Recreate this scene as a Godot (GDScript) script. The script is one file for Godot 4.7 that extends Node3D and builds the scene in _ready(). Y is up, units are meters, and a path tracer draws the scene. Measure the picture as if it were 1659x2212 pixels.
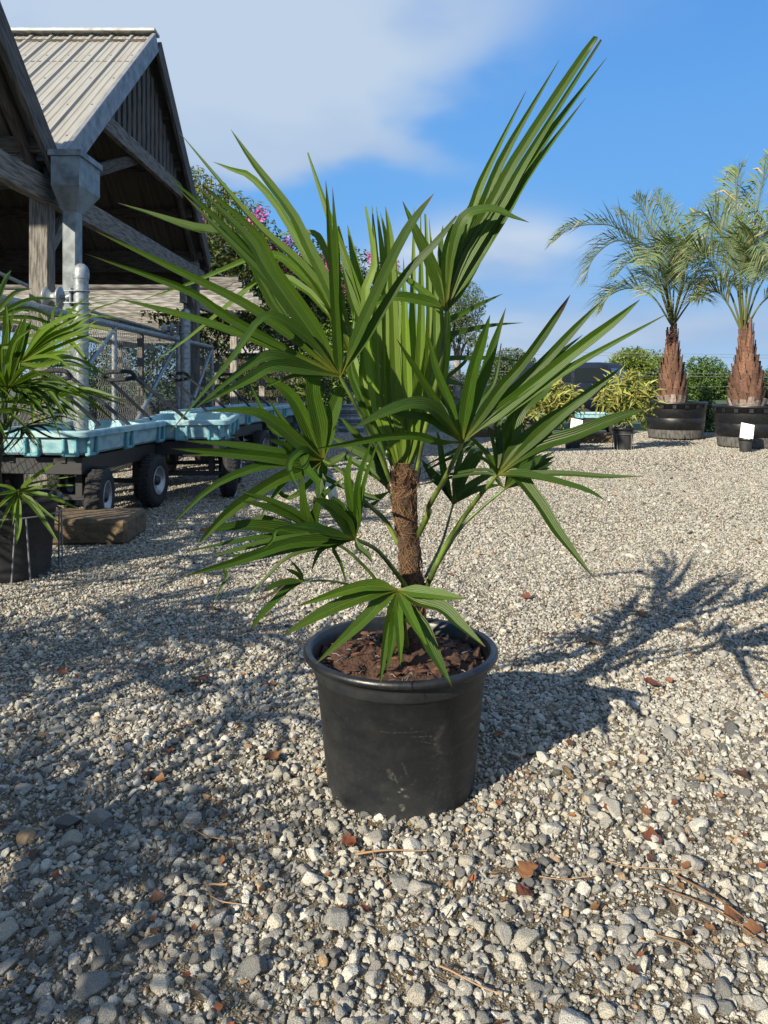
extends Node3D
# A potted windmill palm on a gravel nursery yard. Metres, y up; the camera looks towards -z.

var rng := RandomNumberGenerator.new()
var M := {}
var used := {}

func _ready() -> void:
	rng.seed = 20240607
	var cam := Camera3D.new()
	cam.name = "camera"
	cam.projection = Camera3D.PROJECTION_FRUSTUM
	cam.near = 0.05
	cam.far = 2000.0
	cam.size = 0.05 * 2212.0 / 1661.0
	cam.frustum_offset = Vector2(0.0, -0.05 * 286.0 / 1661.0)
	cam.position = Vector3(0, 0.94, 0)
	add_child(cam)
	var env := Environment.new()
	env.background_mode = Environment.BG_SKY
	env.tonemap_mode = Environment.TONE_MAPPER_LINEAR
	env.tonemap_exposure = 1.9
	env.sdfgi_enabled = true
	env.ssao_enabled = true
	env.ssil_enabled = true
	env.background_energy_multiplier = 1.0
	var sky := Sky.new()
	sky.sky_material = make_sky()
	env.sky = sky
	var we := WorldEnvironment.new()
	we.name = "world_environment"
	we.environment = env
	add_child(we)
	var sun := DirectionalLight3D.new()
	sun.name = "sun"
	sun.light_energy = 1.6
	sun.light_color = Color(1.0, 0.955, 0.865)
	sun.light_angular_distance = 0.5
	sun.shadow_enabled = true
	var el := deg_to_rad(27.5)
	var az := deg_to_rad(41.0)
	var dir := Vector3(cos(el) * sin(az), -sin(el), -cos(el) * cos(az))
	sun.basis = Basis.looking_at(dir, Vector3.UP)
	add_child(sun)
	make_materials()
	make_ground()
	make_sheds()
	make_pergola()
	make_far_trees()
	make_power_lines()
	make_gate()
	make_carts()
	make_hero()
	make_left_palms()
	make_right_side()
	make_litter()

# ---------------------------------------------------------------- helpers
func pt(x: float, y: float, d: float) -> Vector3:
	return Vector3(x, y, -d)

func numbered(n: String) -> String:
	if not used.has(n):
		used[n] = 0
		return n
	used[n] += 1
	return "%s_%03d" % [n, used[n]]

func thing(called: String, label: String, category: String, at := Vector3.ZERO, group := "", turn := 0.0) -> Node3D:
	var o := Node3D.new()
	o.name = numbered(called)
	add_child(o)
	o.position = at
	o.rotation.y = turn
	tag(o, label, category, group)
	return o

func tag(o: Node, label: String, category: String, group := "") -> void:
	o.set_meta("label", label)
	o.set_meta("category", category)
	if group != "":
		o.set_meta("group", group)

func node(called: String, parent: Node) -> Node3D:
	var o := Node3D.new()
	o.name = called
	parent.add_child(o, true)
	return o

func st() -> SurfaceTool:
	var s := SurfaceTool.new()
	s.begin(Mesh.PRIMITIVE_TRIANGLES)
	return s

func commit(s: SurfaceTool, m: Material) -> ArrayMesh:
	s.generate_normals()
	var me: ArrayMesh = s.commit()
	me.surface_set_material(0, m)
	return me

func put(called: String, s: SurfaceTool, m: Material, parent: Node) -> MeshInstance3D:
	return put_mesh(called, commit(s, m), parent)

func put_mesh(called: String, me: Mesh, parent: Node, m: Material = null) -> MeshInstance3D:
	var o := MeshInstance3D.new()
	o.name = called
	o.mesh = me
	if m:
		o.material_override = m
	parent.add_child(o, true)
	return o

func v(s: SurfaceTool, p: Vector3, uv := Vector2.ZERO, c := Color.WHITE) -> void:
	s.set_color(c)
	s.set_uv(uv)
	s.add_vertex(p)

func tri(s: SurfaceTool, a: Vector3, b: Vector3, c: Vector3, ua := Vector2.ZERO, ub := Vector2.ZERO, uc := Vector2.ZERO) -> void:
	v(s, a, ua); v(s, b, ub); v(s, c, uc)

func quad(s: SurfaceTool, a: Vector3, b: Vector3, c: Vector3, d: Vector3, ua := Vector2.ZERO, ub := Vector2(1, 0), uc := Vector2(1, 1), ud := Vector2(0, 1)) -> void:
	tri(s, a, b, c, ua, ub, uc)
	tri(s, a, c, d, ua, uc, ud)

# a box with chamfered edges, centred at c, its sides along the basis; UV u runs along its longest side in metres
func box(s: SurfaceTool, c: Vector3, size: Vector3, b := Basis.IDENTITY, ch := 0.004) -> void:
	var h := size * 0.5
	ch = minf(ch, minf(h.x, minf(h.y, h.z)) * 0.6)
	s.set_smooth_group(-1)
	var ax := size.max_axis_index()
	var off := Vector2(rng.randf() * 5.0, rng.randf() * 5.0)
	var f := func(i: int, j: int, k: int, which: int) -> Vector3:
		var p := Vector3(i * h.x, j * h.y, k * h.z)
		var q := Vector3(i, j, k) * ch
		for a in 3:
			if a != which:
				p[a] -= q[a]
		return p
	var uvf := func(p: Vector3) -> Vector2:
		var o := [0, 1, 2]
		o.erase(ax)
		return Vector2(p[ax], p[o[0]] + p[o[1]]) + off
	var emit := func(pts: Array) -> void:
		# orient outward (clockwise seen from outside)
		var n: Vector3 = (pts[1] - pts[0]).cross(pts[2] - pts[0])
		var mid := Vector3.ZERO
		for p in pts:
			mid += p
		if n.dot(mid) > 0.0:
			pts.reverse()
		for t in range(1, pts.size() - 1):
			for p in [pts[0], pts[t], pts[t + 1]]:
				v(s, c + b * p, uvf.call(p))
	for which in 3:
		var u := (which + 1) % 3
		var w := (which + 2) % 3
		for sg in [-1, 1]:
			var face := []
			for pr in [[-1, -1], [1, -1], [1, 1], [-1, 1]]:
				var ijk := [0, 0, 0]
				ijk[which] = sg; ijk[u] = pr[0]; ijk[w] = pr[1]
				face.append(f.call(ijk[0], ijk[1], ijk[2], which))
			emit.call(face)
			# edges along axis `which`
		for p1 in [-1, 1]:
			for p2 in [-1, 1]:
				var a := [0, 0, 0]
				a[u] = p1; a[w] = p2
				a[which] = -1
				var e0 = f.call(a[0], a[1], a[2], u)
				var e1 = f.call(a[0], a[1], a[2], w)
				a[which] = 1
				var e2 = f.call(a[0], a[1], a[2], w)
				var e3 = f.call(a[0], a[1], a[2], u)
				emit.call([e0, e1, e2, e3])
	for i in [-1, 1]:
		for j in [-1, 1]:
			for k in [-1, 1]:
				emit.call([f.call(i, j, k, 0), f.call(i, j, k, 1), f.call(i, j, k, 2)])

# a squared timber or rail from a to b; `up` sets which way its height points
func bar(s: SurfaceTool, a: Vector3, b: Vector3, w: float, h: float, up := Vector3.UP, ch := 0.004) -> void:
	var t := (b - a).normalized()
	var side := t.cross(up).normalized()
	var u := side.cross(t).normalized()
	box(s, (a + b) * 0.5, Vector3(a.distance_to(b), h, w), Basis(t, u, side), ch)

func tube(s: SurfaceTool, pts: Array, r0: float, r1: float, sides := 8, caps := true, col := Color.WHITE) -> void:
	s.set_smooth_group(1)
	var n := pts.size()
	var rings := []
	var len := 0.0
	var ref := Vector3.UP
	for i in n:
		var p: Vector3 = pts[i]
		var t: Vector3 = (pts[mini(i + 1, n - 1)] - pts[maxi(i - 1, 0)]).normalized()
		if absf(t.dot(ref)) > 0.97:
			ref = Vector3.RIGHT
		var side := t.cross(ref).normalized()
		var up := side.cross(t)
		var r := lerpf(r0, r1, float(i) / (n - 1))
		if i > 0:
			len += p.distance_to(pts[i - 1])
		var ring := []
		for k in sides + 1:
			var a := TAU * k / sides
			ring.append([p + (side * cos(a) + up * sin(a)) * r, Vector2(len, float(k) / sides * TAU * r0)])
		rings.append(ring)
	for i in n - 1:
		for k in sides:
			var a = rings[i][k]; var b = rings[i][k + 1]; var c = rings[i + 1][k + 1]; var d = rings[i + 1][k]
			for q in [a, b, c, a, c, d]:
				v(s, q[0], q[1], col)
	if caps:
		s.set_smooth_group(-1)
		for e in [0, n - 1]:
			for k in sides:
				var a = rings[e][k][0]; var b = rings[e][k + 1][0]
				if e == 0:
					v(s, pts[e], Vector2.ZERO, col); v(s, b, Vector2.ZERO, col); v(s, a, Vector2.ZERO, col)
				else:
					v(s, pts[e], Vector2.ZERO, col); v(s, a, Vector2.ZERO, col); v(s, b, Vector2.ZERO, col)

# a turned shape: profile of (radius, height), about an axis through c along `axis`
func lathe(s: SurfaceTool, prof: Array, c: Vector3, segs := 48, axis := Vector3.UP, arc := TAU) -> void:
	var ref := Vector3.RIGHT if absf(axis.dot(Vector3.RIGHT)) < 0.9 else Vector3.UP
	var sx := axis.cross(ref).normalized()
	var sy := axis.cross(sx).normalized()
	s.set_smooth_group(1)
	var len := 0.0
	for i in prof.size() - 1:
		var l2: float = len + prof[i].distance_to(prof[i + 1])
		for k in segs:
			var q := []
			for pr in [[i, k, len], [i, k + 1, len], [i + 1, k + 1, l2], [i + 1, k, l2]]:
				var a: float = arc * pr[1] / segs
				var p: Vector2 = prof[pr[0]]
				q.append([c + (sx * cos(a) + sy * sin(a)) * p.x + axis * p.y, Vector2(a * 0.2, pr[2])])
			for t in [q[0], q[2], q[1], q[0], q[3], q[2]]:
				v(s, t[0], t[1])
		len = l2

func spline(p: Array, t: float) -> Vector3:
	var n := p.size() - 1
	var x := clampf(t, 0.0, 1.0) * n
	var i := mini(int(x), n - 1)
	var f := x - i
	var a: Vector3 = p[maxi(i - 1, 0)] if i > 0 else p[0] * 2.0 - p[1]
	var b: Vector3 = p[i]
	var c: Vector3 = p[i + 1]
	var d: Vector3 = p[i + 2] if i + 2 <= n else p[n] * 2.0 - p[n - 1]
	return b.cubic_interpolate(c, a, d, f)

func smooth_pts(p: Array, k: int) -> Array:
	var out := []
	for i in k + 1:
		out.append(spline(p, float(i) / k))
	return out

# ---------------------------------------------------------------- materials
func lin(r: float, g: float, b: float) -> Color:
	return Color(r, g, b).linear_to_srgb()

func ramp(stops: Array) -> Gradient:
	var g := Gradient.new()
	var off := PackedFloat32Array()
	var col := PackedColorArray()
	for q in stops:
		off.append(q[0])
		col.append(q[1] if q[1] is Color else Color(q[1], q[1], q[1]))
	g.offsets = off
	g.colors = col
	return g

func noise_tex(sd: int, freq: float, stops: Array, size := 512, octaves := 4, kind := FastNoiseLite.TYPE_SIMPLEX_SMOOTH, normal := 0.0) -> NoiseTexture2D:
	var n := FastNoiseLite.new()
	n.seed = sd
	n.noise_type = kind
	n.frequency = freq
	n.fractal_octaves = octaves
	var t := NoiseTexture2D.new()
	t.width = size
	t.height = size
	t.seamless = true
	t.noise = n
	if normal > 0.0:
		t.as_normal_map = true
		t.bump_strength = normal
	else:
		t.color_ramp = ramp(stops)
	return t

func mat(called: String, c: Color, rough := 0.8, metal := 0.0) -> StandardMaterial3D:
	var m := StandardMaterial3D.new()
	m.resource_name = called
	m.albedo_color = c
	m.roughness = rough
	m.metallic = metal
	M[called] = m
	return m

func tri_map(m: StandardMaterial3D, scale: Vector3, world := false) -> void:
	m.uv1_triplanar = true
	m.uv1_world_triplanar = world
	m.uv1_scale = scale

func make_materials() -> void:
	var grain := noise_tex(3, 0.02, [[0.0, 0.45], [0.35, 0.7], [0.6, 0.95], [1.0, 1.0]], 512, 5)
	var blotch := noise_tex(4, 0.012, [[0.0, 0.6], [0.5, 0.85], [1.0, 1.0]], 512, 5)
	var bump := noise_tex(5, 0.05, [], 512, 4, FastNoiseLite.TYPE_SIMPLEX_SMOOTH, 6.0)
	var fine_bump := noise_tex(6, 0.12, [], 512, 3, FastNoiseLite.TYPE_SIMPLEX_SMOOTH, 5.0)
	# stone: pale granite with dark and rusty flecks
	var speck := noise_tex(7, 0.055, [[0.0, Color(0.22, 0.22, 0.23)], [0.30, Color(0.42, 0.41, 0.41)], [0.40, Color(0.80, 0.79, 0.77)], [0.52, Color(0.97, 0.96, 0.94)], [0.75, Color(1, 0.99, 0.96)], [1.0, Color(0.86, 0.80, 0.70)]], 1024, 5)
	var m := mat("stone", Color.WHITE, 0.85)
	m.albedo_texture = speck
	m.vertex_color_use_as_albedo = true
	m.normal_enabled = true
	m.normal_texture = bump
	m.normal_scale = 0.9
	tri_map(m, Vector3(9, 9, 9), true)
	var gt := noise_tex(8, 0.09, [[0.0, Color(0.33, 0.31, 0.28)], [0.35, Color(0.52, 0.49, 0.45)], [0.5, Color(0.68, 0.65, 0.6)], [0.7, Color(0.8, 0.77, 0.72)], [1.0, Color(0.9, 0.88, 0.84)]], 1024, 5)
	m = mat("gravel_bed", lin(0.50, 0.475, 0.42), 0.95)
	m.albedo_texture = gt
	m.normal_enabled = true
	m.normal_texture = fine_bump
	m.normal_scale = 1.2
	m.vertex_color_use_as_albedo = true
	tri_map(m, Vector3(3.4, 3.4, 3.4), true)
	m.detail_enabled = true
	m.detail_blend_mode = BaseMaterial3D.BLEND_MODE_MUL
	m.detail_albedo = noise_tex(9, 0.006, [[0.0, Color(0.72, 0.68, 0.62)], [0.5, Color(0.93, 0.91, 0.88)], [1.0, Color(1, 1, 1)]], 512, 4)
	m.detail_uv_layer = BaseMaterial3D.DETAIL_UV_2
	m.uv2_triplanar = true
	m.uv2_world_triplanar = true
	m.uv2_scale = Vector3(0.21, 0.21, 0.21)
	m = mat("grass_land", lin(0.06, 0.10, 0.03), 0.95)
	m.albedo_texture = blotch
	tri_map(m, Vector3(0.3, 0.3, 0.3), true)
	# leaves
	var veins := Image.create(256, 64, false, Image.FORMAT_RGB8)
	var vn := FastNoiseLite.new()
	vn.seed = 12
	vn.frequency = 0.08
	for x in 256:
		for y in 64:
			var k := 0.5 + 0.5 * sin(x / 256.0 * TAU * 8.0)
			var q := 0.70 + 0.24 * k + 0.16 * vn.get_noise_2d(x * 1.6, y * 0.6)
			if x > 122 and x < 134:
				q += 0.22
			veins.set_pixel(x, y, Color(q, q, q * 0.97).clamp())
	var vt := ImageTexture.create_from_image(veins)
	var vbump := Image.create(256, 8, false, Image.FORMAT_RGB8)
	for x in 256:
		for y in 8:
			var sl := cos(x / 256.0 * TAU * 8.0) * 0.26
			vbump.set_pixel(x, y, Color(0.5 + sl, 0.5, 0.95))
	m = mat("palm_leaf", Color.WHITE, 0.42)
	m.vertex_color_use_as_albedo = true
	m.albedo_texture = vt
	m.normal_enabled = true
	m.normal_texture = ImageTexture.create_from_image(vbump)
	m.normal_scale = 0.6
	m.metallic_specular = 0.45
	m.backlight_enabled = true
	m.backlight = Color(0.95, 1.0, 0.22)
	m.cull_mode = BaseMaterial3D.CULL_DISABLED
	m = mat("petiole", lin(0.13, 0.19, 0.035), 0.45)
	m.albedo_texture = grain
	m.vertex_color_use_as_albedo = true
	m = mat("foliage", Color.WHITE, 0.6)
	m.vertex_color_use_as_albedo = true
	m.backlight_enabled = true
	m.backlight = Color(0.6, 0.7, 0.25)
	m.cull_mode = BaseMaterial3D.CULL_DISABLED
	m = mat("blossom", lin(0.50, 0.12, 0.36), 0.8)
	m.vertex_color_use_as_albedo = true
	m.backlight_enabled = true
	m.backlight = Color(0.5, 0.4, 0.5)
	# black nursery plastic, dusty and scuffed
	var dust := noise_tex(14, 0.010, [[0.0, Color(0.62, 0.64, 0.70)], [0.45, Color(0.78, 0.79, 0.82)], [0.62, Color(0.95, 0.93, 0.88)], [0.8, Color(1.25, 1.18, 1.05).clamp()], [1.0, Color(1, 0.96, 0.86)]], 1024, 6)
	m = mat("black_plastic", lin(0.0115, 0.013, 0.0155), 0.46)
	m.albedo_texture = dust
	tri_map(m, Vector3(1.7, 1.7, 1.7))
	m.roughness_texture = blotch
	m.roughness_texture_channel = BaseMaterial3D.TEXTURE_CHANNEL_RED
	m.detail_enabled = true
	m.detail_blend_mode = BaseMaterial3D.BLEND_MODE_ADD
	m.detail_albedo = noise_tex(15, 0.035, [[0.0, 0.0], [0.60, 0.0], [0.72, Color(0.035, 0.034, 0.031)], [0.86, Color(0.12, 0.115, 0.105)], [1.0, Color(0.22, 0.215, 0.2)]], 1024, 5)
	m.detail_uv_layer = BaseMaterial3D.DETAIL_UV_2
	m.uv2_triplanar = true
	m.uv2_scale = Vector3(1.9, 1.1, 1.9)
	m.normal_enabled = true
	m.normal_texture = fine_bump
	m.normal_scale = 0.08
	make_pot_wall()
	m = mat("dusty_plastic", lin(0.11, 0.105, 0.10), 0.8)
	m.albedo_texture = grain
	tri_map(m, Vector3(3, 0.8, 3))
	m = mat("grey_plastic", lin(0.040, 0.041, 0.043), 0.6)
	m.albedo_texture = blotch
	tri_map(m, Vector3(3, 1.5, 3))
	m = mat("soil", lin(0.072, 0.033, 0.018), 0.95)
	m.albedo_texture = noise_tex(16, 0.05, [[0.0, 0.3], [0.45, 0.75], [0.7, 1.0], [1.0, Color(1, 0.9, 0.8)]], 512, 5)
	m.normal_enabled = true
	m.normal_texture = bump
	m.normal_scale = 1.6
	tri_map(m, Vector3(5, 5, 5))
	m = mat("bark", lin(0.16, 0.068, 0.035), 0.9)
	m.vertex_color_use_as_albedo = true
	m.albedo_texture = grain
	m.normal_enabled = true
	m.normal_texture = bump
	tri_map(m, Vector3(6, 6, 6))
	m = mat("fibre", lin(0.24, 0.135, 0.065), 0.9)
	m.vertex_color_use_as_albedo = true
	m = mat("fibre_mat", lin(0.085, 0.048, 0.025), 0.95)
	m.albedo_texture = noise_tex(17, 0.03, [[0.0, 0.25], [0.4, 0.7], [0.65, 1.0], [1.0, Color(1, 0.92, 0.8)]], 512, 5)
	m.normal_enabled = true
	m.normal_texture = bump
	m.normal_scale = 1.5
	tri_map(m, Vector3(4, 14, 4))
	m = mat("shaded_wood", lin(0.115, 0.105, 0.095), 0.9)  # darker copy of the grey wood, painting in the shade on the gable
	m.albedo_texture = grain
	m.uv1_scale = Vector3(0.35, 5.0, 1)
	# timber
	m = mat("grey_wood", lin(0.20, 0.185, 0.165), 0.9)
	m.albedo_texture = grain
	m.uv1_scale = Vector3(0.35, 5.0, 1)
	m.normal_enabled = true
	m.normal_texture = bump
	m.normal_scale = 0.5
	m = mat("old_wood", lin(0.085, 0.068, 0.052), 0.9)
	m.albedo_texture = grain
	m.uv1_scale = Vector3(0.4, 5.0, 1)
	m = mat("pale_wood", lin(0.33, 0.305, 0.265), 0.9)
	m.albedo_texture = grain
	m.uv1_scale = Vector3(0.3, 4.0, 1)
	m = mat("edging_wood", lin(0.15, 0.105, 0.06), 0.9)
	m.albedo_texture = blotch
	m.normal_enabled = true
	m.normal_texture = bump
	m.normal_scale = 0.7
	tri_map(m, Vector3(1.4, 2.5, 2.5))
	for k in 3:
		var wm: StandardMaterial3D = M.pale_wood.duplicate()
		wm.resource_name = "rafter_wood_%d" % k
		wm.albedo_color = [lin(0.33, 0.32, 0.30), lin(0.20, 0.19, 0.175), lin(0.27, 0.25, 0.225)][k]
		M[wm.resource_name] = wm
	# metal
	m = mat("roof_metal", lin(0.325, 0.32, 0.295), 0.6, 0.1)
	m.albedo_texture = noise_tex(18, 0.015, [[0.0, Color(0.80, 0.77, 0.72)], [0.4, Color(0.92, 0.91, 0.89)], [1.0, 1.0]], 512, 5)
	tri_map(m, Vector3(2.2, 0.25, 0.25))
	m = mat("shaded_roof_underside", lin(0.12, 0.107, 0.085), 0.8)  # darkened to paint in the deep shade below the roof
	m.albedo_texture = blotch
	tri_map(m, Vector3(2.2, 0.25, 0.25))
	m = mat("trim_metal", lin(0.27, 0.275, 0.28), 0.5, 0.2)
	m.albedo_texture = blotch
	tri_map(m, Vector3(1, 1, 1))
	m = mat("white_metal", lin(0.45, 0.45, 0.43), 0.5, 0.1)
	m.albedo_texture = blotch
	tri_map(m, Vector3(1, 1, 1))
	m = mat("galvanised", lin(0.36, 0.39, 0.41), 0.45, 0.5)
	m.albedo_texture = blotch
	tri_map(m, Vector3(3, 3, 3))
	m = mat("wire", lin(0.15, 0.156, 0.16), 0.55, 0.3)
	m = mat("mulch", lin(0.045, 0.033, 0.024), 0.95)
	m.albedo_texture = noise_tex(23, 0.06, [[0.0, 0.3], [0.5, 0.8], [1.0, 1.0]], 512, 5)
	tri_map(m, Vector3(2, 2, 2), true)
	m = mat("gutter", lin(0.21, 0.245, 0.265), 0.5, 0.1)
	m.albedo_texture = blotch
	tri_map(m, Vector3(1.2, 1.2, 1.2))
	m = mat("chrome", lin(0.33, 0.34, 0.36), 0.4, 0.7)
	m = mat("rubber", lin(0.022, 0.022, 0.023), 0.85)
	m.albedo_texture = blotch
	tri_map(m, Vector3(4, 4, 4))
	m = mat("black_metal", lin(0.02, 0.021, 0.023), 0.5, 0.1)
	m = mat("grey_rod", lin(0.16, 0.16, 0.165), 0.6, 0.3)
	m = mat("cart_plastic", lin(0.28, 0.42, 0.46), 0.62)
	m.albedo_texture = noise_tex(19, 0.010, [[0.0, Color(0.62, 0.78, 0.82)], [0.35, Color(0.82, 0.9, 0.92)], [0.6, Color(1, 1, 1)], [1.0, Color(0.97, 0.95, 0.88)]], 512, 5)
	tri_map(m, Vector3(1.1, 2.0, 1.1))
	m = mat("cart_rib", lin(0.09, 0.27, 0.32), 0.6)
	m = mat("truck_paint", lin(0.006, 0.010, 0.024), 0.45)
	m.clearcoat_enabled = true
	m.clearcoat = 0.25
	m.clearcoat_roughness = 0.08
	m = mat("dark_glass", lin(0.012, 0.016, 0.02), 0.08)
	m = mat("paper", lin(0.78, 0.79, 0.80), 0.7)
	m = mat("ink", lin(0.05, 0.05, 0.06), 0.8)
	m = mat("red_boot", Color.WHITE, 0.9)
	m.vertex_color_use_as_albedo = true
	m.albedo_texture = grain
	tri_map(m, Vector3(2, 5, 2))
	m = mat("dead_leaf", lin(0.24, 0.085, 0.03), 0.75)
	m.vertex_color_use_as_albedo = true
	m.albedo_texture = blotch
	tri_map(m, Vector3(12, 12, 12))
	m.backlight_enabled = true
	m.backlight = Color(0.4, 0.2, 0.1)
	m = mat("twig", lin(0.30, 0.19, 0.10), 0.85)
	m.vertex_color_use_as_albedo = true

# scuffs, scratches and dried dirt on the wall of the pot, at their places round it
func make_pot_wall() -> void:
	var w := 1024
	var h := 512
	var im := Image.create(w, h, false, Image.FORMAT_RGB8)
	var n := FastNoiseLite.new()
	n.seed = 61
	n.frequency = 0.012
	n.fractal_octaves = 5
	var fine := FastNoiseLite.new()
	fine.seed = 62
	fine.frequency = 0.09
	fine.fractal_octaves = 4
	var strokes := []
	var r := RandomNumberGenerator.new()
	r.seed = 63
	for q in [[0.475, 0.60, 0.479, 0.68, 4.0, 0.16], [0.482, 0.62, 0.490, 0.70, 2.0, 0.22], [0.500, 0.55, 0.508, 0.64, 2.0, 0.15], [0.535, 0.40, 0.565, 0.44, 2.0, 0.20], [0.520, 0.36, 0.555, 0.37, 3.0, 0.14], [0.50, 0.74, 0.502, 0.755, 3.0, 0.5], [0.494, 0.765, 0.497, 0.77, 3.0, 0.45], [0.506, 0.79, 0.509, 0.81, 3.0, 0.35], [0.499, 0.86, 0.501, 0.91, 4.0, 0.25], [0.56, 0.38, 0.57, 0.52, 6.0, 0.10], [0.575, 0.30, 0.565, 0.40, 8.0, 0.09], [0.46, 0.33, 0.54, 0.325, 3.0, 0.10]]:
		strokes.append(q)
	for k in 120:
		var u := r.randf()
		var y := r.randf_range(0.25, 1.0)
		strokes.append([u, y, u + r.randf_range(-0.006, 0.006), y + r.randf_range(0.0, 0.03), r.randf_range(0.6, 1.4), r.randf_range(0.05, 0.22)])
	for y in h:
		for x in w:
			var a := n.get_noise_2d(x * 0.8, y * 0.5)
			var b := fine.get_noise_2d(x, y * 0.45)
			var right := smoothstep(0.52, 0.60, float(x) / w) * smoothstep(0.98, 0.75, float(x) / w)
			var dust := 0.013 * smoothstep(-0.2, 0.5, a) + 0.022 * smoothstep(0.1, 0.55, b) * (0.35 + right) + 0.010 * right + 0.03 * smoothstep(0.90, 1.0, float(y) / h) * smoothstep(-0.1, 0.3, a)
			im.set_pixel(x, y, Color(0.0085 + dust * 0.62, 0.0102 + dust * 0.60, 0.0126 + dust * 0.52).linear_to_srgb())
	for q in strokes:
		var p0 := Vector2(q[0] * w, q[1] * h)
		var p1 := Vector2(q[2] * w, q[3] * h)
		var rad: float = q[4]
		var steps := int(p0.distance_to(p1) * 1.5) + 2
		for i in steps:
			var c := p0.lerp(p1, float(i) / (steps - 1)) + Vector2(2.0 * fine.get_noise_1d(i * 3.0 + q[0] * 999.0) * rad, 0)
			for dy in range(-int(rad) - 1, int(rad) + 2):
				for dx in range(-int(rad) - 1, int(rad) + 2):
					var fall := 1.0 - Vector2(dx, dy).length() / (rad + 0.7)
					var px := posmod(int(c.x) + dx, w)
					var py := int(c.y) + dy
					if fall > 0.0 and py >= 0 and py < h:
						var k: float = q[5] * fall * 0.6 * (0.6 + 0.8 * fine.get_noise_2d(px * 3.0, py * 3.0))
						im.set_pixel(px, py, im.get_pixel(px, py).lerp(Color(0.72, 0.70, 0.62), clampf(k, 0.0, 1.0)))
	var m := mat("pot_wall", Color.WHITE, 0.5)
	m.albedo_texture = ImageTexture.create_from_image(im)
	m.uv1_scale = Vector3(0.7958, -1.0 / 0.30, 1)
	m.uv1_offset = Vector3(0, 1, 0)
	m.roughness_texture = noise_tex(64, 0.02, [[0.0, 0.7], [0.5, 0.95], [1.0, 1.0]], 512, 5)
	m.roughness = 0.62

# ---------------------------------------------------------------- sky
func make_sky() -> PanoramaSkyMaterial:
	var w := 1536
	var h := 768
	var n := FastNoiseLite.new()
	n.seed = 77
	n.frequency = 1.0
	n.fractal_octaves = 6
	n.fractal_gain = 0.52
	var big := FastNoiseLite.new()
	big.seed = 31
	big.frequency = 0.9
	big.fractal_octaves = 3
	var bytes := PackedFloat32Array()
	bytes.resize(w * h * 3)
	var zen := Vector3(0.042, 0.152, 0.40)
	var mid := Vector3(0.090, 0.235, 0.465)
	var hor := Vector3(0.22, 0.325, 0.44)
	for y in h:
		var e := PI * 0.5 - (y + 0.5) / h * PI
		var base: Vector3
		if e < 0.0:
			base = hor * 0.8
		else:
			base = hor.lerp(mid, smoothstep(-0.02, 0.17, e)).lerp(zen, smoothstep(0.12, 0.62, e))
		for x in w:
			var c := base
			if e > -0.02:
				var a := wrapf((x + 0.5) / w * TAU, -PI, PI)   # 0 is straight ahead, positive to the right
				var k := 1.0 / (sin(maxf(e, 0.0)) + 0.16)
				var p := Vector3(sin(a) * cos(e) * k, cos(a) * cos(e) * k, 0.0)
				var f := n.get_noise_3d(p.x * 0.75 + 3.1, p.y * 0.75, 0.3)
				var g := big.get_noise_3d(p.x * 0.42 + 9.0, p.y * 0.42 + 2.0, 1.7)
				# one bank of cloud high on the left, a lower one in the middle, streaks low on the right, scattered cloud all round
				var m1 := 0.0
				if absf(a) < 1.2:
					m1 = smoothstep(0.27, 0.00, a + 0.36 * f) * smoothstep(0.17, 0.38, e + 0.22 * f) * (0.90 + 0.7 * f)
					m1 += 0.42 * smoothstep(0.36, 0.46, e) * smoothstep(0.50, 0.25, a) * (0.7 + f)
					m1 += 1.25 * exp(-(pow((a - 0.13 + 0.05 * f) / 0.14, 2.0) + pow((e - 0.165 + 0.03 * f) / 0.050, 2.0)))
					m1 += 0.95 * exp(-(pow((a - 0.36) / 0.42, 2.0) + pow((e - 0.056 + 0.03 * f) / 0.042, 2.0)))
				var wgt := smoothstep(1.2, 0.55, absf(a)) * smoothstep(1.2, 0.7, e)
				var other := smoothstep(-0.16, 0.26, g + 0.15 * f) * 0.95
				var cover := lerpf(other, m1, wgt)
				var dens := clampf(cover * (0.92 + f * 0.75), 0.0, 1.0)
				dens = dens * dens * (3.0 - 2.0 * dens) * 0.93
				var shade := clampf(0.45 + f * 0.8 + 0.5 * smoothstep(0.28, 0.42, e), 0.0, 1.0)
				var low := smoothstep(0.26, 0.16, e) * smoothstep(0.11, 0.20, e + 0.05 * f)
				var cl := Vector3(0.165, 0.240, 0.375).lerp(Vector3(0.290, 0.350, 0.425), clampf(shade + 0.5 * low, 0.0, 1.0))
				cl = cl.lerp(Vector3(0.37, 0.41, 0.46), low * 0.6)
				c = c.lerp(cl, dens)
			var i := (y * w + x) * 3
			bytes[i] = c.x
			bytes[i + 1] = c.y
			bytes[i + 2] = c.z
	var im := Image.create_from_data(w, h, false, Image.FORMAT_RGBF, bytes.to_byte_array())
	var m := PanoramaSkyMaterial.new()
	m.panorama = ImageTexture.create_from_image(im)
	return m

# ---------------------------------------------------------------- ground
func ground_y(x: float, d: float) -> float:
	var y := 0.006 * sin(x * 2.1 + d * 0.7) + 0.006 * sin(d * 1.7 - x * 0.6) - 0.006
	if d > 14.0:
		y -= 0.62 * smoothstep(14.0, 21.0, d)
	return y

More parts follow.
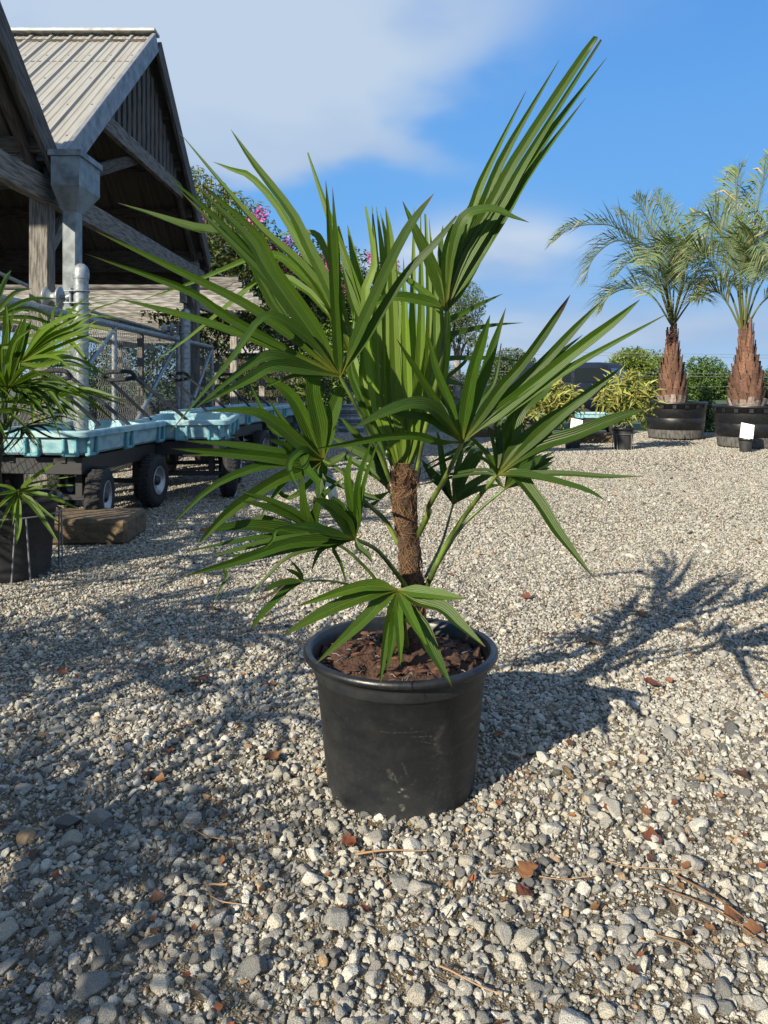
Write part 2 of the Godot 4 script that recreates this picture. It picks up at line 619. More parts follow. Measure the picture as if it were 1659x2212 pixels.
func make_ground() -> void:
	var root := Node3D.new()
	root.name = "gravel_ground"
	root.set_meta("kind", "structure")
	root.set_meta("label", "pale grey crushed gravel covering the whole nursery yard")
	add_child(root)
	var s := st()
	s.set_smooth_group(1)
	var nx := 60
	var xs := []
	for i in nx + 1:
		var t := (float(i) / nx) * 2.0 - 1.0
		xs.append(signf(t) * (absf(t) * 6.0 + pow(absf(t), 3.0) * 20.0))
	var ds := []
	for j in 71:
		ds.append(-8.0 + j * (22.0 / 70.0))
	for j in ds.size() - 1:
		for i in nx:
			var q := []
			for pr in [[i, j], [i + 1, j], [i + 1, j + 1], [i, j + 1]]:
				var x: float = xs[pr[0]]
				var d: float = ds[pr[1]]
				q.append(pt(x, ground_y(x, d), d))
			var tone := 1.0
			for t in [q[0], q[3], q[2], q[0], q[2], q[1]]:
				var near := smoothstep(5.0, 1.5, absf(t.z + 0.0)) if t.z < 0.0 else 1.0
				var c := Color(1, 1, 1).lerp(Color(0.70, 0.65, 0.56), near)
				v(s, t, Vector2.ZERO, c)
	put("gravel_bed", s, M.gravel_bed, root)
	# land beyond the yard, sloping gently down and out to the horizon
	s = st()
	s.set_smooth_group(1)
	var dd := [14.0, 15.5, 17.0, 19.0, 21.0, 26.0, 40.0, 80.0, 200.0, 600.0]
	for j in dd.size() - 1:
		for i in 24:
			var q := []
			for pr in [[i, j], [i + 1, j], [i + 1, j + 1], [i, j + 1]]:
				var d: float = dd[pr[1]]
				var x: float = (pr[0] / 12.0 - 1.0) * (26.0 + (d - 14.0) * 2.0)
				q.append(pt(x, ground_y(x, d), d))
			quad(s, q[0], q[3], q[2], q[1])
	var land := put("land", s, M.grass_land, self)
	land.set_meta("kind", "structure")
	s = st()
	for j in 12:
		for i in 4:
			var q := []
			for pr in [[i, j], [i + 1, j], [i + 1, j + 1], [i, j + 1]]:
				var d: float = 5.0 + pr[1] * 2.4
				var x: float = -11.0 + pr[0] * 2.05 + (0.08 * sin(d * 2.0) if pr[0] == 4 else 0.0)
				q.append(pt(x, maxf(ground_y(x, d), ground_y(x - 0.5, d)) + 0.012 if d < 14.0 else 0.02, d))
			quad(s, q[0], q[3], q[2], q[1])
	var bed := put("mulch_bed", s, M.mulch, self)
	bed.set_meta("kind", "structure")
	make_gravel(root)

func ico(sub: int) -> Array:
	var t := (1.0 + sqrt(5.0)) / 2.0
	var vs := []
	for q in [[-1, t, 0], [1, t, 0], [-1, -t, 0], [1, -t, 0], [0, -1, t], [0, 1, t], [0, -1, -t], [0, 1, -t], [t, 0, -1], [t, 0, 1], [-t, 0, -1], [-t, 0, 1]]:
		vs.append(Vector3(q[0], q[1], q[2]).normalized())
	var fs := [[0, 11, 5], [0, 5, 1], [0, 1, 7], [0, 7, 10], [0, 10, 11], [1, 5, 9], [5, 11, 4], [11, 10, 2], [10, 7, 6], [7, 1, 8], [3, 9, 4], [3, 4, 2], [3, 2, 6], [3, 6, 8], [3, 8, 9], [4, 9, 5], [2, 4, 11], [6, 2, 10], [8, 6, 7], [9, 8, 1]]
	for k in sub:
		var seen := {}
		var nf := []
		for f in fs:
			var mid := []
			for e in 3:
				var a: int = f[e]
				var b: int = f[(e + 1) % 3]
				var key := mini(a, b) * 100000 + maxi(a, b)
				if not seen.has(key):
					seen[key] = vs.size()
					vs.append(((vs[a] + vs[b]) * 0.5).normalized())
				mid.append(seen[key])
			nf.append([f[0], mid[0], mid[2]])
			nf.append([f[1], mid[1], mid[0]])
			nf.append([f[2], mid[2], mid[1]])
			nf.append(mid)
		fs = nf
	return [vs, fs]

# crushed stone: a lump cut by a dozen planes
func stone_mesh(sub: int, sd: int, m: Material, lumpy := 0.05) -> ArrayMesh:
	var r := RandomNumberGenerator.new()
	r.seed = sd
	var g := ico(sub)
	var planes := []
	for i in 9:
		planes.append([Vector3(r.randfn(), r.randfn(), r.randfn()).normalized(), r.randf_range(0.46, 0.84)])
	var sc := Vector3(1.0, r.randf_range(0.42, 0.66), r.randf_range(0.62, 0.95))
	var n := FastNoiseLite.new()
	n.seed = sd
	n.frequency = 1.6
	var ps := []
	for d in g[0]:
		var rad := 1.0
		for p in planes:
			var k: float = p[0].dot(d)
			if k > 0.05:
				rad = minf(rad, p[1] / k)
		rad *= 1.0 + lumpy * n.get_noise_3dv(d * 1.5)
		ps.append(d * rad * sc)
	var s := st()
	s.set_smooth_group(1 if sub > 2 else -1)
	for f in g[1]:
		tri(s, ps[f[0]], ps[f[2]], ps[f[1]])
	return commit(s, m)

func stone_color(r: RandomNumberGenerator, d: float, x: float) -> Color:
	var k := r.randf()
	var c: Color
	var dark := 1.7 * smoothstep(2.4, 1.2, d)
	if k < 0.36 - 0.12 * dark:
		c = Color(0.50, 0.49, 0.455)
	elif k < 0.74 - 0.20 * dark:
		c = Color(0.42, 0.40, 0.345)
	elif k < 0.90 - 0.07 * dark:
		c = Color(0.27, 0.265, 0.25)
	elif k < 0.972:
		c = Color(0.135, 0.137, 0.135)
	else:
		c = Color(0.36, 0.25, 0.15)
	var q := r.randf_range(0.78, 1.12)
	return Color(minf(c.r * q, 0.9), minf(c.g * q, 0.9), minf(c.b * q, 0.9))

func make_gravel(root: Node3D) -> void:
	var r := RandomNumberGenerator.new()
	r.seed = 99
	var near_meshes := []
	for i in 14:
		near_meshes.append(stone_mesh(3, 100 + i, M.stone, 0.10))
	var mid_meshes := []
	for i in 8:
		mid_meshes.append(stone_mesh(2, 200 + i, M.stone, 0.05))
	var small_meshes := []
	for i in 5:
		small_meshes.append(stone_mesh(1, 300 + i, M.stone, 0.05))
	var pot := Vector2(0.038, 1.8)
	# the largest stones in the foreground, each its own piece
	var placed := []
	var tries := 0
	while placed.size() < 300 and tries < 20000:
		tries += 1
		var d := 1.0 + 1.15 * pow(r.randf(), 1.3)
		var x := r.randf_range(-0.53, 0.53) * (d + 0.06)
		var rad := r.randf_range(0.012, 0.021) if r.randf() < 0.74 else r.randf_range(0.020, 0.031)
		if Vector2(x, d).distance_to(pot) < 0.165 + rad:
			continue
		var ok := true
		for q in placed:
			if Vector2(x - q.x, d - q.y).length() < (rad + q.z) * 0.74:
				ok = false
				break
		if not ok:
			continue
		placed.append(Vector3(x, d, rad))
		var o := MeshInstance3D.new()
		o.name = "stone"
		o.mesh = near_meshes[r.randi() % near_meshes.size()]
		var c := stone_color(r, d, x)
		var key := "stone_%d" % (r.randi() % 24)
		if not M.has(key):
			var m: StandardMaterial3D = M.stone.duplicate()
			m.resource_name = key
			m.vertex_color_use_as_albedo = false
			m.albedo_color = c.linear_to_srgb()
			M[key] = m
		o.material_override = M[key]
		root.add_child(o, true)
		var b := Basis.from_euler(Vector3(r.randf_range(-0.5, 0.5), r.randf() * TAU, r.randf_range(-0.5, 0.5))).scaled(Vector3.ONE * rad)
		o.transform = Transform3D(b, pt(x, ground_y(x, d) + rad * r.randf_range(0.12, 0.38), d))
	# everything smaller, in bands of distance
	#      from  to   stones per square metre, radius range, meshes
	scatter(root, r, 0.85, 2.3, 14000, 0.0024, 0.0048, small_meshes, pot)
	scatter(root, r, 0.85, 2.5, 5200, 0.0050, 0.0095, mid_meshes, pot)
	scatter(root, r, 0.85, 2.3, 1500, 0.0085, 0.0160, near_meshes, pot)
	scatter(root, r, 2.1, 3.2, 300, 0.009, 0.020, near_meshes, pot)
	scatter(root, r, 2.2, 4.4, 9500, 0.0036, 0.0078, small_meshes, pot)
	scatter(root, r, 2.4, 5.0, 1300, 0.007, 0.0125, mid_meshes, pot)
	scatter(root, r, 3.0, 7.5, 45, 0.013, 0.024, mid_meshes, pot)
	scatter(root, r, 4.4, 8.0, 4600, 0.005, 0.0100, small_meshes, pot)
	scatter(root, r, 8.0, 13.8, 1900, 0.007, 0.014, small_meshes, pot)

func scatter(root: Node3D, r: RandomNumberGenerator, d0: float, d1: float, density: float, r0: float, r1: float, meshes: Array, pot: Vector2) -> void:
	var half0 := 0.60
	var side := 1.0 if d0 < 2.3 and r0 < 0.008 else 0.45
	var lists := []
	for m in meshes:
		lists.append([])
	var area := (d1 - d0) * ((d0 + d1) * half0 + 2.0 * side)
	var wmax := d1 * half0 + side
	var count := int(area * density)
	var made := 0
	while made < count:
		var d := r.randf_range(d0, d1)
		var x := r.randf_range(-wmax, wmax)
		if absf(x) > d * half0 + side:
			continue
		made += 1
		if Vector2(x, d).distance_to(pot) < 0.150:
			continue
		lists[r.randi() % meshes.size()].append(Vector2(x, d))
	for i in meshes.size():
		var mm := MultiMesh.new()
		mm.transform_format = MultiMesh.TRANSFORM_3D
		mm.use_colors = true
		mm.mesh = meshes[i]
		mm.instance_count = lists[i].size()
		for k in lists[i].size():
			var p: Vector2 = lists[i][k]
			var rad := lerpf(r0, r1, pow(r.randf(), 1.6))
			var b := Basis.from_euler(Vector3(r.randf_range(-0.9, 0.9), r.randf() * TAU, r.randf_range(-0.9, 0.9))).scaled(Vector3.ONE * rad)
			mm.set_instance_transform(k, Transform3D(b, pt(p.x, ground_y(p.x, p.y) + rad * r.randf_range(0.0, 0.55), p.y)))
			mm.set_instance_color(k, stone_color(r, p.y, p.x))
		var o := MultiMeshInstance3D.new()
		o.name = "gravel"
		o.multimesh = mm
		o.set_meta("kind", "stuff")
		root.add_child(o, true)

# ---------------------------------------------------------------- the open shed on the left
const XE := -2.73      # its gable ends stand in this plane
const HE := 2.77       # eave
const HR := 4.90       # ridge

func roof_slope(parent: Node3D, d_eave: float, d_ridge: float, x0: float, x1: float) -> void:
	# ribbed sheets, laid side by side from the gable end back to x0
	var up := (pt(0, HR, d_ridge) - pt(0, HE, d_eave))
	var nrm := up.normalized().cross(Vector3.RIGHT)
	if nrm.y < 0:
		nrm = -nrm
	var x := x1
	while x > x0:
		var s := st()
		s.set_smooth_group(-1)
		var prof := []
		for k in 4:
			var o := x - k * 0.23
			for q in [[0.0, 0.0], [0.012, 0.021], [0.042, 0.021], [0.054, 0.0], [0.105, 0.0], [0.115, 0.006], [0.13, 0.006], [0.14, 0.0], [0.175, 0.0], [0.185, 0.006], [0.20, 0.006], [0.21, 0.0]]:
				prof.append(Vector2(o - q[0], q[1]))
		prof.append(Vector2(x - 0.92, 0.0))
		for k in prof.size() - 1:
			var a: Vector3 = Vector3(prof[k].x, HE, -d_eave) + nrm * prof[k].y
			var b: Vector3 = Vector3(prof[k + 1].x, HE, -d_eave) + nrm * prof[k + 1].y
			quad(s, a, a + up, b + up, b)
		var panel := put("roof_panel", s, M.roof_metal, parent)
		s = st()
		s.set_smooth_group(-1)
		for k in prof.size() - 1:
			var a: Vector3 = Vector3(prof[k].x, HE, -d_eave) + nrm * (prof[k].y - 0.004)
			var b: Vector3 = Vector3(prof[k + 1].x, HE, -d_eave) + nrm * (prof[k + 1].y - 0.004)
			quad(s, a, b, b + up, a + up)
		put("underside", s, M.shaded_roof_underside, panel)
		# screw heads in rows over the purlins
		if x > -5.0:
			var sc := st()
			for f in [0.12, 0.34, 0.56, 0.78, 0.96]:
				for k in 4:
					lathe(sc, [Vector2(0.011, 0.0), Vector2(0.010, 0.006), Vector2(0.0, 0.008)], Vector3(x - k * 0.23 - 0.085, HE, -d_eave) + up * f + nrm * 0.001, 6, nrm)
			put("screws", sc, M.trim_metal, panel).set_meta("kind", "stuff")
		x -= 0.92

func make_sheds() -> void:
	var sh := thing("open_shed", "open timber shed with two ribbed metal gable roofs meeting in a valley", "shed", pt(XE, 0, 6.2))
	var o := node("frame", sh)
	o.position = -sh.position
	sh.remove_child(o)
	o.free()
	# everything is laid out in yard coordinates, so the thing stands at the origin of the yard
	sh.position = Vector3.ZERO
	roof_slope(sh, 6.2, 3.55, -10.0, XE + 0.06)
	roof_slope(sh, 6.26, 8.85, -10.0, XE + 0.10)
	roof_slope(sh, 11.5, 8.86, -10.0, XE + 0.10)
	var s := st()
	bar(s, pt(-10, HR + 0.03, 8.85), pt(XE + 0.12, HR + 0.03, 8.85), 0.20, 0.035)
	put("ridge_cap", s, M.white_metal, sh)
	# rake boards and metal rake trim
	for q in [[6.2, 3.55, 0.075], [6.26, 8.80, 0.115], [11.5, 8.90, 0.115]]:
		var a := pt(XE + q[2], HE - 0.10, q[0])
		var b := pt(XE + q[2], HR - 0.10, q[1])
		var up := (b - a).normalized().cross(Vector3.RIGHT)
		s = st()
		bar(s, a, b, 0.045, 0.20, up)
		put("rake_board", s, M.trim_metal if q[0] == 6.26 else M.shaded_wood, sh)
	# gable: collar beam, vertical slats above it, tie beams at the eaves
	s = st()
	bar(s, pt(XE, 3.46, 7.36), pt(XE, 3.46, 10.34), 0.06, 0.17)
	put("collar_beam", s, M.grey_wood, sh)
	var k := 0
	var d := 7.45
	while d < 10.4:
		var top := HR - 0.18 - 0.80 * absf(d - 8.85)
		if top > 3.62:
			s = st()
			bar(s, pt(XE - 0.02, 3.54, d), pt(XE - 0.02, top, d), 0.09, 0.03, Vector3.RIGHT)
			put("slat", s, M.shaded_wood, sh)
		d += 0.165
		k += 1
	s = st()
	bar(s, pt(XE - 0.16, 3.52, 7.3), pt(XE - 0.16, 4.7, 8.85), 0.03, 0.12)
	bar(s, pt(XE - 0.16, 3.52, 10.4), pt(XE - 0.16, 4.7, 8.85), 0.03, 0.12)
	put("gable_backing", s, M.old_wood, sh)
	for q in [[6.2, 11.5], [3.6, 6.2]]:
		for x in [XE, XE - 3.3, XE - 6.6]:
			s = st()
			bar(s, pt(x, 2.46, q[0]), pt(x, 2.46, q[1]), 0.09, 0.20)
			put("tie_beam", s, M.grey_wood, sh)
			s = st()
			bar(s, pt(x - 0.07, 2.52, q[0] + 0.1), pt(x - 0.07, 3.5, (q[0] + q[1]) * 0.5), 0.05, 0.12)
			put("truss_web", s, M.old_wood, sh)
	for slope in [[6.35, 8.8, 1], [11.4, 8.9, 1], [6.1, 3.6, 1]]:
		for f in [0.04, 0.27, 0.5, 0.73, 0.95]:
			var dd: float = lerpf(slope[0], slope[1], f)
			var hh: float = lerpf(HE, HR, f) - 0.085
			s = st()
			bar(s, pt(-10, hh, dd), pt(XE + 0.06, hh, dd), 0.05, 0.13)
			put("purlin", s, M.old_wood, sh)
	# rafters under the slopes
	for x in [XE - 0.05, XE - 1.7, XE - 3.3, XE - 5.0, XE - 6.6]:
		for q in [[6.2, 8.85], [11.5, 8.85], [6.2, 3.6]]:
			s = st()
			bar(s, pt(x, HE - 0.21, q[0]), pt(x, HR - 0.21, q[1]), 0.05, 0.14)
			put("rafter", s, M.old_wood, sh)
	for d2 in [6.3, 11.3]:
		for x in [-2.80, -6.1, -9.4]:
			s = st()
			bar(s, pt(x, 0, d2), pt(x, 2.66, d2), 0.15, 0.15, Vector3.RIGHT)
			put("post", s, M.grey_wood, sh)
		s = st()
		bar(s, pt(-10, 2.62, d2), pt(XE, 2.62, d2), 0.10, 0.22)
		put("header_beam", s, M.old_wood, sh)
		# knee braces
		s = st()
		bar(s, pt(-2.8, 1.95, d2 + 0.02), pt(-2.8, 2.5, d2 + (0.6 if d2 < 8.0 else -0.6)), 0.07, 0.10)
		put("knee_brace", s, M.grey_wood, sh)
	# added strip of roof slope, out of view, cut to shade the rain head
	s = st()
	bar(s, pt(-7.4, HR + 0.02, 3.53), pt(-7.4, HR - 0.46, 2.95), 5.3, 0.03, Vector3.UP)
	put("added_shade_strip", s, M.roof_metal, sh)
	s = st()
	box(s, pt(-9.95, 1.35, 7.5), Vector3(0.06, 2.7, 8.0))  # unseen wall, added to darken the inside of the shed
	put("added_end_wall", s, M.old_wood, sh)
	s = st()
	bar(s, pt(-10, HE - 0.20, 11.56), pt(XE + 0.1, HE - 0.20, 11.56), 0.04, 0.40)
	put("eave_board", s, M.old_wood, sh)
	# valley gutter, box and downspout
	s = st()
	bar(s, pt(-10, 2.70, 6.22), pt(-2.6, 2.70, 6.22), 0.26, 0.05)
	put("valley_gutter", s, M.gutter, sh)
	s = st()
	s.set_smooth_group(-1)
	var xa := -2.60
	var xb := -2.38
	var da := 6.00
	var db := 6.44
	var ring := func(y: float, g: float, bottom: float) -> Array:
		return [pt(lerpf(xa, -2.56, bottom) - g, y, lerpf(da, 6.10, bottom) - g), pt(lerpf(xb, -2.44, bottom) + g, y, lerpf(da, 6.10, bottom) - g), pt(lerpf(xb, -2.44, bottom) + g, y, lerpf(db, 6.25, bottom) + g), pt(lerpf(xa, -2.56, bottom) - g, y, lerpf(db, 6.25, bottom) + g)]
	var rings := [ring.call(2.735, -0.02, 0.0), ring.call(2.735, 0.018, 0.0), ring.call(2.69, 0.018, 0.0), ring.call(2.685, 0.0, 0.0), ring.call(2.46, 0.0, 0.0), ring.call(2.28, 0.0, 1.0)]
	for i in rings.size() - 1:
		for j in 4:
			quad(s, rings[i][j], rings[i][(j + 1) % 4], rings[i + 1][(j + 1) % 4], rings[i + 1][j])
	quad(s, rings[5][0], rings[5][1], rings[5][2], rings[5][3])
	put("rain_head", s, M.gutter, sh)
	s = st()
	box(s, pt(-2.50, 1.15, 6.17), Vector3(0.115, 2.3, 0.13), Basis.IDENTITY, 0.012)
	put("downspout", s, M.gutter, sh)
	# a light building with a seamed roof farther back
	var mb := thing("metal_roof_building", "low building with pale seamed metal roof beyond the slatted pergola", "building")
	for i in 10:
		var x := -7.0 + i * 0.45
		s = st()
		bar(s, pt(x, 2.1, 33.5), pt(x, 4.3, 36.5), 0.44, 0.04)
		put("roof_panel", s, M.white_metal, mb)
		s = st()
		bar(s, pt(x + 0.225, 2.13, 33.48), pt(x + 0.225, 4.34, 36.5), 0.03, 0.06)
		put("roof_seam", s, M.trim_metal, mb)
	s = st()
	box(s, pt(-4.95, 1.0, 36.4), Vector3(4.3, 3.2, 5.0))
	put("wall", s, M.old_wood, mb)

func make_pergola() -> void:
	var pg := thing("pergola", "weathered grey pergola with long parallel rafters and scrolled ends behind the shed", "pergola")
	# a rafter whose end is cut in a scroll, built once
	var s := st()
	s.set_smooth_group(-1)
	var out := [Vector2(-8.5, 0.0), Vector2(0.0, 0.0), Vector2(0.0, -0.075), Vector2(-0.05, -0.085), Vector2(-0.10, -0.11), Vector2(-0.14, -0.15), Vector2(-0.17, -0.16), Vector2(-0.22, -0.185), Vector2(-0.24, -0.21), Vector2(-8.5, -0.21)]
	for i in range(1, out.size() - 1):
		for z in [0.022, -0.022]:
			var a := Vector3(out[0].x, out[0].y, z); var b := Vector3(out[i].x, out[i].y, z); var c := Vector3(out[i + 1].x, out[i + 1].y, z)
			if z > 0:
				tri(s, a, b, c, Vector2(a.x, a.y), Vector2(b.x, b.y), Vector2(c.x, c.y))
			else:
				tri(s, a, c, b, Vector2(a.x, a.y), Vector2(c.x, c.y), Vector2(b.x, b.y))
	for i in out.size():
		var a: Vector2 = out[i]
		var b: Vector2 = out[(i + 1) % out.size()]
		quad(s, Vector3(a.x, a.y, 0.022), Vector3(a.x, a.y, -0.022), Vector3(b.x, b.y, -0.022), Vector3(b.x, b.y, 0.022), Vector2(a.x, 0), Vector2(a.x, 0.05), Vector2(b.x, 0.05), Vector2(b.x, 0))
	var me := commit(s, M.pale_wood)
	for i in 26:
		var o := put_mesh("rafter", me, pg, M["rafter_wood_%d" % (rng.randi() % 3)])
		var d := 12.6 + i * 0.74
		o.position = pt(-2.42 - i * 0.03 + rng.randf_range(-0.04, 0.04), 2.62 + rng.randf_range(-0.01, 0.01), d)
	for x in [-3.2, -6.4, -9.6]:
		s = st()
		bar(s, pt(x, 2.26, 12.2), pt(x, 2.26, 32.0), 0.09, 0.19)
		put("beam", s, M.pale_wood, pg)
		for d in [12.6, 16.4, 20.2, 24.0, 28.0]:
			s = st()
			bar(s, pt(x, 0, d), pt(x, 2.2, d), 0.14, 0.14, Vector3.RIGHT)
			put("post", s, M.grey_wood if x < -3.3 else M.pale_wood, pg)
	# potted stock and greenery in the shade below
	for q in [[-5.2, 15.0, 1.0], [-4.2, 18.0, 1.2], [-6.8, 17.0, 1.3], [-3.9, 22.0, 1.4], [-8.0, 20.0, 1.5], [-3.6, 26.0, 1.6], [-5.4, 27.0, 1.7]]:
		var nm: String = ["low green shrub standing in the shade under the pergola, nearest the gate", "green shrub under the pergola behind the open cart handle", "dark green shrub deep under the pergola at left", "green shrub beside a pergola post in the middle", "broad shrub at the far left under the pergola", "shrub near the far end of the pergola", "farthest tall shrub under the pergola"][[15.0, 18.0, 17.0, 22.0, 20.0, 26.0, 27.0].find(q[1])]
		tree("nursery_shrub", nm, "shrub", pt(q[0], 0, q[1]), [[Vector3(0, q[2] * 0.6, 0), Vector3(1.2, q[2] * 0.6, 0.8)]], 1600, 0.09, Color(0.05, 0.085, 0.02), 0.03, q[2] * 0.6, "shrubs under the pergola")
	var pipe := thing("irrigation_pipe", "thin white pipe sagging along the shed beyond the gate", "pipe")
	s = st()
	tube(s, smooth_pts([pt(-3.25, 2.0, 5.2), pt(-3.25, 1.84, 6.5), pt(-3.25, 1.70, 8.5), pt(-3.25, 1.66, 10.8), pt(-3.3, 1.55, 14.0)], 20), 0.018, 0.018, 8)
	put("tube", s, M.white_metal, pipe)

# ---------------------------------------------------------------- trees
func leaf_card(w: float, l: float) -> ArrayMesh:
	var s := st()
	s.set_smooth_group(-1)
	var a := Vector3(0, 0, 0); var b := Vector3(w * 0.5, 0.12 * l, l * 0.45); var c := Vector3(0, 0.02 * l, l); var d := Vector3(-w * 0.5, 0.12 * l, l * 0.45)
	tri(s, a, c, b)
	tri(s, a, d, c)
	return commit(s, M.foliage)

func foliage(parent: Node3D, called: String, blobs: Array, count: int, size: float, col: Color, r: RandomNumberGenerator, m: Material = null, droop := 0.0, slim := 0.5) -> void:
	var mm := MultiMesh.new()
	mm.transform_format = MultiMesh.TRANSFORM_3D
	mm.use_colors = true
	mm.mesh = leaf_card(slim, 1.0)
	if m:
		mm.mesh.surface_set_material(0, m)
	mm.instance_count = count
	var vol := 0.0
	for b in blobs:
		vol += b[1].x * b[1].y * b[1].z
	var n := FastNoiseLite.new()
	n.seed = r.randi() % 10000
	n.frequency = 1.0
	for k in count:
		var pick := r.randf() * vol
		var bl = blobs[0]
		for b in blobs:
			pick -= b[1].x * b[1].y * b[1].z
			bl = b
			if pick <= 0.0:
				break
		var p := Vector3.ZERO
		for t in 8:
			var dir := Vector3(r.randfn(), r.randfn(), r.randfn()).normalized()
			p = bl[0] + dir * bl[1] * pow(r.randf(), 0.42)
			# clumps with gaps between
			if n.get_noise_3dv(p / maxf(bl[1].y * 0.42, 0.05)) > -0.10:
				break
		var b3 := Basis.from_euler(Vector3(r.randf_range(-1.0, 1.0) + droop, r.randf() * TAU, r.randf_range(-0.8, 0.8))).scaled(Vector3.ONE * size * r.randf_range(0.6, 1.35))
		mm.set_instance_transform(k, Transform3D(b3, p))
		var q := r.randf_range(0.65, 1.4)
		mm.set_instance_color(k, Color(col.r * q * r.randf_range(0.9, 1.25), col.g * q, col.b * q))
	var o := MultiMeshInstance3D.new()
	o.name = called
	o.multimesh = mm
	o.set_meta("kind", "stuff")
	parent.add_child(o, true)

func tree(called: String, label: String, category: String, at: Vector3, blobs: Array, count: int, size: float, col: Color, trunk_r: float, trunk_h: float, group := "", droop := 0.0, slim := 0.5) -> Node3D:
	var t := thing(called, label, category, at, group)
	var r := RandomNumberGenerator.new()
	r.seed = int(absf(at.x * 131.0 + at.z * 17.0)) + 7
	var s := st()
	var top := Vector3(r.randf_range(-0.1, 0.1) * trunk_h, trunk_h, 0)
	tube(s, smooth_pts([Vector3.ZERO, Vector3(top.x * 0.2, trunk_h * 0.4, 0.02), top], 6), trunk_r, trunk_r * 0.6, 8)
	for b in blobs:
		var m: Vector3 = (top + b[0]) * 0.5 + Vector3(0, -0.1 * b[1].y, 0)
		tube(s, smooth_pts([top * 0.75, m, b[0]], 5), trunk_r * 0.5, trunk_r * 0.12, 6)
		for k in 4:
			var e: Vector3 = b[0] + Vector3(r.randfn(), r.randf_range(0.0, 0.9), r.randfn()).normalized() * b[1] * 0.8
			tube(s, smooth_pts([m, (m + e) * 0.5 + Vector3(0, 0.05, 0), e], 4), trunk_r * 0.25, trunk_r * 0.05, 5)
	put("trunk", s, M.grey_wood, t)
	foliage(t, "crown", blobs, count, size, col, r, null, droop, slim)
	return t

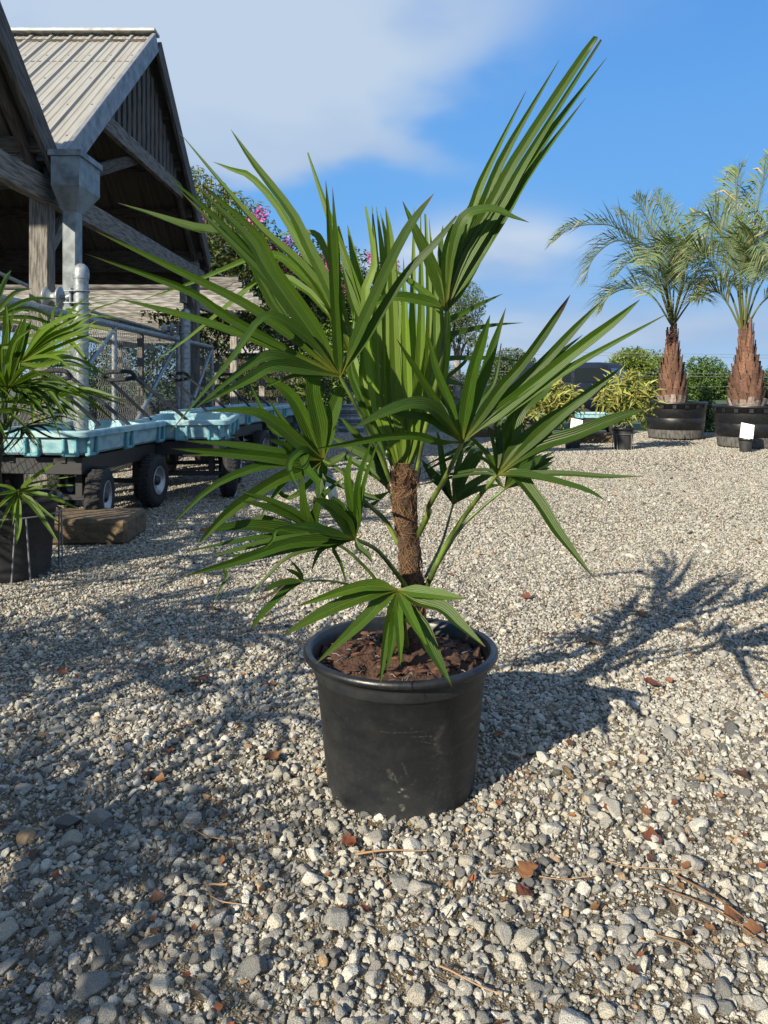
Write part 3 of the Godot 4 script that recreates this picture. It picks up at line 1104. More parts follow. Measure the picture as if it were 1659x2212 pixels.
func make_far_trees() -> void:
	var r := RandomNumberGenerator.new()
	r.seed = 4
	# willowy tree and crape myrtles behind the shed
	tree("willow_tree", "tall feathery green tree rising behind the shed's right roof edge", "tree", pt(-4.6, 0, 19.5), [[Vector3(-0.6, 5.2, 0), Vector3(1.5, 1.2, 1.4)], [Vector3(0.6, 4.6, 0.2), Vector3(1.3, 1.1, 1.2)], [Vector3(1.5, 4.0, 0), Vector3(0.8, 0.7, 0.8)], [Vector3(-1.0, 3.8, 0), Vector3(1.6, 1.3, 1.3)]], 15000, 0.17, Color(0.115, 0.145, 0.032), 0.14, 3.4, "", 0.6, 0.28)
	for q in [[-3.75, 17.5, 3.75, "crape myrtle with pink blossom nearest the shed's right roof edge", 1.5], [-2.45, 20.5, 3.8, "crape myrtle with pink blossom seen through the middle of the palm's left leaves", 1.7], [-1.1, 24.0, 4.0, "dark leafy crape myrtle just left of the palm's upright centre leaf", 1.6]]:
		var t := tree("crape_myrtle", q[3], "tree", pt(q[0], 0, q[1]), [[Vector3(0, q[2], 0), Vector3(1.3, 1.1, 1.1)], [Vector3(-0.9, q[2] - 0.7, 0.2), Vector3(1.1, 0.9, 1.0)], [Vector3(0.9, q[2] - 0.8, 0), Vector3(1.0, 1.0, 1.0)], [Vector3(0.1, q[2] - 1.5, 0.3), Vector3(1.5, 0.9, 1.1)]], 9000, 0.12, Color(0.060, 0.085, 0.022), 0.09, 1.8, "crape myrtles behind the shed")
		var bl := []
		for k in 13:
			bl.append([Vector3(r.randf_range(-1.5, 1.5), q[2] + r.randf_range(-0.5, 0.9), r.randf_range(0.3, 1.1)), Vector3(0.16, 0.24, 0.16)])
		foliage(t, "blossom", bl, 1700, 0.07, Color(1.0, 1.0, 1.0), r, M.blossom, 0.0, 0.8)
	# a light green bushy tree just left of centre, low
	tree("bushy_tree", "bright green bushy tree low behind the pergola's right end", "tree", pt(-1.35, -0.2, 17.0), [[Vector3(0, 1.1, 0), Vector3(0.8, 1.0, 0.8)], [Vector3(0.3, 1.9, 0), Vector3(0.6, 0.6, 0.6)]], 3500, 0.10, Color(0.10, 0.16, 0.02), 0.06, 0.9)
	tree("thin_tree", "slim airy tree in the gap left of the palm's centre leaves", "tree", pt(-2.2, -0.4, 27.0), [[Vector3(0, 4.6, 0), Vector3(0.9, 1.0, 0.9)], [Vector3(-0.8, 5.0, 0), Vector3(0.7, 0.7, 0.7)], [Vector3(0.5, 3.6, 0), Vector3(1.2, 1.0, 1.0)]], 3200, 0.15, Color(0.06, 0.09, 0.03), 0.09, 3.4)
	# the tree with a bare pale stem right of the centre leaves
	tree("pole_tree", "willowy tree on a tall bare pale trunk right of the palm's centre leaf", "tree", pt(2.65, -0.5, 27.0), [[Vector3(0.2, 4.1, 0), Vector3(0.75, 0.9, 0.8)], [Vector3(-0.35, 3.3, 0), Vector3(0.75, 0.85, 0.7)], [Vector3(0.45, 2.9, 0.1), Vector3(0.55, 0.8, 0.6)]], 5200, 0.12, Color(0.075, 0.11, 0.03), 0.13, 2.6, "", 0.7, 0.3)
	# round trees on the right horizon
	tree("round_tree", "big round green tree on the horizon left of the nearer tub palm", "tree", pt(20.5, -1.5, 62.0), [[Vector3(0, 2.9, 0), Vector3(2.9, 2.1, 2.6)], [Vector3(-1.8, 1.8, 0), Vector3(2.0, 1.6, 1.8)], [Vector3(2.0, 1.9, 0), Vector3(1.9, 1.6, 1.8)], [Vector3(-0.6, 4.0, 0), Vector3(1.5, 1.1, 1.4)]], 13000, 0.26, Color(0.12, 0.175, 0.025), 0.35, 1.8)
	tree("round_tree", "darker green tree on the horizon between the two tub palms", "tree", pt(25.0, -1.5, 60.0), [[Vector3(0, 2.4, 0), Vector3(2.1, 1.9, 1.9)], [Vector3(1.6, 1.4, 0), Vector3(1.7, 1.5, 1.6)], [Vector3(-1.2, 1.4, 0), Vector3(1.5, 1.4, 1.6)]], 9500, 0.26, Color(0.065, 0.125, 0.026), 0.3, 1.6)
	tree("round_tree", "hazy green tree on the horizon behind the navy truck", "tree", pt(11.0, -1.2, 66.0), [[Vector3(0, 3.2, 0), Vector3(2.2, 1.7, 2.0)], [Vector3(-1.9, 2.4, 0), Vector3(1.6, 1.3, 1.5)], [Vector3(1.6, 2.2, 0), Vector3(1.6, 1.4, 1.5)]], 7500, 0.24, Color(0.06, 0.095, 0.03), 0.3, 1.8)
	for q in [[4.8, 70.0, 2.3], [30.5, 64.0, 2.0], [35.0, 66.0, 2.4], [16.0, 74.0, 2.2], [-2.0, 60.0, 2.6], [-9.0, 52.0, 4.0], [-16.0, 50.0, 5.0]]:
		var lab: String = {4.8: "low green tree at the end of the road right of the bare trunk", 30.5: "low green tree beyond the right edge tub", 35.0: "green tree at the far right edge of the horizon", 16.0: "low tree on the horizon right of the navy truck", -2.0: "dark tree low behind the palm's trunk", -9.0: "tree mass behind the left sheds, right one", -16.0: "tree mass behind the left sheds, left one"}[q[0]]
		tree("horizon_tree", lab, "tree", pt(q[0], -1.3, q[1]), [[Vector3(0, q[2], 0), Vector3(2.6, q[2] * 0.6, 2.2)], [Vector3(-1.8, q[2] * 0.7, 0), Vector3(2.0, q[2] * 0.5, 1.8)], [Vector3(1.8, q[2] * 0.75, 0), Vector3(2.0, q[2] * 0.5, 1.8)]], 6000, 0.24, Color(0.05, 0.085, 0.028), 0.3, q[2] * 0.6, "trees along the horizon")
	# hedge cone between the tubs
	tree("arborvitae", "small dense dark green conifer between the two palm tubs", "shrub", pt(5.75, -0.1, 13.8), [[Vector3(0, 0.35, 0), Vector3(0.26, 0.4, 0.26)], [Vector3(0, 0.65, 0), Vector3(0.17, 0.32, 0.17)]], 2600, 0.055, Color(0.05, 0.10, 0.015), 0.03, 0.3)
	tree("arborvitae", "small dense green conifer right behind the middle palm tub", "shrub", pt(5.15, -0.1, 14.6), [[Vector3(0, 0.3, 0), Vector3(0.3, 0.34, 0.3)]], 1800, 0.055, Color(0.05, 0.09, 0.015), 0.03, 0.3)

func make_power_lines() -> void:
	var n := 0
	for q in [[3.10, 2.40], [2.92, 2.22], [1.75, 1.25], [1.55, 1.05], [0.75, 0.5]]:
		var t := thing("power_line", ["thin pale utility wire across the right horizon, topmost", "thin pale utility wire just below the topmost one", "utility wire of the middle pair, upper", "utility wire of the middle pair, lower", "lowest utility wire on the right horizon"][n], "wire", Vector3.ZERO, "utility wires")
		var s := st()
		tube(s, smooth_pts([pt(-4.0, q[0] + 0.1, 56.0), pt(8.0, q[0] - 0.25, 52.0), pt(26.0, q[1], 47.0)], 16), 0.011, 0.011, 5)
		put("cable", s, M.wire, t)
		n += 1
	var p := thing("utility_pole", "short pale wooden post beside the bare tree trunk", "post", pt(2.42, -0.55, 25.5))
	var s2 := st()
	tube(s2, [Vector3.ZERO, Vector3(0, 2.0, 0), Vector3(0.01, 2.15, 0)], 0.13, 0.12, 10)
	put("shaft", s2, M.pale_wood, p)
	# end posts that carry the wires, far out to either side
	for x in [[-4.0, 56.0], [26.0, 47.0]]:
		var e := thing("line_pole", "wooden pole that carries the wires at the %s end" % ("left" if x[0] < 0 else "right"), "pole", pt(x[0], -1.0, x[1]))
		var s3 := st()
		tube(s3, [Vector3.ZERO, Vector3(0, 4.3, 0)], 0.12, 0.10, 8)
		put("shaft", s3, M.grey_wood, e)

# ---------------------------------------------------------------- sliding chain-link gate
func gate_x(d: float) -> float:
	return -2.475 - 0.03 * (d - 5.0)

func make_gate() -> void:
	var g := thing("sliding_gate", "galvanised chain-link sliding gate with pipe frame and diagonal braces", "gate")
	var s := st()
	tube(s, [pt(gate_x(4.4), 1.46, 4.4), pt(gate_x(12.0), 1.44, 12.0)], 0.032, 0.032, 10)
	put("top_rail", s, M.galvanised, g)
	s = st()
	tube(s, [pt(gate_x(4.4), 0.12, 4.4), pt(gate_x(12.0), 0.12, 12.0)], 0.028, 0.028, 8)
	put("bottom_rail", s, M.galvanised, g)
	for d in [4.8, 7.25, 9.75, 12.0]:
		s = st()
		tube(s, [pt(gate_x(d), 0.12, d), pt(gate_x(d), 1.44, d)], 0.027, 0.027, 8)
		put("upright", s, M.galvanised, g)
	for q in [[7.2, 4.85], [9.7, 7.3], [11.95, 9.8]]:
		s = st()
		tube(s, [pt(gate_x(q[0]), 1.40, q[0]), pt(gate_x(q[1]), 0.16, q[1])], 0.024, 0.024, 8)
		put("brace", s, M.galvanised, g)
	s = st()
	var pitch := 0.062
	var d := 4.4
	var odd := false
	while d < 12.0:
		var pts := []
		var y := 0.12
		var flip := odd
		while y < 1.45:
			var o := pitch * (0.5 if flip else 0.0)
			pts.append(pt(gate_x(d) + 0.004 * (1 if flip else -1), y, d + o))
			flip = not flip
			y += pitch * 0.60
		tube(s, pts, 0.0021, 0.0021, 3, false)
		var pts2 := []
		for p in pts:
			var off: float = (-p.z - d)
			pts2.append(pt(p.x + 0.004, p.y, d - off))
		tube(s, pts2, 0.0021, 0.0021, 3, false)
		d += pitch
	var cl := put("chain_link", s, M.wire, g)
	cl.set_meta("kind", "stuff")
	for q in [[-2.285, 5.80, 1.80, 0.054, "thick galvanised gate post with domed cap and roller, nearest the camera"], [-2.457, 9.50, 1.80, 0.062, "galvanised gate post farther back, bound with wire rings"]]:
		var p := thing("gate_post", q[4], "post", pt(q[0], 0, q[1]), "posts of the sliding gate")
		s = st()
		tube(s, [Vector3.ZERO, Vector3(0, q[2] - 0.06, 0)], q[3], q[3], 20, false)
		put("shaft", s, M.galvanised, p)
		s = st()
		var r: float = q[3]
		lathe(s, [Vector2(r + 0.005, -0.10), Vector2(r + 0.006, -0.06), Vector2(r + 0.002, -0.03), Vector2(r * 0.8, -0.005), Vector2(r * 0.45, 0.012), Vector2(0.0, 0.017)], Vector3(0, q[2], 0), 20)
		put("cap", s, M.galvanised, p)
		# spool roller that carries the rail, on a pin held by a plate and two U-bolts
		var ro := node("roller", p)
		s = st()
		var ax := Vector3(-1, 0, 0)
		lathe(s, [Vector2(0.0, 0.0), Vector2(0.075, 0.0), Vector2(0.083, 0.006), Vector2(0.080, 0.016), Vector2(0.050, 0.034), Vector2(0.036, 0.055), Vector2(0.040, 0.075), Vector2(0.066, 0.098), Vector2(0.080, 0.112), Vector2(0.078, 0.122), Vector2(0.05, 0.124), Vector2(0.0, 0.126)], Vector3(-0.15, 1.56, 0), 28, ax)
		put("spool", s, M.galvanised, ro)
		s = st()
		tube(s, [Vector3(-0.16, 1.56, 0), Vector3(-0.05, 1.56, 0)], 0.020, 0.020, 10)
		tube(s, [Vector3(-0.105, 1.56, 0), Vector3(-0.080, 1.56, 0)], 0.034, 0.034, 6)
		put("pin", s, M.galvanised, ro)
		s = st()
		box(s, Vector3(-r - 0.012, 1.56, 0), Vector3(0.014, 0.14, 0.09), Basis.IDENTITY, 0.005)
		put("plate", s, M.galvanised, ro)
		for y in [1.515, 1.605]:
			s = st()
			var u := []
			for k in 13:
				var a := PI * k / 12.0 - PI * 0.5
				u.append(Vector3(cos(a) * (r + 0.006), y, sin(a) * (r + 0.006)))
			u.push_front(Vector3(-r - 0.05, y, -r - 0.006))
			u.append(Vector3(-r - 0.05, y, r + 0.006))
			tube(s, u, 0.007, 0.007, 6)
			put("u_bolt", s, M.galvanised, ro)
		if q[1] > 8.0:
			for y in [0.42, 0.62, 0.82, 1.02, 1.2]:
				s = st()
				var u2 := []
				for k in 17:
					u2.append(Vector3(cos(TAU * k / 16.0) * (r + 0.002), y, sin(TAU * k / 16.0) * (r + 0.002)))
				tube(s, u2, 0.003, 0.003, 4)
				put("tie_wire", s, M.wire, p)

# ---------------------------------------------------------------- nursery carts
func rounded(x0: float, x1: float, z0: float, z1: float, r: float, y: float) -> Array:
	var out := []
	for c in [[x1 - r, z0 - r, 0.0], [x0 + r, z0 - r, 0.5], [x0 + r, z1 + r, 1.0], [x1 - r, z1 + r, 1.5]]:
		for k in 5:
			var a: float = (c[2] + k / 8.0) * PI
			out.append(Vector3(c[0] + cos(a) * r, y, c[1] + sin(a) * r))
	return out

func make_wheel(parent: Node3D, c: Vector3, turn := 0.0) -> void:
	var w := node("wheel", parent)
	w.position = c
	w.rotation.y = turn
	var ax := Vector3(1, 0, 0)
	var s := st()
	lathe(s, [Vector2(0.098, -0.040), Vector2(0.125, -0.052), Vector2(0.160, -0.056), Vector2(0.182, -0.046), Vector2(0.191, -0.028), Vector2(0.193, 0.0), Vector2(0.191, 0.028), Vector2(0.182, 0.046), Vector2(0.160, 0.056), Vector2(0.125, 0.052), Vector2(0.098, 0.040)], Vector3.ZERO, 36, ax)
	for k in 36:
		var a := TAU * k / 36.0
		var dir := Vector3(0, cos(a), sin(a))
		for sd in [-1, 1]:
			box(s, dir * 0.190 + Vector3(0.020 * sd + 0.006 * (k % 2), 0, 0), Vector3(0.030, 0.012, 0.018), Basis(ax, a) * Basis(Vector3.UP, 0.5 * sd), 0.003)
	put("tyre", s, M.rubber, w)
	s = st()
	lathe(s, [Vector2(0.104, 0.045), Vector2(0.108, 0.050), Vector2(0.100, 0.052), Vector2(0.090, 0.036), Vector2(0.080, 0.012), Vector2(0.040, 0.006), Vector2(0.034, 0.010)], Vector3.ZERO, 32, ax)
	lathe(s, [Vector2(0.100, -0.045), Vector2(0.08, -0.012), Vector2(0.0, -0.008)], Vector3.ZERO, 24, ax)
	put("rim", s, M.chrome, w)
	s = st()
	lathe(s, [Vector2(0.036, 0.0), Vector2(0.034, 0.040), Vector2(0.022, 0.050), Vector2(0.0, 0.052)], Vector3.ZERO, 16, ax)
	put("hub", s, M.black_metal, w)

func make_cart(label: String, at: Vector3, heading: float, with_handle := true, shift := Vector3.ZERO) -> Node3D:
	var c := thing("nursery_cart", label, "cart", at, "row of blue nursery carts", heading)
	var L := 1.28
	var W := 0.74
	var s := st()
	s.set_smooth_group(1)
	var rings := [rounded(-W + 0.05, -0.05, -0.05, -L + 0.05, 0.06, 0.475), rounded(-W + 0.035, -0.035, -0.035, -L + 0.035, 0.07, 0.49), rounded(-W + 0.025, -0.025, -0.025, -L + 0.025, 0.08, 0.585), rounded(-W, 0.0, 0.0, -L, 0.09, 0.588), rounded(-W, 0.0, 0.0, -L, 0.09, 0.618), rounded(-W + 0.008, -0.008, -0.008, -L + 0.008, 0.085, 0.626), rounded(-W + 0.045, -0.045, -0.045, -L + 0.045, 0.07, 0.626), rounded(-W + 0.055, -0.055, -0.055, -L + 0.055, 0.06, 0.60), rounded(-W + 0.075, -0.075, -0.075, -L + 0.075, 0.05, 0.505)]
	for i in rings.size() - 1:
		s.set_smooth_group(i + 1)
		for k in 20:
			var a = rings[i][k]; var b = rings[i][(k + 1) % 20]; var cc = rings[i + 1][(k + 1) % 20]; var d = rings[i + 1][k]
			tri(s, a, cc, b)
			tri(s, a, d, cc)
	s.set_smooth_group(40)
	for e in [[0, Vector3(-W * 0.5, 0.475, -L * 0.5)], [8, Vector3(-W * 0.5, 0.503, -L * 0.5)]]:
		for k in 20:
			tri(s, e[1], rings[e[0]][(k + 1) % 20], rings[e[0]][k])
	var tray := put("tray", s, M.cart_plastic, c)
	# strap brackets round the tray
	for z in [-0.11, -0.62, -1.16]:
		for x in [0.0, -W]:
			var sg := 1.0 if x == 0.0 else -1.0
			s = st()
			for o in [-0.045, 0.045]:
				box(s, Vector3(x - sg * 0.018, 0.528, z + o), Vector3(0.022, 0.110, 0.020), Basis.IDENTITY, 0.005)
			box(s, Vector3(x - sg * 0.03, 0.478, z), Vector3(0.03, 0.022, 0.11), Basis.IDENTITY, 0.005)
			put("bracket", s, M.cart_rib, tray)
	for x in [-0.12, -W * 0.5, -W + 0.12]:
		for z in [0.0, -L]:
			var sg := 1.0 if z == 0.0 else -1.0
			s = st()
			for o in [-0.04, 0.04]:
				box(s, Vector3(x + o, 0.528, z - sg * 0.018), Vector3(0.020, 0.110, 0.022), Basis.IDENTITY, 0.005)
			box(s, Vector3(x, 0.478, z - sg * 0.03), Vector3(0.10, 0.022, 0.03), Basis.IDENTITY, 0.005)
			put("bracket", s, M.cart_rib, tray)
	s = st()
	for x in [-0.2, -W + 0.2]:
		bar(s, Vector3(x, 0.445, -0.08), Vector3(x, 0.445, -L + 0.08), 0.04, 0.05)
	for z in [-0.22, -L + 0.24]:
		bar(s, Vector3(-0.05, 0.19, z), Vector3(-W + 0.05, 0.19, z), 0.035, 0.035)
		for x in [-0.16, -W + 0.16]:
			bar(s, Vector3(x, 0.19, z), Vector3(x, 0.44, z), 0.04, 0.05, Vector3.RIGHT)
	box(s, Vector3(-W * 0.5, 0.405, -L * 0.5), Vector3(W - 0.16, 0.11, L - 0.18))  # added black block that deepens the shade under the tray
	put("frame", s, M.black_metal, c)
	for z in [-0.22, -L + 0.24]:
		make_wheel(c, Vector3(-0.03, 0.193, z), 0.22 if z > -0.5 else 0.0)
		make_wheel(c, Vector3(-W + 0.03, 0.193, z), PI + (0.22 if z > -0.5 else 0.0))
	if with_handle:
		var h := node("handle", c)
		h.position = shift
		for q in [[Vector3(-0.10, 0.60, -0.34), Vector3(-0.16, 0.66, -0.33), Vector3(-0.50, 0.955, -0.24)], [Vector3(-0.42, 0.60, -0.50), Vector3(-0.48, 0.67, -0.48), Vector3(-0.72, 0.935, -0.34)]]:
			s = st()
			tube(s, q, 0.014, 0.014, 8)
			put("arm", s, M.black_metal, h)
		s = st()
		tube(s, smooth_pts([Vector3(-0.50, 0.955, -0.24), Vector3(-0.52, 0.995, -0.21), Vector3(-0.60, 1.005, -0.24), Vector3(-0.73, 0.995, -0.30), Vector3(-0.76, 0.965, -0.33), Vector3(-0.72, 0.935, -0.34), Vector3(-0.60, 0.94, -0.28), Vector3(-0.50, 0.955, -0.24)], 30), 0.017, 0.017, 8)
		put("grip", s, M.rubber, h)
	return c

func make_carts() -> void:
	make_cart("front blue nursery cart beside the timber, its near corner behind the left palm", pt(-1.80, 0, 4.66), -0.115, true, Vector3(0.02, 0.0, -0.45))
	make_cart("second blue nursery cart in the row, nosing out past the front cart", pt(-1.20, 0, 5.98), 0.12, true, Vector3(-0.26, 0.0, 0.0))
	make_cart("third blue nursery cart in the row, running back behind the palm leaves", pt(-1.52, 0, 7.42), -0.20)
	make_cart("farthest blue nursery cart of the left row", pt(-1.30, 0, 8.85), -0.16)
	var t := thing("edging_timber", "brown squared timber lying on the gravel beside the left black pot", "timber", pt(-2.12, 0, 4.56), "", 0.03)
	var s := st()
	box(s, Vector3(0, 0.070, 0), Vector3(1.30, 0.15, 0.42), Basis.IDENTITY, 0.020)
	put("baulk", s, M.edging_wood, t)

# ---------------------------------------------------------------- palm leaves
func leaflet(s: SurfaceTool, pts: Array, w: float, nrm: Vector3, tip: float, tone: float, r: RandomNumberGenerator) -> void:
	var K := 14
	var fold := r.randf_range(0.30, 0.75)
	var twist := r.randf_range(-0.45, 0.45)
	var tw0 := r.randf_range(-0.25, 0.25)
	var q := r.randf_range(0.82, 1.22) * tone
	var yel := clampf((tone - 1.0) * 0.9, 0.0, 1.0) + r.randf_range(0.0, 0.2)
	var body := Color(0.060, 0.138, 0.015).lerp(Color(0.16, 0.245, 0.024), clampf(yel, 0.0, 1.0))
	body = Color(body.r * q, body.g * q, body.b * q)
	var blunt := r.randf() < 0.2
	var tipc := Color(0.16, 0.12, 0.02) if r.randf() < 0.5 else Color(0.06, 0.022, 0.02)
	var rows := []
	for i in K + 1:
		var t := float(i) / K
		t = t if i < K else 1.0
		var p := spline(pts, t)
		var tg := (spline(pts, minf(t + 0.03, 1.0)) - spline(pts, maxf(t - 0.03, 0.0))).normalized()
		var n := nrm.rotated(tg, tw0 + twist * t)
		var sd := tg.cross(n).normalized()
		n = sd.cross(tg)
		var pr := 0.22 + 0.78 * smoothstep(0.0, 0.30, t)
		pr *= 1.0 - 0.30 * clampf((t - 0.32) / 0.45, 0.0, 1.0)
		if t > 0.74:
			pr *= pow(maxf(1.0 - (t - 0.74) / 0.26 * (0.80 if blunt else 0.98), 0.0), 0.85)
		var ww := w * pr * 0.53
		var wob := 1.0 + 0.03 * sin(t * 23.0 + q * 9.0)
		var dep := ww * fold
		var c := body
		if t < 0.16:
			c = Color(0.22, 0.25, 0.035).lerp(body, t / 0.16)
		c = c.lerp(Color(c.r * 1.25, c.g * 1.05, c.b), 0.35 * absf(sin(t * 7.0 + q * 5.0)))
		if tip > 0.0 and t > 1.0 - tip - 0.04:
			c = c.lerp(tipc, smoothstep(1.0 - tip - 0.04, 1.0 - tip + 0.02, t))
		rows.append([[p - sd * ww * wob + n * dep * 0.5, p - sd * ww * 0.5 - n * dep * 0.08, p - n * dep * 0.5, p + sd * ww * 0.5 - n * dep * 0.08, p + sd * ww / wob + n * dep * 0.5], c, t])
	for i in K:
		for k in 4:
			s.set_smooth_group(1 if k < 2 else 2)
			var a = rows[i][0][k]; var b = rows[i][0][k + 1]; var c = rows[i + 1][0][k + 1]; var d = rows[i + 1][0][k]
			var u0 := k * 0.25
			var u1 := u0 + 0.25
			var v0: float = rows[i][2] * 3.0
			var v1: float = rows[i + 1][2] * 3.0
			var c0: Color = rows[i][1]
			var c1: Color = rows[i + 1][1]
			v(s, a, Vector2(u0, v0), c0); v(s, d, Vector2(u0, v1), c1); v(s, c, Vector2(u1, v1), c1)
			v(s, a, Vector2(u0, v0), c0); v(s, c, Vector2(u1, v1), c1); v(s, b, Vector2(u1, v0), c0)

func frond(parent: Node3D, merged: bool, pet: Array, nrm: Vector3, pw: float, lfs: Array, tone := 1.0) -> void:
	nrm = nrm.normalized()
	var r := RandomNumberGenerator.new()
	r.seed = int(absf(pet[0].x * 7919.0 + pet[0].y * 104729.0)) + lfs.size()
	var leaf := node("leaf", parent)
	var s := st()
	tube(s, smooth_pts(pet, 10), pw * 0.42, pw * 0.66, 8, true, Color(0.9, 1.0, 0.8) * (0.75 + 0.35 * tone))
	put("petiole", s, M.petiole, leaf)
	if merged:
		s = st()
	for l in lfs:
		if not merged:
			s = st()
		leaflet(s, l.slice(2), l[0], nrm, l[1], tone, r)
		if not merged:
			put("leaflet", s, M.palm_leaf, leaf)
	if merged:
		put("leaflets", s, M.palm_leaf, leaf)

# a fan leaf laid out by rule, for the palms that stand mostly outside the picture
func fan(parent: Node3D, foot: Vector3, hub: Vector3, r: RandomNumberGenerator, tone: float, size: float) -> void:
	var out := (hub - foot).normalized()
	var side := out.cross(Vector3.UP).normalized()
	var nrm := side.cross(out).normalized()
	var face := (out * 0.8 + Vector3.DOWN * 0.25).normalized()
	var lfs := []
	for k in 13:
		var a := lerpf(-1.9, 1.9, k / 12.0) + r.randf_range(-0.05, 0.05)
		var dir := (face * cos(a) + side * sin(a)).normalized()
		var l := size * (1.0 - 0.12 * absf(a)) * r.randf_range(0.85, 1.08)
		lfs.append([0.026, 0.03, hub, hub + dir * l * 0.5 + nrm * 0.03, hub + dir * l + Vector3.DOWN * l * r.randf_range(0.04, 0.32)])
	frond(parent, true, [hub, (hub + foot) * 0.5 + Vector3(0, 0.05, 0), foot], nrm, 0.010, lfs, tone)

# ---------------------------------------------------------------- pots
func make_pot(called: String, label: String, at: Vector3, scale := Vector3.ONE, group := "", soil := true) -> Node3D:
	var p := thing(called, label, "plant pot", at, group)
	var s := st()
	lathe(s, [Vector2(0.1695, 0.0), Vector2(0.1715, 0.014), Vector2(0.1965, 0.262), Vector2(0.2005, 0.264), Vector2(0.2025, 0.268), Vector2(0.2045, 0.286), Vector2(0.2075, 0.299), Vector2(0.215, 0.3018)], Vector3.ZERO, 72)
	var w := put("wall", s, M.pot_wall, p)
	w.scale = scale
	s = st()
	lathe(s, [Vector2(0.0, 0.012), Vector2(0.158, 0.012), Vector2(0.1688, 0.001)], Vector3.ZERO, 48)
	lathe(s, [Vector2(0.2045, 0.310), Vector2(0.2005, 0.302), Vector2(0.194, 0.24)], Vector3.ZERO, 72)
	w = put("inner_wall", s, M.black_plastic, p)
	w.scale = scale
	s = st()
	lathe(s, [Vector2(0.2148, 0.3010), Vector2(0.2235, 0.3022), Vector2(0.2264, 0.3060), Vector2(0.2268, 0.3110), Vector2(0.2246, 0.3165), Vector2(0.2205, 0.3188), Vector2(0.2180, 0.3172), Vector2(0.2145, 0.3190), Vector2(0.2085, 0.3165), Vector2(0.2040, 0.3090)], Vector3.ZERO, 72)
	w = put("rim", s, M.black_plastic, p)
	w.scale = scale
	for k in 8:
		s = st()
		var a := TAU * (k + 0.35) / 8.0
		box(s, Vector3(cos(a) * 0.1684, 0.008, sin(a) * 0.1684), Vector3(0.008, 0.016, 0.030), Basis(Vector3.UP, -a), 0.002)
		w = put("drain_slot", s, M.black_metal, p)
		w.scale = scale
	if soil:
		var r := RandomNumberGenerator.new()
		r.seed = 41
		var n := FastNoiseLite.new()
		n.seed = 6
		n.frequency = 22.0
		n.fractal_octaves = 4
		s = st()
		s.set_smooth_group(1)
		var hgt := func(x: float, z: float) -> float:
			var rr := sqrt(x * x + z * z)
			return 0.294 + 0.026 * n.get_noise_2d(x, z) + 0.022 * exp(-rr * rr * 160.0) - 0.010 * smoothstep(0.12, 0.19, rr)
		for i in 22:
			for k in 72:
				var q := []
				for pr in [[i, k], [i + 1, k], [i + 1, k + 1], [i, k + 1]]:
					var rr: float = 0.1965 * pr[0] / 22.0
					var a: float = TAU * pr[1] / 72.0
					q.append(Vector3(cos(a) * rr, hgt.call(cos(a) * rr, sin(a) * rr), sin(a) * rr))
				tri(s, q[0], q[1], q[2])
				tri(s, q[0], q[2], q[3])
		var so := put("soil", s, M.soil, p)
		so.scale = scale
		var chips := []
		for k in 6:
			chips.append(stone_mesh(1, 500 + k, M.bark, 0.2))
		for k in 220:
			var rr := 0.185 * sqrt(r.randf())
			var a := r.randf() * TAU
			var x := cos(a) * rr
			var z := sin(a) * rr
			var o := MeshInstance3D.new()
			o.name = "bark_chip"
			o.mesh = chips[k % 6]
			var key := "bark_%d" % (r.randi() % 6)
			if not M.has(key):
				var m: StandardMaterial3D = M.bark.duplicate()
				m.vertex_color_use_as_albedo = false
				var f := 0.30 + 0.20 * float(key.right(1).to_int())
				m.albedo_color = lin(0.14 * f, 0.058 * f, 0.032 * f)
				M[key] = m
			o.material_override = M[key]
			so.add_child(o, true)
			var sz := r.randf_range(0.0035, 0.0120)
			o.transform = Transform3D(Basis.from_euler(Vector3(r.randf_range(-0.9, 0.9), r.randf() * TAU, r.randf_range(-0.9, 0.9))).scaled(Vector3(sz * 1.7, sz * 0.55, sz)), Vector3(x, hgt.call(x, z) + sz * 0.25, z))
		# straw and white grit on the soil
		s = st()
		for k in 40:
			var rr := 0.175 * sqrt(r.randf())
			var a := r.randf() * TAU
			var c := Vector3(cos(a) * rr, 0, sin(a) * rr)
			c.y = hgt.call(c.x, c.z) + 0.006
			var d := Vector3(r.randfn(), r.randf_range(-0.15, 0.15), r.randfn()).normalized() * r.randf_range(0.005, 0.022)
			tube(s, [c - d, c + Vector3(0, 0.003, 0), c + d], 0.0010, 0.0006, 4)
		put("straw", s, M.pale_wood, so).set_meta("kind", "stuff")
	return p

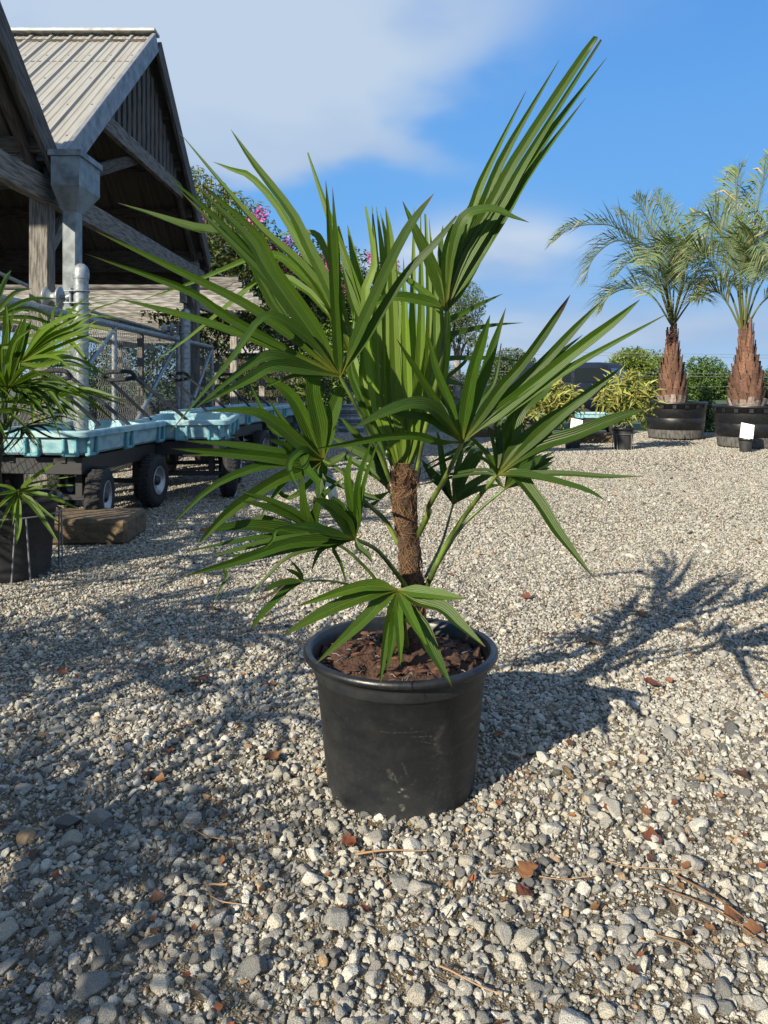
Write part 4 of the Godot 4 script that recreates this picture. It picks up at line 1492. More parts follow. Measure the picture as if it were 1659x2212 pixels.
func make_hero() -> void:
	var at := pt(0.0385, 0, 1.8)
	make_pot("nursery_pot", "black scuffed plastic nursery pot in the centre foreground, full of red-brown bark soil", at)
	var palm := thing("windmill_palm", "young windmill palm with stiff fan leaves growing in the centre black pot", "palm", at)
	# trunk wrapped in brown fibre
	var path := [Vector3(0.022, 0.235, 0.0), Vector3(0.030, 0.36, 0.0), Vector3(0.029, 0.45, 0.0), Vector3(0.020, 0.54, 0.0), Vector3(0.011, 0.62, 0.0), Vector3(0.008, 0.695, 0.0), Vector3(0.006, 0.745, 0.0)]
	var rad := [0.034, 0.0275, 0.026, 0.0245, 0.025, 0.0265, 0.009]
	var n := FastNoiseLite.new()
	n.seed = 3
	n.frequency = 30.0
	var s := st()
	s.set_smooth_group(1)
	var rings := []
	for i in 49:
		var t := i / 48.0
		var c := spline(path, t)
		var f := t * 6.0
		var i0 := mini(int(f), 5)
		var r0: float = lerpf(rad[i0], rad[i0 + 1], f - i0)
		var ring := []
		for k in 29:
			var a := TAU * (k % 28) / 28.0
			var d := Vector3(cos(a), 0, sin(a))
			ring.append(c + d * r0 * (1.0 + 0.34 * n.get_noise_3dv(c * 0.8 + d * 0.03) + 0.05 * sin(t * 40.0 + a)))
		rings.append(ring)
	for i in 48:
		for k in 28:
			tri(s, rings[i][k], rings[i][k + 1], rings[i + 1][k + 1])
			tri(s, rings[i][k], rings[i + 1][k + 1], rings[i + 1][k])
	var tr := put("trunk", s, M.fibre_mat, palm)
	var r := RandomNumberGenerator.new()
	r.seed = 8
	s = st()
	for k in 700:
		var t := r.randf_range(0.12, 0.85) if k < 380 else r.randf_range(0.62, 0.98)
		var a := r.randf() * TAU
		var len := r.randf_range(0.3, 1.5)
		var rise := r.randf_range(-0.10, 0.16)
		var pts := []
		var lift := r.randf_range(0.0005, 0.005) if t < 0.8 else r.randf_range(0.002, 0.016)
		for j in 5:
			var u := j / 4.0
			var tt := clampf(t + rise * u, 0.0, 1.03)
			var f := minf(tt, 1.0) * 6.0
			var i0 := mini(int(f), 5)
			var r0: float = lerpf(rad[i0], rad[i0 + 1], f - i0) * 1.02 + lift * sin(PI * u)
			var aa := a + len * u
			pts.append(spline(path, tt) + Vector3(cos(aa), 0, sin(aa)) * r0)
		var q := r.randf_range(0.3, 1.0)
		tube(s, pts, 0.0008, 0.0004, 3, false, Color(q, q * 0.95, q * 0.9))
	put("fibre", s, M.fibre, tr).set_meta("kind", "stuff")
	# torn brown sheaths round the crown
	for q in [[0.3, 0.055, Color(0.30, 0.13, 0.06)], [1.4, 0.035, Color(0.16, 0.09, 0.04)], [2.5, 0.05, Color(0.14, 0.07, 0.03)], [4.0, 0.04, Color(0.2, 0.11, 0.05)], [5.3, 0.045, Color(0.15, 0.08, 0.035)]]:
		s = st()
		var d := Vector3(cos(q[0]), 0, sin(q[0]))
		var c := Vector3(0.009, 0.685, 0) + d * 0.029
		leaflet(s, [c, c + Vector3(0, q[1] * 0.5, 0) + d * 0.004, c + Vector3(0, q[1], 0) + d * 0.012], 0.016, d, 0.9, 0.5, r)
		put("sheath", s, M.dead_leaf, palm)
	hero_leaves(palm)
	# white plant label tied among the left leaves
	var tag_ := thing("plant_tag", "white printed plant tag hanging among the palm's lower left leaves", "tag", pt(-0.105, 0.655, 1.79))
	s = st()
	s.set_smooth_group(1)
	for k in 12:
		var a := k / 12.0
		var b := (k + 1) / 12.0
		var f := func(t: float) -> Vector3:
			return Vector3(-0.020 + 0.045 * t * t, 0.055 - 0.115 * t, 0.014 * sin(t * 5.0))
		for sd in [[0.0, 1]]:
			var p0: Vector3 = f.call(a); var p1: Vector3 = f.call(b)
			var w := Vector3(0.026, 0.006, 0.006)
			quad(s, p0 - w * 0.5, p0 + w * 0.5, p1 + w * 0.5, p1 - w * 0.5)
	put("strip", s, M.paper, tag_)
	s = st()
	lathe(s, [Vector2(0.0035, 0.0), Vector2(0.0045, 0.0004), Vector2(0.0055, 0.0)], Vector3(-0.012, 0.010, 0.017), 16, Vector3(0.1, 0, 1).normalized())
	put("printed_ring", s, M.ink, tag_)

func make_left_palms() -> void:
	var at := pt(-1.80, 0, 3.72)
	var pots := make_pot("nursery_pot", "tall black plastic pot cut by the left edge, with wire legs beside it", at, Vector3(1.0, 1.19, 1.0))
	var palm := thing("fan_palm", "bright green fan palm cut by the left edge of the picture", "palm", at, "fan palms in black pots along the left")
	var r := RandomNumberGenerator.new()
	r.seed = 77
	var s := st()
	tube(s, [Vector3(-0.08, 0.30, 0), Vector3(-0.09, 0.5, 0), Vector3(-0.07, 0.72, 0)], 0.040, 0.030, 12)
	put("trunk", s, M.fibre_mat, palm)
	left_leaves(palm)
	for q in [[-0.35, 1.05, 0.25], [-0.5, 0.8, -0.1], [-0.2, 1.25, -0.2], [-0.45, 0.6, 0.3], [-0.1, 1.0, -0.45], [0.10, 1.15, -0.25], [-0.3, 0.85, 0.45], [-0.55, 1.0, 0.1], [0.10, 0.90, 0.25], [0.16, 0.82, 0.05], [0.02, 0.78, 0.38], [-0.12, 0.95, 0.42]]:
		fan(palm, Vector3(-0.03, 0.70, 0), Vector3(q[0], q[1], q[2]), r, 1.2, 0.50)
	wire_stand("wire_stand", "thin grey wire pot stand beside the left black pot", at, 0.222, 0.30)
	# the row goes on outside the frame and shades the foreground
	var spots := [[-2.30, 1.80, 0.6, 1.0], [-2.30, 0.05, 2.3, 1.0], [-2.05, 0.95, 4.1, 0.95], [-2.95, 2.85, 5.2, 1.1]]
	for i in spots.size():
		var q = spots[i]
		var c: Node3D = palm.duplicate()
		c.name = numbered("fan_palm")
		add_child(c)
		c.position = pt(q[0], 0, q[1])
		c.rotation.y = q[2]
		c.scale = Vector3.ONE * q[3]
		c.set_meta("label", ["fan palm just outside the left edge, shading the middle gravel", "fan palm beside the camera, shading the near gravel", "fan palm between the two nearest the camera", "fan palm just left of the one cut by the left edge"][i])
		var pc: Node3D = pots.duplicate()
		pc.name = numbered("nursery_pot")
		add_child(pc)
		pc.position = c.position
		pc.set_meta("label", ["black pot outside the left edge", "black pot beside the camera", "black pot between the two nearest the camera", "black pot just left of the one cut by the left edge"][i])

func wire_stand(called: String, label: String, at: Vector3, rad: float, h: float) -> void:
	var w := thing(called, label, "pot stand", at)
	var s := st()
	var ring := []
	for k in 33:
		ring.append(Vector3(cos(TAU * k / 32.0) * rad, h, sin(TAU * k / 32.0) * rad))
	tube(s, ring, 0.004, 0.004, 6)
	put("hoop", s, M.grey_rod, w)
	for k in 4:
		for o in [-0.10, 0.10]:
			var a: float = TAU * k / 4.0 + 0.95 + o
			var b: float = TAU * k / 4.0 + 0.95 + o * 1.8
			s = st()
			tube(s, [Vector3(cos(a) * rad, h, sin(a) * rad), Vector3(cos(b) * rad * 1.02, 0.0, sin(b) * rad * 1.02)], 0.0042, 0.0042, 6)
			put("leg", s, M.grey_rod, w)

# ---------------------------------------------------------------- right side: tub palms, bamboos, truck
func feather(parent: Node3D, pts: Array, r: RandomNumberGenerator, len: float, tone: float) -> void:
	var s := st()
	var rach := smooth_pts(pts, 22)
	tube(s, rach, 0.017, 0.004, 5, true, Color(0.11, 0.13, 0.04))
	var total := 54
	for k in total:
		var t := lerpf(0.34, 0.995, float(k) / total)
		var p := spline(pts, t)
		var tg := (spline(pts, minf(t + 0.02, 1.0)) - spline(pts, t - 0.02)).normalized()
		var side := tg.cross(Vector3.UP).normalized()
		var up := side.cross(tg)
		var l := len * sin(PI * clampf(0.12 + t * 0.80, 0.0, 1.0)) * r.randf_range(0.8, 1.1)
		for sg in [-1.0, 1.0]:
			var d: Vector3 = (side * sg * 0.75 + tg * 0.75 + up * r.randf_range(0.05, 0.5)).normalized()
			var q := r.randf_range(0.75, 1.3) * tone
			var c := Color(0.135 * q, 0.178 * q, 0.080 * q) if r.randf() < 0.85 else Color(0.16 * q, 0.20 * q, 0.06 * q)
			if r.randf() < 0.06:
				c = Color(0.42, 0.32, 0.16)
			var w := side.cross(d).normalized().cross(d).normalized() * 0.011
			var w2 := tg * 0.012
			var a := p
			var b: Vector3 = p + d * l * 0.5
			var e: Vector3 = p + d * l + Vector3.DOWN * l * r.randf_range(0.02, 0.40)
			s.set_smooth_group(-1)
			for tr in [[a - w2 * 0.4, b - w2, b + w2], [a - w2 * 0.4, b + w2, a + w2 * 0.4], [b - w2, e, b + w2]]:
				for vv in tr:
					v(s, vv + w * 0.0, Vector2.ZERO, c)
	put("frond", s, M.foliage, parent)

func make_tub(label: String, at: Vector3) -> void:
	var t := thing("growing_tub", label, "plant tub", at, "big black tubs of the feather palms")
	t.scale = Vector3(1.03, 1.0, 1.03)
	var s := st()
	lathe(s, [Vector2(0.0, 0.01), Vector2(0.395, 0.01), Vector2(0.402, 0.0), Vector2(0.407, 0.02), Vector2(0.418, 0.145)], Vector3.ZERO, 64)
	put("dusty_base", s, M.dusty_plastic, t)
	s = st()
	lathe(s, [Vector2(0.418, 0.147), Vector2(0.4215, 0.149), Vector2(0.437, 0.325), Vector2(0.4335, 0.332), Vector2(0.4375, 0.338), Vector2(0.449, 0.478), Vector2(0.449, 0.483)], Vector3.ZERO, 64)
	lathe(s, [Vector2(0.455, 0.575), Vector2(0.44, 0.57), Vector2(0.43, 0.40)], Vector3.ZERO, 64)
	put("wall", s, M.black_plastic, t)
	s = st()
	lathe(s, [Vector2(0.447, 0.482), Vector2(0.462, 0.484), Vector2(0.464, 0.545), Vector2(0.474, 0.548), Vector2(0.476, 0.578), Vector2(0.468, 0.584), Vector2(0.452, 0.576)], Vector3.ZERO, 64)
	put("rim", s, M.black_plastic, t)
	for k in 16:
		s = st()
		var a := TAU * k / 16.0
		box(s, Vector3(cos(a) * 0.468, 0.514, sin(a) * 0.468), Vector3(0.012, 0.058, 0.055), Basis(Vector3.UP, -a), 0.003)
		put("lug", s, M.black_plastic, t)
	s = st()
	lathe(s, [Vector2(0.0, 0.56), Vector2(0.2, 0.555), Vector2(0.445, 0.53)], Vector3.ZERO, 40)
	put("soil", s, M.soil, t)

func tub_palm(label: String, at: Vector3, h: float, fronds: Array, lean: float, wide: float) -> void:
	var p := thing("feather_palm", label, "palm", at, "feather palms in tubs")
	var r := RandomNumberGenerator.new()
	r.seed = int(at.x * 100.0)
	var y0 := 0.54
	var s := st()
	var prof := func(t: float) -> float:
		return (lerpf(0.232, 0.205, t / 0.30) if t < 0.30 else (lerpf(0.205, 0.105, (t - 0.30) / 0.32) if t < 0.62 else lerpf(0.105, 0.066, (t - 0.62) / 0.38))) * wide
	lathe(s, [Vector2(prof.call(0.0), y0), Vector2(prof.call(0.3), y0 + h * 0.3), Vector2(prof.call(0.6), y0 + h * 0.6), Vector2(prof.call(1.0), y0 + h), Vector2(0.0, y0 + h + 0.05)], Vector3.ZERO, 20)
	put("trunk", s, M.fibre_mat, p)
	# old leaf bases that clothe the trunk in rows
	var rows := 10
	for j in rows:
		var t := float(j) / rows
		var cnt := int(lerpf(14.0, 7.0, t))
		for k in cnt:
			var a := TAU * (k + 0.5 * (j % 2)) / cnt + r.randf_range(-0.1, 0.1)
			var rr: float = prof.call(t)
			var d := Vector3(cos(a), 0, sin(a))
			var sd := Vector3(-sin(a), 0, cos(a))
			var w := TAU * rr / cnt * 0.60
			var hh := h / rows * r.randf_range(1.1, 1.6) * (1.0 + 1.2 * t)
			var base := Vector3(0, y0 + h * t, 0) + d * (rr - 0.006)
			var top := Vector3(0, y0 + h * t + hh, 0) + d * (rr + lerpf(0.040, 0.014, t))
			s = st()
			s.set_smooth_group(-1)
			var q := r.randf_range(0.6, 1.35)
			var c := Color(0.185 * q, 0.095 * q, 0.062 * q)
			var c2 := Color(0.46 * q, 0.33 * q, 0.24 * q)
			if t < 0.10:
				c = Color(0.30 * q, 0.24 * q, 0.21 * q)
				c2 = c
			var A := base - sd * w; var B := base + sd * w; var C := top + sd * w * 0.62; var D := top - sd * w * 0.62
			var E := base + d * 0.016; var F := top + d * 0.012; var G := top - d * 0.02
			for tr in [[A, E, F, c], [A, F, D, c], [E, B, C, c], [E, C, F, c], [D, F, G, c2], [F, C, G, c2]]:
				v(s, tr[0], Vector2.ZERO, tr[3]); v(s, tr[1], Vector2.ZERO, tr[3]); v(s, tr[2], Vector2.ZERO, tr[3])
			put("leaf_base", s, M.red_boot, p)
	for f in fronds:
		feather(p, f, r, 0.72, r.randf_range(0.8, 1.35))

func bamboo(label: String, at: Vector3, w: float, y0: float, y1: float, count: int) -> void:
	var t := thing("bamboo_shrub", label, "shrub", at, "yellow bamboo shrubs in black pots")
	var r := RandomNumberGenerator.new()
	r.seed = int(at.x * 91.0)
	var s := st()
	for k in 26:
		var a := r.randf() * TAU
		var e := Vector3(cos(a) * w * r.randf_range(0.2, 0.9), r.randf_range(y0 + 0.15, y1 - 0.05), sin(a) * w * 0.8 * r.randf_range(0.2, 0.9))
		tube(s, smooth_pts([Vector3(cos(a) * 0.03, 0.26, sin(a) * 0.03), Vector3(e.x * 0.4, lerpf(0.26, e.y, 0.6), e.z * 0.4), e], 5), 0.004, 0.002, 4)
	put("stems", s, M.pale_wood, t).set_meta("kind", "stuff")
	var c := (y0 + y1) * 0.5
	foliage(t, "leaves", [[Vector3(0, c, 0), Vector3(w, (y1 - y0) * 0.5, w * 0.8)]], count * 45 / 100, 0.18, Color(0.27, 0.29, 0.075), r, null, 0.0, 0.17)
	foliage(t, "leaves", [[Vector3(0, c - 0.05, 0), Vector3(w * 0.9, (y1 - y0) * 0.45, w * 0.7)]], count / 4, 0.13, Color(0.12, 0.17, 0.03), r, null, 0.2, 0.17)

func small_pot(label: String, at: Vector3, r0: float, h: float) -> void:
	var p := thing("small_pot", label, "plant pot", at, "small black pots along the right")
	var s := st()
	lathe(s, [Vector2(0.0, 0.01), Vector2(r0 * 0.80, 0.0), Vector2(r0 * 0.82, 0.01), Vector2(r0 * 0.96, h * 0.86)], Vector3.ZERO, 32)
	lathe(s, [Vector2(r0 * 0.98, h), Vector2(r0 * 0.93, h * 0.98), Vector2(r0 * 0.90, h * 0.8)], Vector3.ZERO, 32)
	put("wall", s, M.grey_plastic, p)
	s = st()
	lathe(s, [Vector2(r0 * 0.955, h * 0.855), Vector2(r0 * 1.03, h * 0.86), Vector2(r0 * 1.05, h * 0.97), Vector2(r0 * 1.02, h * 1.002), Vector2(r0 * 0.96, h * 0.995)], Vector3.ZERO, 32)
	put("rim", s, M.black_plastic, p)
	s = st()
	lathe(s, [Vector2(0.0, h * 0.93), Vector2(r0 * 0.93, h * 0.90)], Vector3.ZERO, 24)
	put("soil", s, M.soil, p)

func price_sign(label: String, at: Vector3, w: float, h: float, turn: float) -> void:
	var p := thing("price_sign", label, "sign", at, "", turn)
	var b := Basis(Vector3.RIGHT, -0.35) * Basis(Vector3.BACK, -0.22)
	var s := st()
	box(s, b * Vector3(0, h * 0.5, 0), Vector3(w, h, 0.008), b, 0.002)
	put("board", s, M.paper, p)
	s = st()
	box(s, b * Vector3(0, h * 0.5, -0.010), Vector3(w * 1.05, h * 1.04, 0.008), b, 0.002)
	put("backing", s, M.old_wood, p)
	s = st()
	for k in 5:
		box(s, b * Vector3(-w * 0.05 * (k % 3), h * (0.82 - 0.13 * k), 0.0055), Vector3(w * (0.72 - 0.12 * (k % 3)), 0.006, 0.002), b, 0.0005)
	put("faint_print", s, M.grey_rod, p).set_meta("kind", "stuff")

func make_right_side() -> void:
	make_tub("big black ribbed tub of the left feather palm, its base grey with dust", pt(4.72, 0, 12.45))
	make_tub("big black ribbed tub at the right edge with a white sign leaning before it", pt(5.16, 0, 10.86))
	tub_fronds()
	small_pot("small black pot holding the yellow bamboo beside the left tub", pt(3.21, 0, 10.33), 0.138, 0.30)
	wire_stand("wire_stand", "light wire stand round the small bamboo pot beside the left tub", pt(3.21, 0, 10.33), 0.150, 0.215)
	bamboo("yellow-green bamboo shrub in the small pot just left of the feather palm tub", pt(3.24, 0, 10.33), 0.40, 0.36, 1.02, 1300)
	small_pot("small black pot of the second bamboo, seen below the palm leaf tips", pt(2.60, 0, 10.6), 0.12, 0.26)
	bamboo("yellow-green bamboo shrub farther left, half hidden by the palm's right leaves", pt(2.42, 0, 10.9), 0.38, 0.32, 0.94, 1200)
	small_pot("small black pot behind the second bamboo, left of it", pt(2.32, 0, 12.2), 0.14, 0.28)
	bamboo("low thin bamboo in the farthest small pot", pt(2.10, 0, 12.2), 0.32, 0.26, 0.60, 500)
	small_pot("small square-looking dark pot that props the white sign", pt(4.71, 0, 10.02), 0.085, 0.17)
	price_sign("white slanted price sign leaning on the right edge tub", pt(4.74, 0.165, 10.06), 0.165, 0.21, -0.1)
	price_sign("white tilted sign half hidden behind a long palm leaf", pt(2.58, 0.22, 10.35), 0.16, 0.20, 0.1)
	for q in [[2.95, 11.55, 1.15, "weathered timber lying behind the bamboo pots"], [1.75, 12.6, 0.9, "weathered timber farther left behind the bamboo pots"]]:
		var t := thing("edging_timber", q[3], "timber", pt(q[0], 0, q[1]))
		var s := st()
		box(s, Vector3(0, 0.065, 0), Vector3(q[2], 0.15, 0.2), Basis.IDENTITY, 0.012)
		put("baulk", s, M.edging_wood, t)
	for q in [[2.75, 13.1, "blue cart tray standing behind the left bamboo"], [4.10, 13.4, "blue cart tray standing behind the right bamboo"]]:
		var c := make_cart(q[2], pt(q[0], 0, q[1]), 1.45, false)
		c.scale = Vector3.ONE * 0.60
	make_truck()
	# galvanised tanks stacked beyond the palm's trunk
	for k in 3:
		var t := thing("stock_tank", ["lowest galvanised tank of the stack left of the palm's upright leaves", "middle galvanised tank of that stack", "top galvanised tank of that stack"][k], "tank", pt(-0.60, 0.165 * k, 13.9), "stacked galvanised tanks")
		var s := st()
		lathe(s, [Vector2(0.0, 0.0), Vector2(0.215, 0.0), Vector2(0.225, 0.01), Vector2(0.228, 0.06), Vector2(0.236, 0.07), Vector2(0.228, 0.08), Vector2(0.230, 0.14), Vector2(0.240, 0.150), Vector2(0.240, 0.162), Vector2(0.225, 0.160), Vector2(0.22, 0.02)], Vector3.ZERO, 36)
		put("shell", s, M.galvanised, t)

func make_truck() -> void:
	var t := thing("parked_truck", "dark navy truck parked behind the bamboo shrubs", "truck", pt(5.0, -0.62, 24.0), "", -0.55)
	var prof := [Vector2(-2.35, 0.5), Vector2(-2.42, 0.9), Vector2(-2.35, 1.18), Vector2(-2.15, 1.32), Vector2(-1.0, 1.42), Vector2(-0.35, 1.98), Vector2(-0.1, 2.06), Vector2(2.0, 2.06), Vector2(2.22, 1.98), Vector2(2.34, 1.25), Vector2(2.36, 0.5)]
	var s := st()
	for k in 2:
		var z := 0.92 if k == 0 else -0.92
		for i in range(1, prof.size() - 1):
			tri(s, Vector3(prof[0].x, prof[0].y, z), Vector3(prof[i].x, prof[i].y, z), Vector3(prof[i + 1].x, prof[i + 1].y, z))
	for i in prof.size():
		var a: Vector2 = prof[i]
		var b: Vector2 = prof[(i + 1) % prof.size()]
		quad(s, Vector3(a.x, a.y, 0.92), Vector3(a.x, a.y, -0.92), Vector3(b.x, b.y, -0.92), Vector3(b.x, b.y, 0.92))
	put("body", s, M.truck_paint, t)
	for q in [[-0.45, 0.35], [0.45, 1.15], [1.25, 2.1]]:
		for z in [0.925, -0.925]:
			s = st()
			box(s, Vector3((q[0] + q[1]) * 0.5, 1.70, z), Vector3(q[1] - q[0], 0.42, 0.02), Basis.IDENTITY, 0.01)
			put("window", s, M.dark_glass, t)
	s = st()
	box(s, Vector3(2.29, 1.66, 0), Vector3(0.03, 0.46, 1.5), Basis(Vector3.BACK, 0.16), 0.01)
	put("rear_window", s, M.dark_glass, t)
	s = st()
	box(s, Vector3(-0.67, 1.73, 0), Vector3(0.03, 0.72, 1.55), Basis(Vector3.BACK, -0.86), 0.01)
	put("windshield", s, M.dark_glass, t)
	for z in [0.93, -0.93]:
		s = st()
		bar(s, Vector3(-2.0, 1.0, z), Vector3(2.2, 1.0, z), 0.02, 0.05)
		put("side_trim", s, M.black_metal, t)
		for x in [-1.5, 1.5]:
			s = st()
			lathe(s, [Vector2(0.0, 0.09), Vector2(0.2, 0.1), Vector2(0.34, 0.1), Vector2(0.37, 0.06), Vector2(0.37, -0.1), Vector2(0.0, -0.1)], Vector3(x, 0.37, z * 0.93), 28, Vector3(0, 0, signf(z)))
			put("wheel", s, M.rubber, t)
	for z in [0.7, -0.7]:
		s = st()
		box(s, Vector3(-2.39, 1.05, z), Vector3(0.05, 0.16, 0.28), Basis.IDENTITY, 0.02)
		put("headlight", s, M.chrome, t)
		s = st()
		box(s, Vector3(2.37, 1.2, z * 1.15), Vector3(0.04, 0.34, 0.13), Basis.IDENTITY, 0.015)
		put("tail_light", s, M.red_boot, t)

# ---------------------------------------------------------------- fallen leaves, twigs
func curled_leaf(sd: int, long := 1.0) -> ArrayMesh:
	var r := RandomNumberGenerator.new()
	r.seed = sd
	var s := st()
	s.set_smooth_group(1)
	var nu := 10
	var nv := 6
	var curl := r.randf_range(0.25, 0.9)
	var bend := r.randf_range(-0.45, 0.5)
	var n := FastNoiseLite.new()
	n.seed = sd
	n.frequency = 1.8
	var g := func(i: int, j: int) -> Vector3:
		var u := float(i) / nu
		var w := (float(j) / nv - 0.5) * 2.0
		var wid := 0.46 * pow(sin(PI * clampf(u * 0.93 + 0.05, 0.0, 1.0)), 0.8) / long
		if absf(w) > 0.9:
			wid *= 1.0 + 0.22 * sin(u * 11.0 + sd)
		var x := w * wid
		return Vector3(x, curl * x * x + bend * (u - 0.5) * (u - 0.5) + 0.10 * n.get_noise_2d(u * 2.0, w), u - 0.5)
	for i in nu:
		for j in nv:
			var a: Vector3 = g.call(i, j); var b: Vector3 = g.call(i, j + 1); var c: Vector3 = g.call(i + 1, j + 1); var d: Vector3 = g.call(i + 1, j)
			tri(s, a, b, c)
			tri(s, a, c, d)
	return commit(s, M.dead_leaf)

func fallen(label: String, x: float, d: float, size: float, kind: int) -> void:
	var o := put_mesh(numbered("dead_leaf"), curled_leaf(kind * 7 + int(x * 1000.0), 1.0 if kind < 3 else 2.2), self)
	var cols := [Color(0.19, 0.058, 0.025), Color(0.10, 0.042, 0.022), Color(0.24, 0.105, 0.04), Color(0.26, 0.18, 0.085), Color(0.14, 0.062, 0.03)]
	var key := "dead_leaf_%d" % kind
	if not M.has(key):
		var m: StandardMaterial3D = M.dead_leaf.duplicate()
		m.vertex_color_use_as_albedo = false
		m.albedo_color = lin(cols[kind].r, cols[kind].g, cols[kind].b)
		M[key] = m
	o.material_override = M[key]
	o.transform = Transform3D(Basis.from_euler(Vector3(rng.randf_range(-0.3, 0.3), rng.randf() * TAU, rng.randf_range(-0.3, 0.3))).scaled(Vector3.ONE * size), pt(x, ground_y(x, d) + 0.014 + size * 0.06, d))
	tag(o, label, "leaf", "dead leaves on the gravel")

func twig(label: String, a: Vector2, b: Vector2, rad: float, tone: Color) -> void:
	var s := st()
	var pts := []
	var n := 7
	var side := Vector2(-(b.y - a.y), b.x - a.x) * rng.randf_range(-0.08, 0.08)
	for k in n:
		var t := k / float(n - 1)
		var p := a.lerp(b, t) + side * sin(PI * t)
		pts.append(pt(p.x, ground_y(p.x, p.y) + 0.017 + 0.05 * a.distance_to(b) * 0.5 * sin(t * 5.0 + a.x * 10.0), p.y))
	tube(s, pts, rad, rad * 0.6, 5, true, tone)
	var o := put(numbered("twig"), s, M.twig, self)
	tag(o, label, "twig", "dry stems on the gravel")

func make_litter() -> void:
	litter_pieces()
	var r := RandomNumberGenerator.new()
	r.seed = 55
	var mm := MultiMesh.new()
	mm.transform_format = MultiMesh.TRANSFORM_3D
	mm.use_colors = true
	mm.mesh = curled_leaf(3)
	mm.instance_count = 420
	for k in 420:
		var d := 1.0 + 8.5 * pow(r.randf(), 1.5)
		var x := r.randf_range(-0.58, 0.58) * d
		if Vector2(x - 0.04, d - 1.8).length() < 0.24:
			x += 0.5
		var sz := r.randf_range(0.004, 0.015) + 0.0025 * d
		mm.set_instance_transform(k, Transform3D(Basis.from_euler(Vector3(r.randf_range(-0.5, 0.5), r.randf() * TAU, r.randf_range(-0.5, 0.5))).scaled(Vector3.ONE * sz), pt(x, ground_y(x, d) + 0.012, d)))
		var q := r.randf_range(0.5, 1.6)
		mm.set_instance_color(k, Color(q, q * r.randf_range(0.8, 1.3), q))
	var o := MultiMeshInstance3D.new()
	o.name = "leaf_litter"
	o.multimesh = mm
	o.set_meta("kind", "stuff")
	o.set_meta("label", "small brown leaf fragments scattered over the gravel")
	add_child(o)

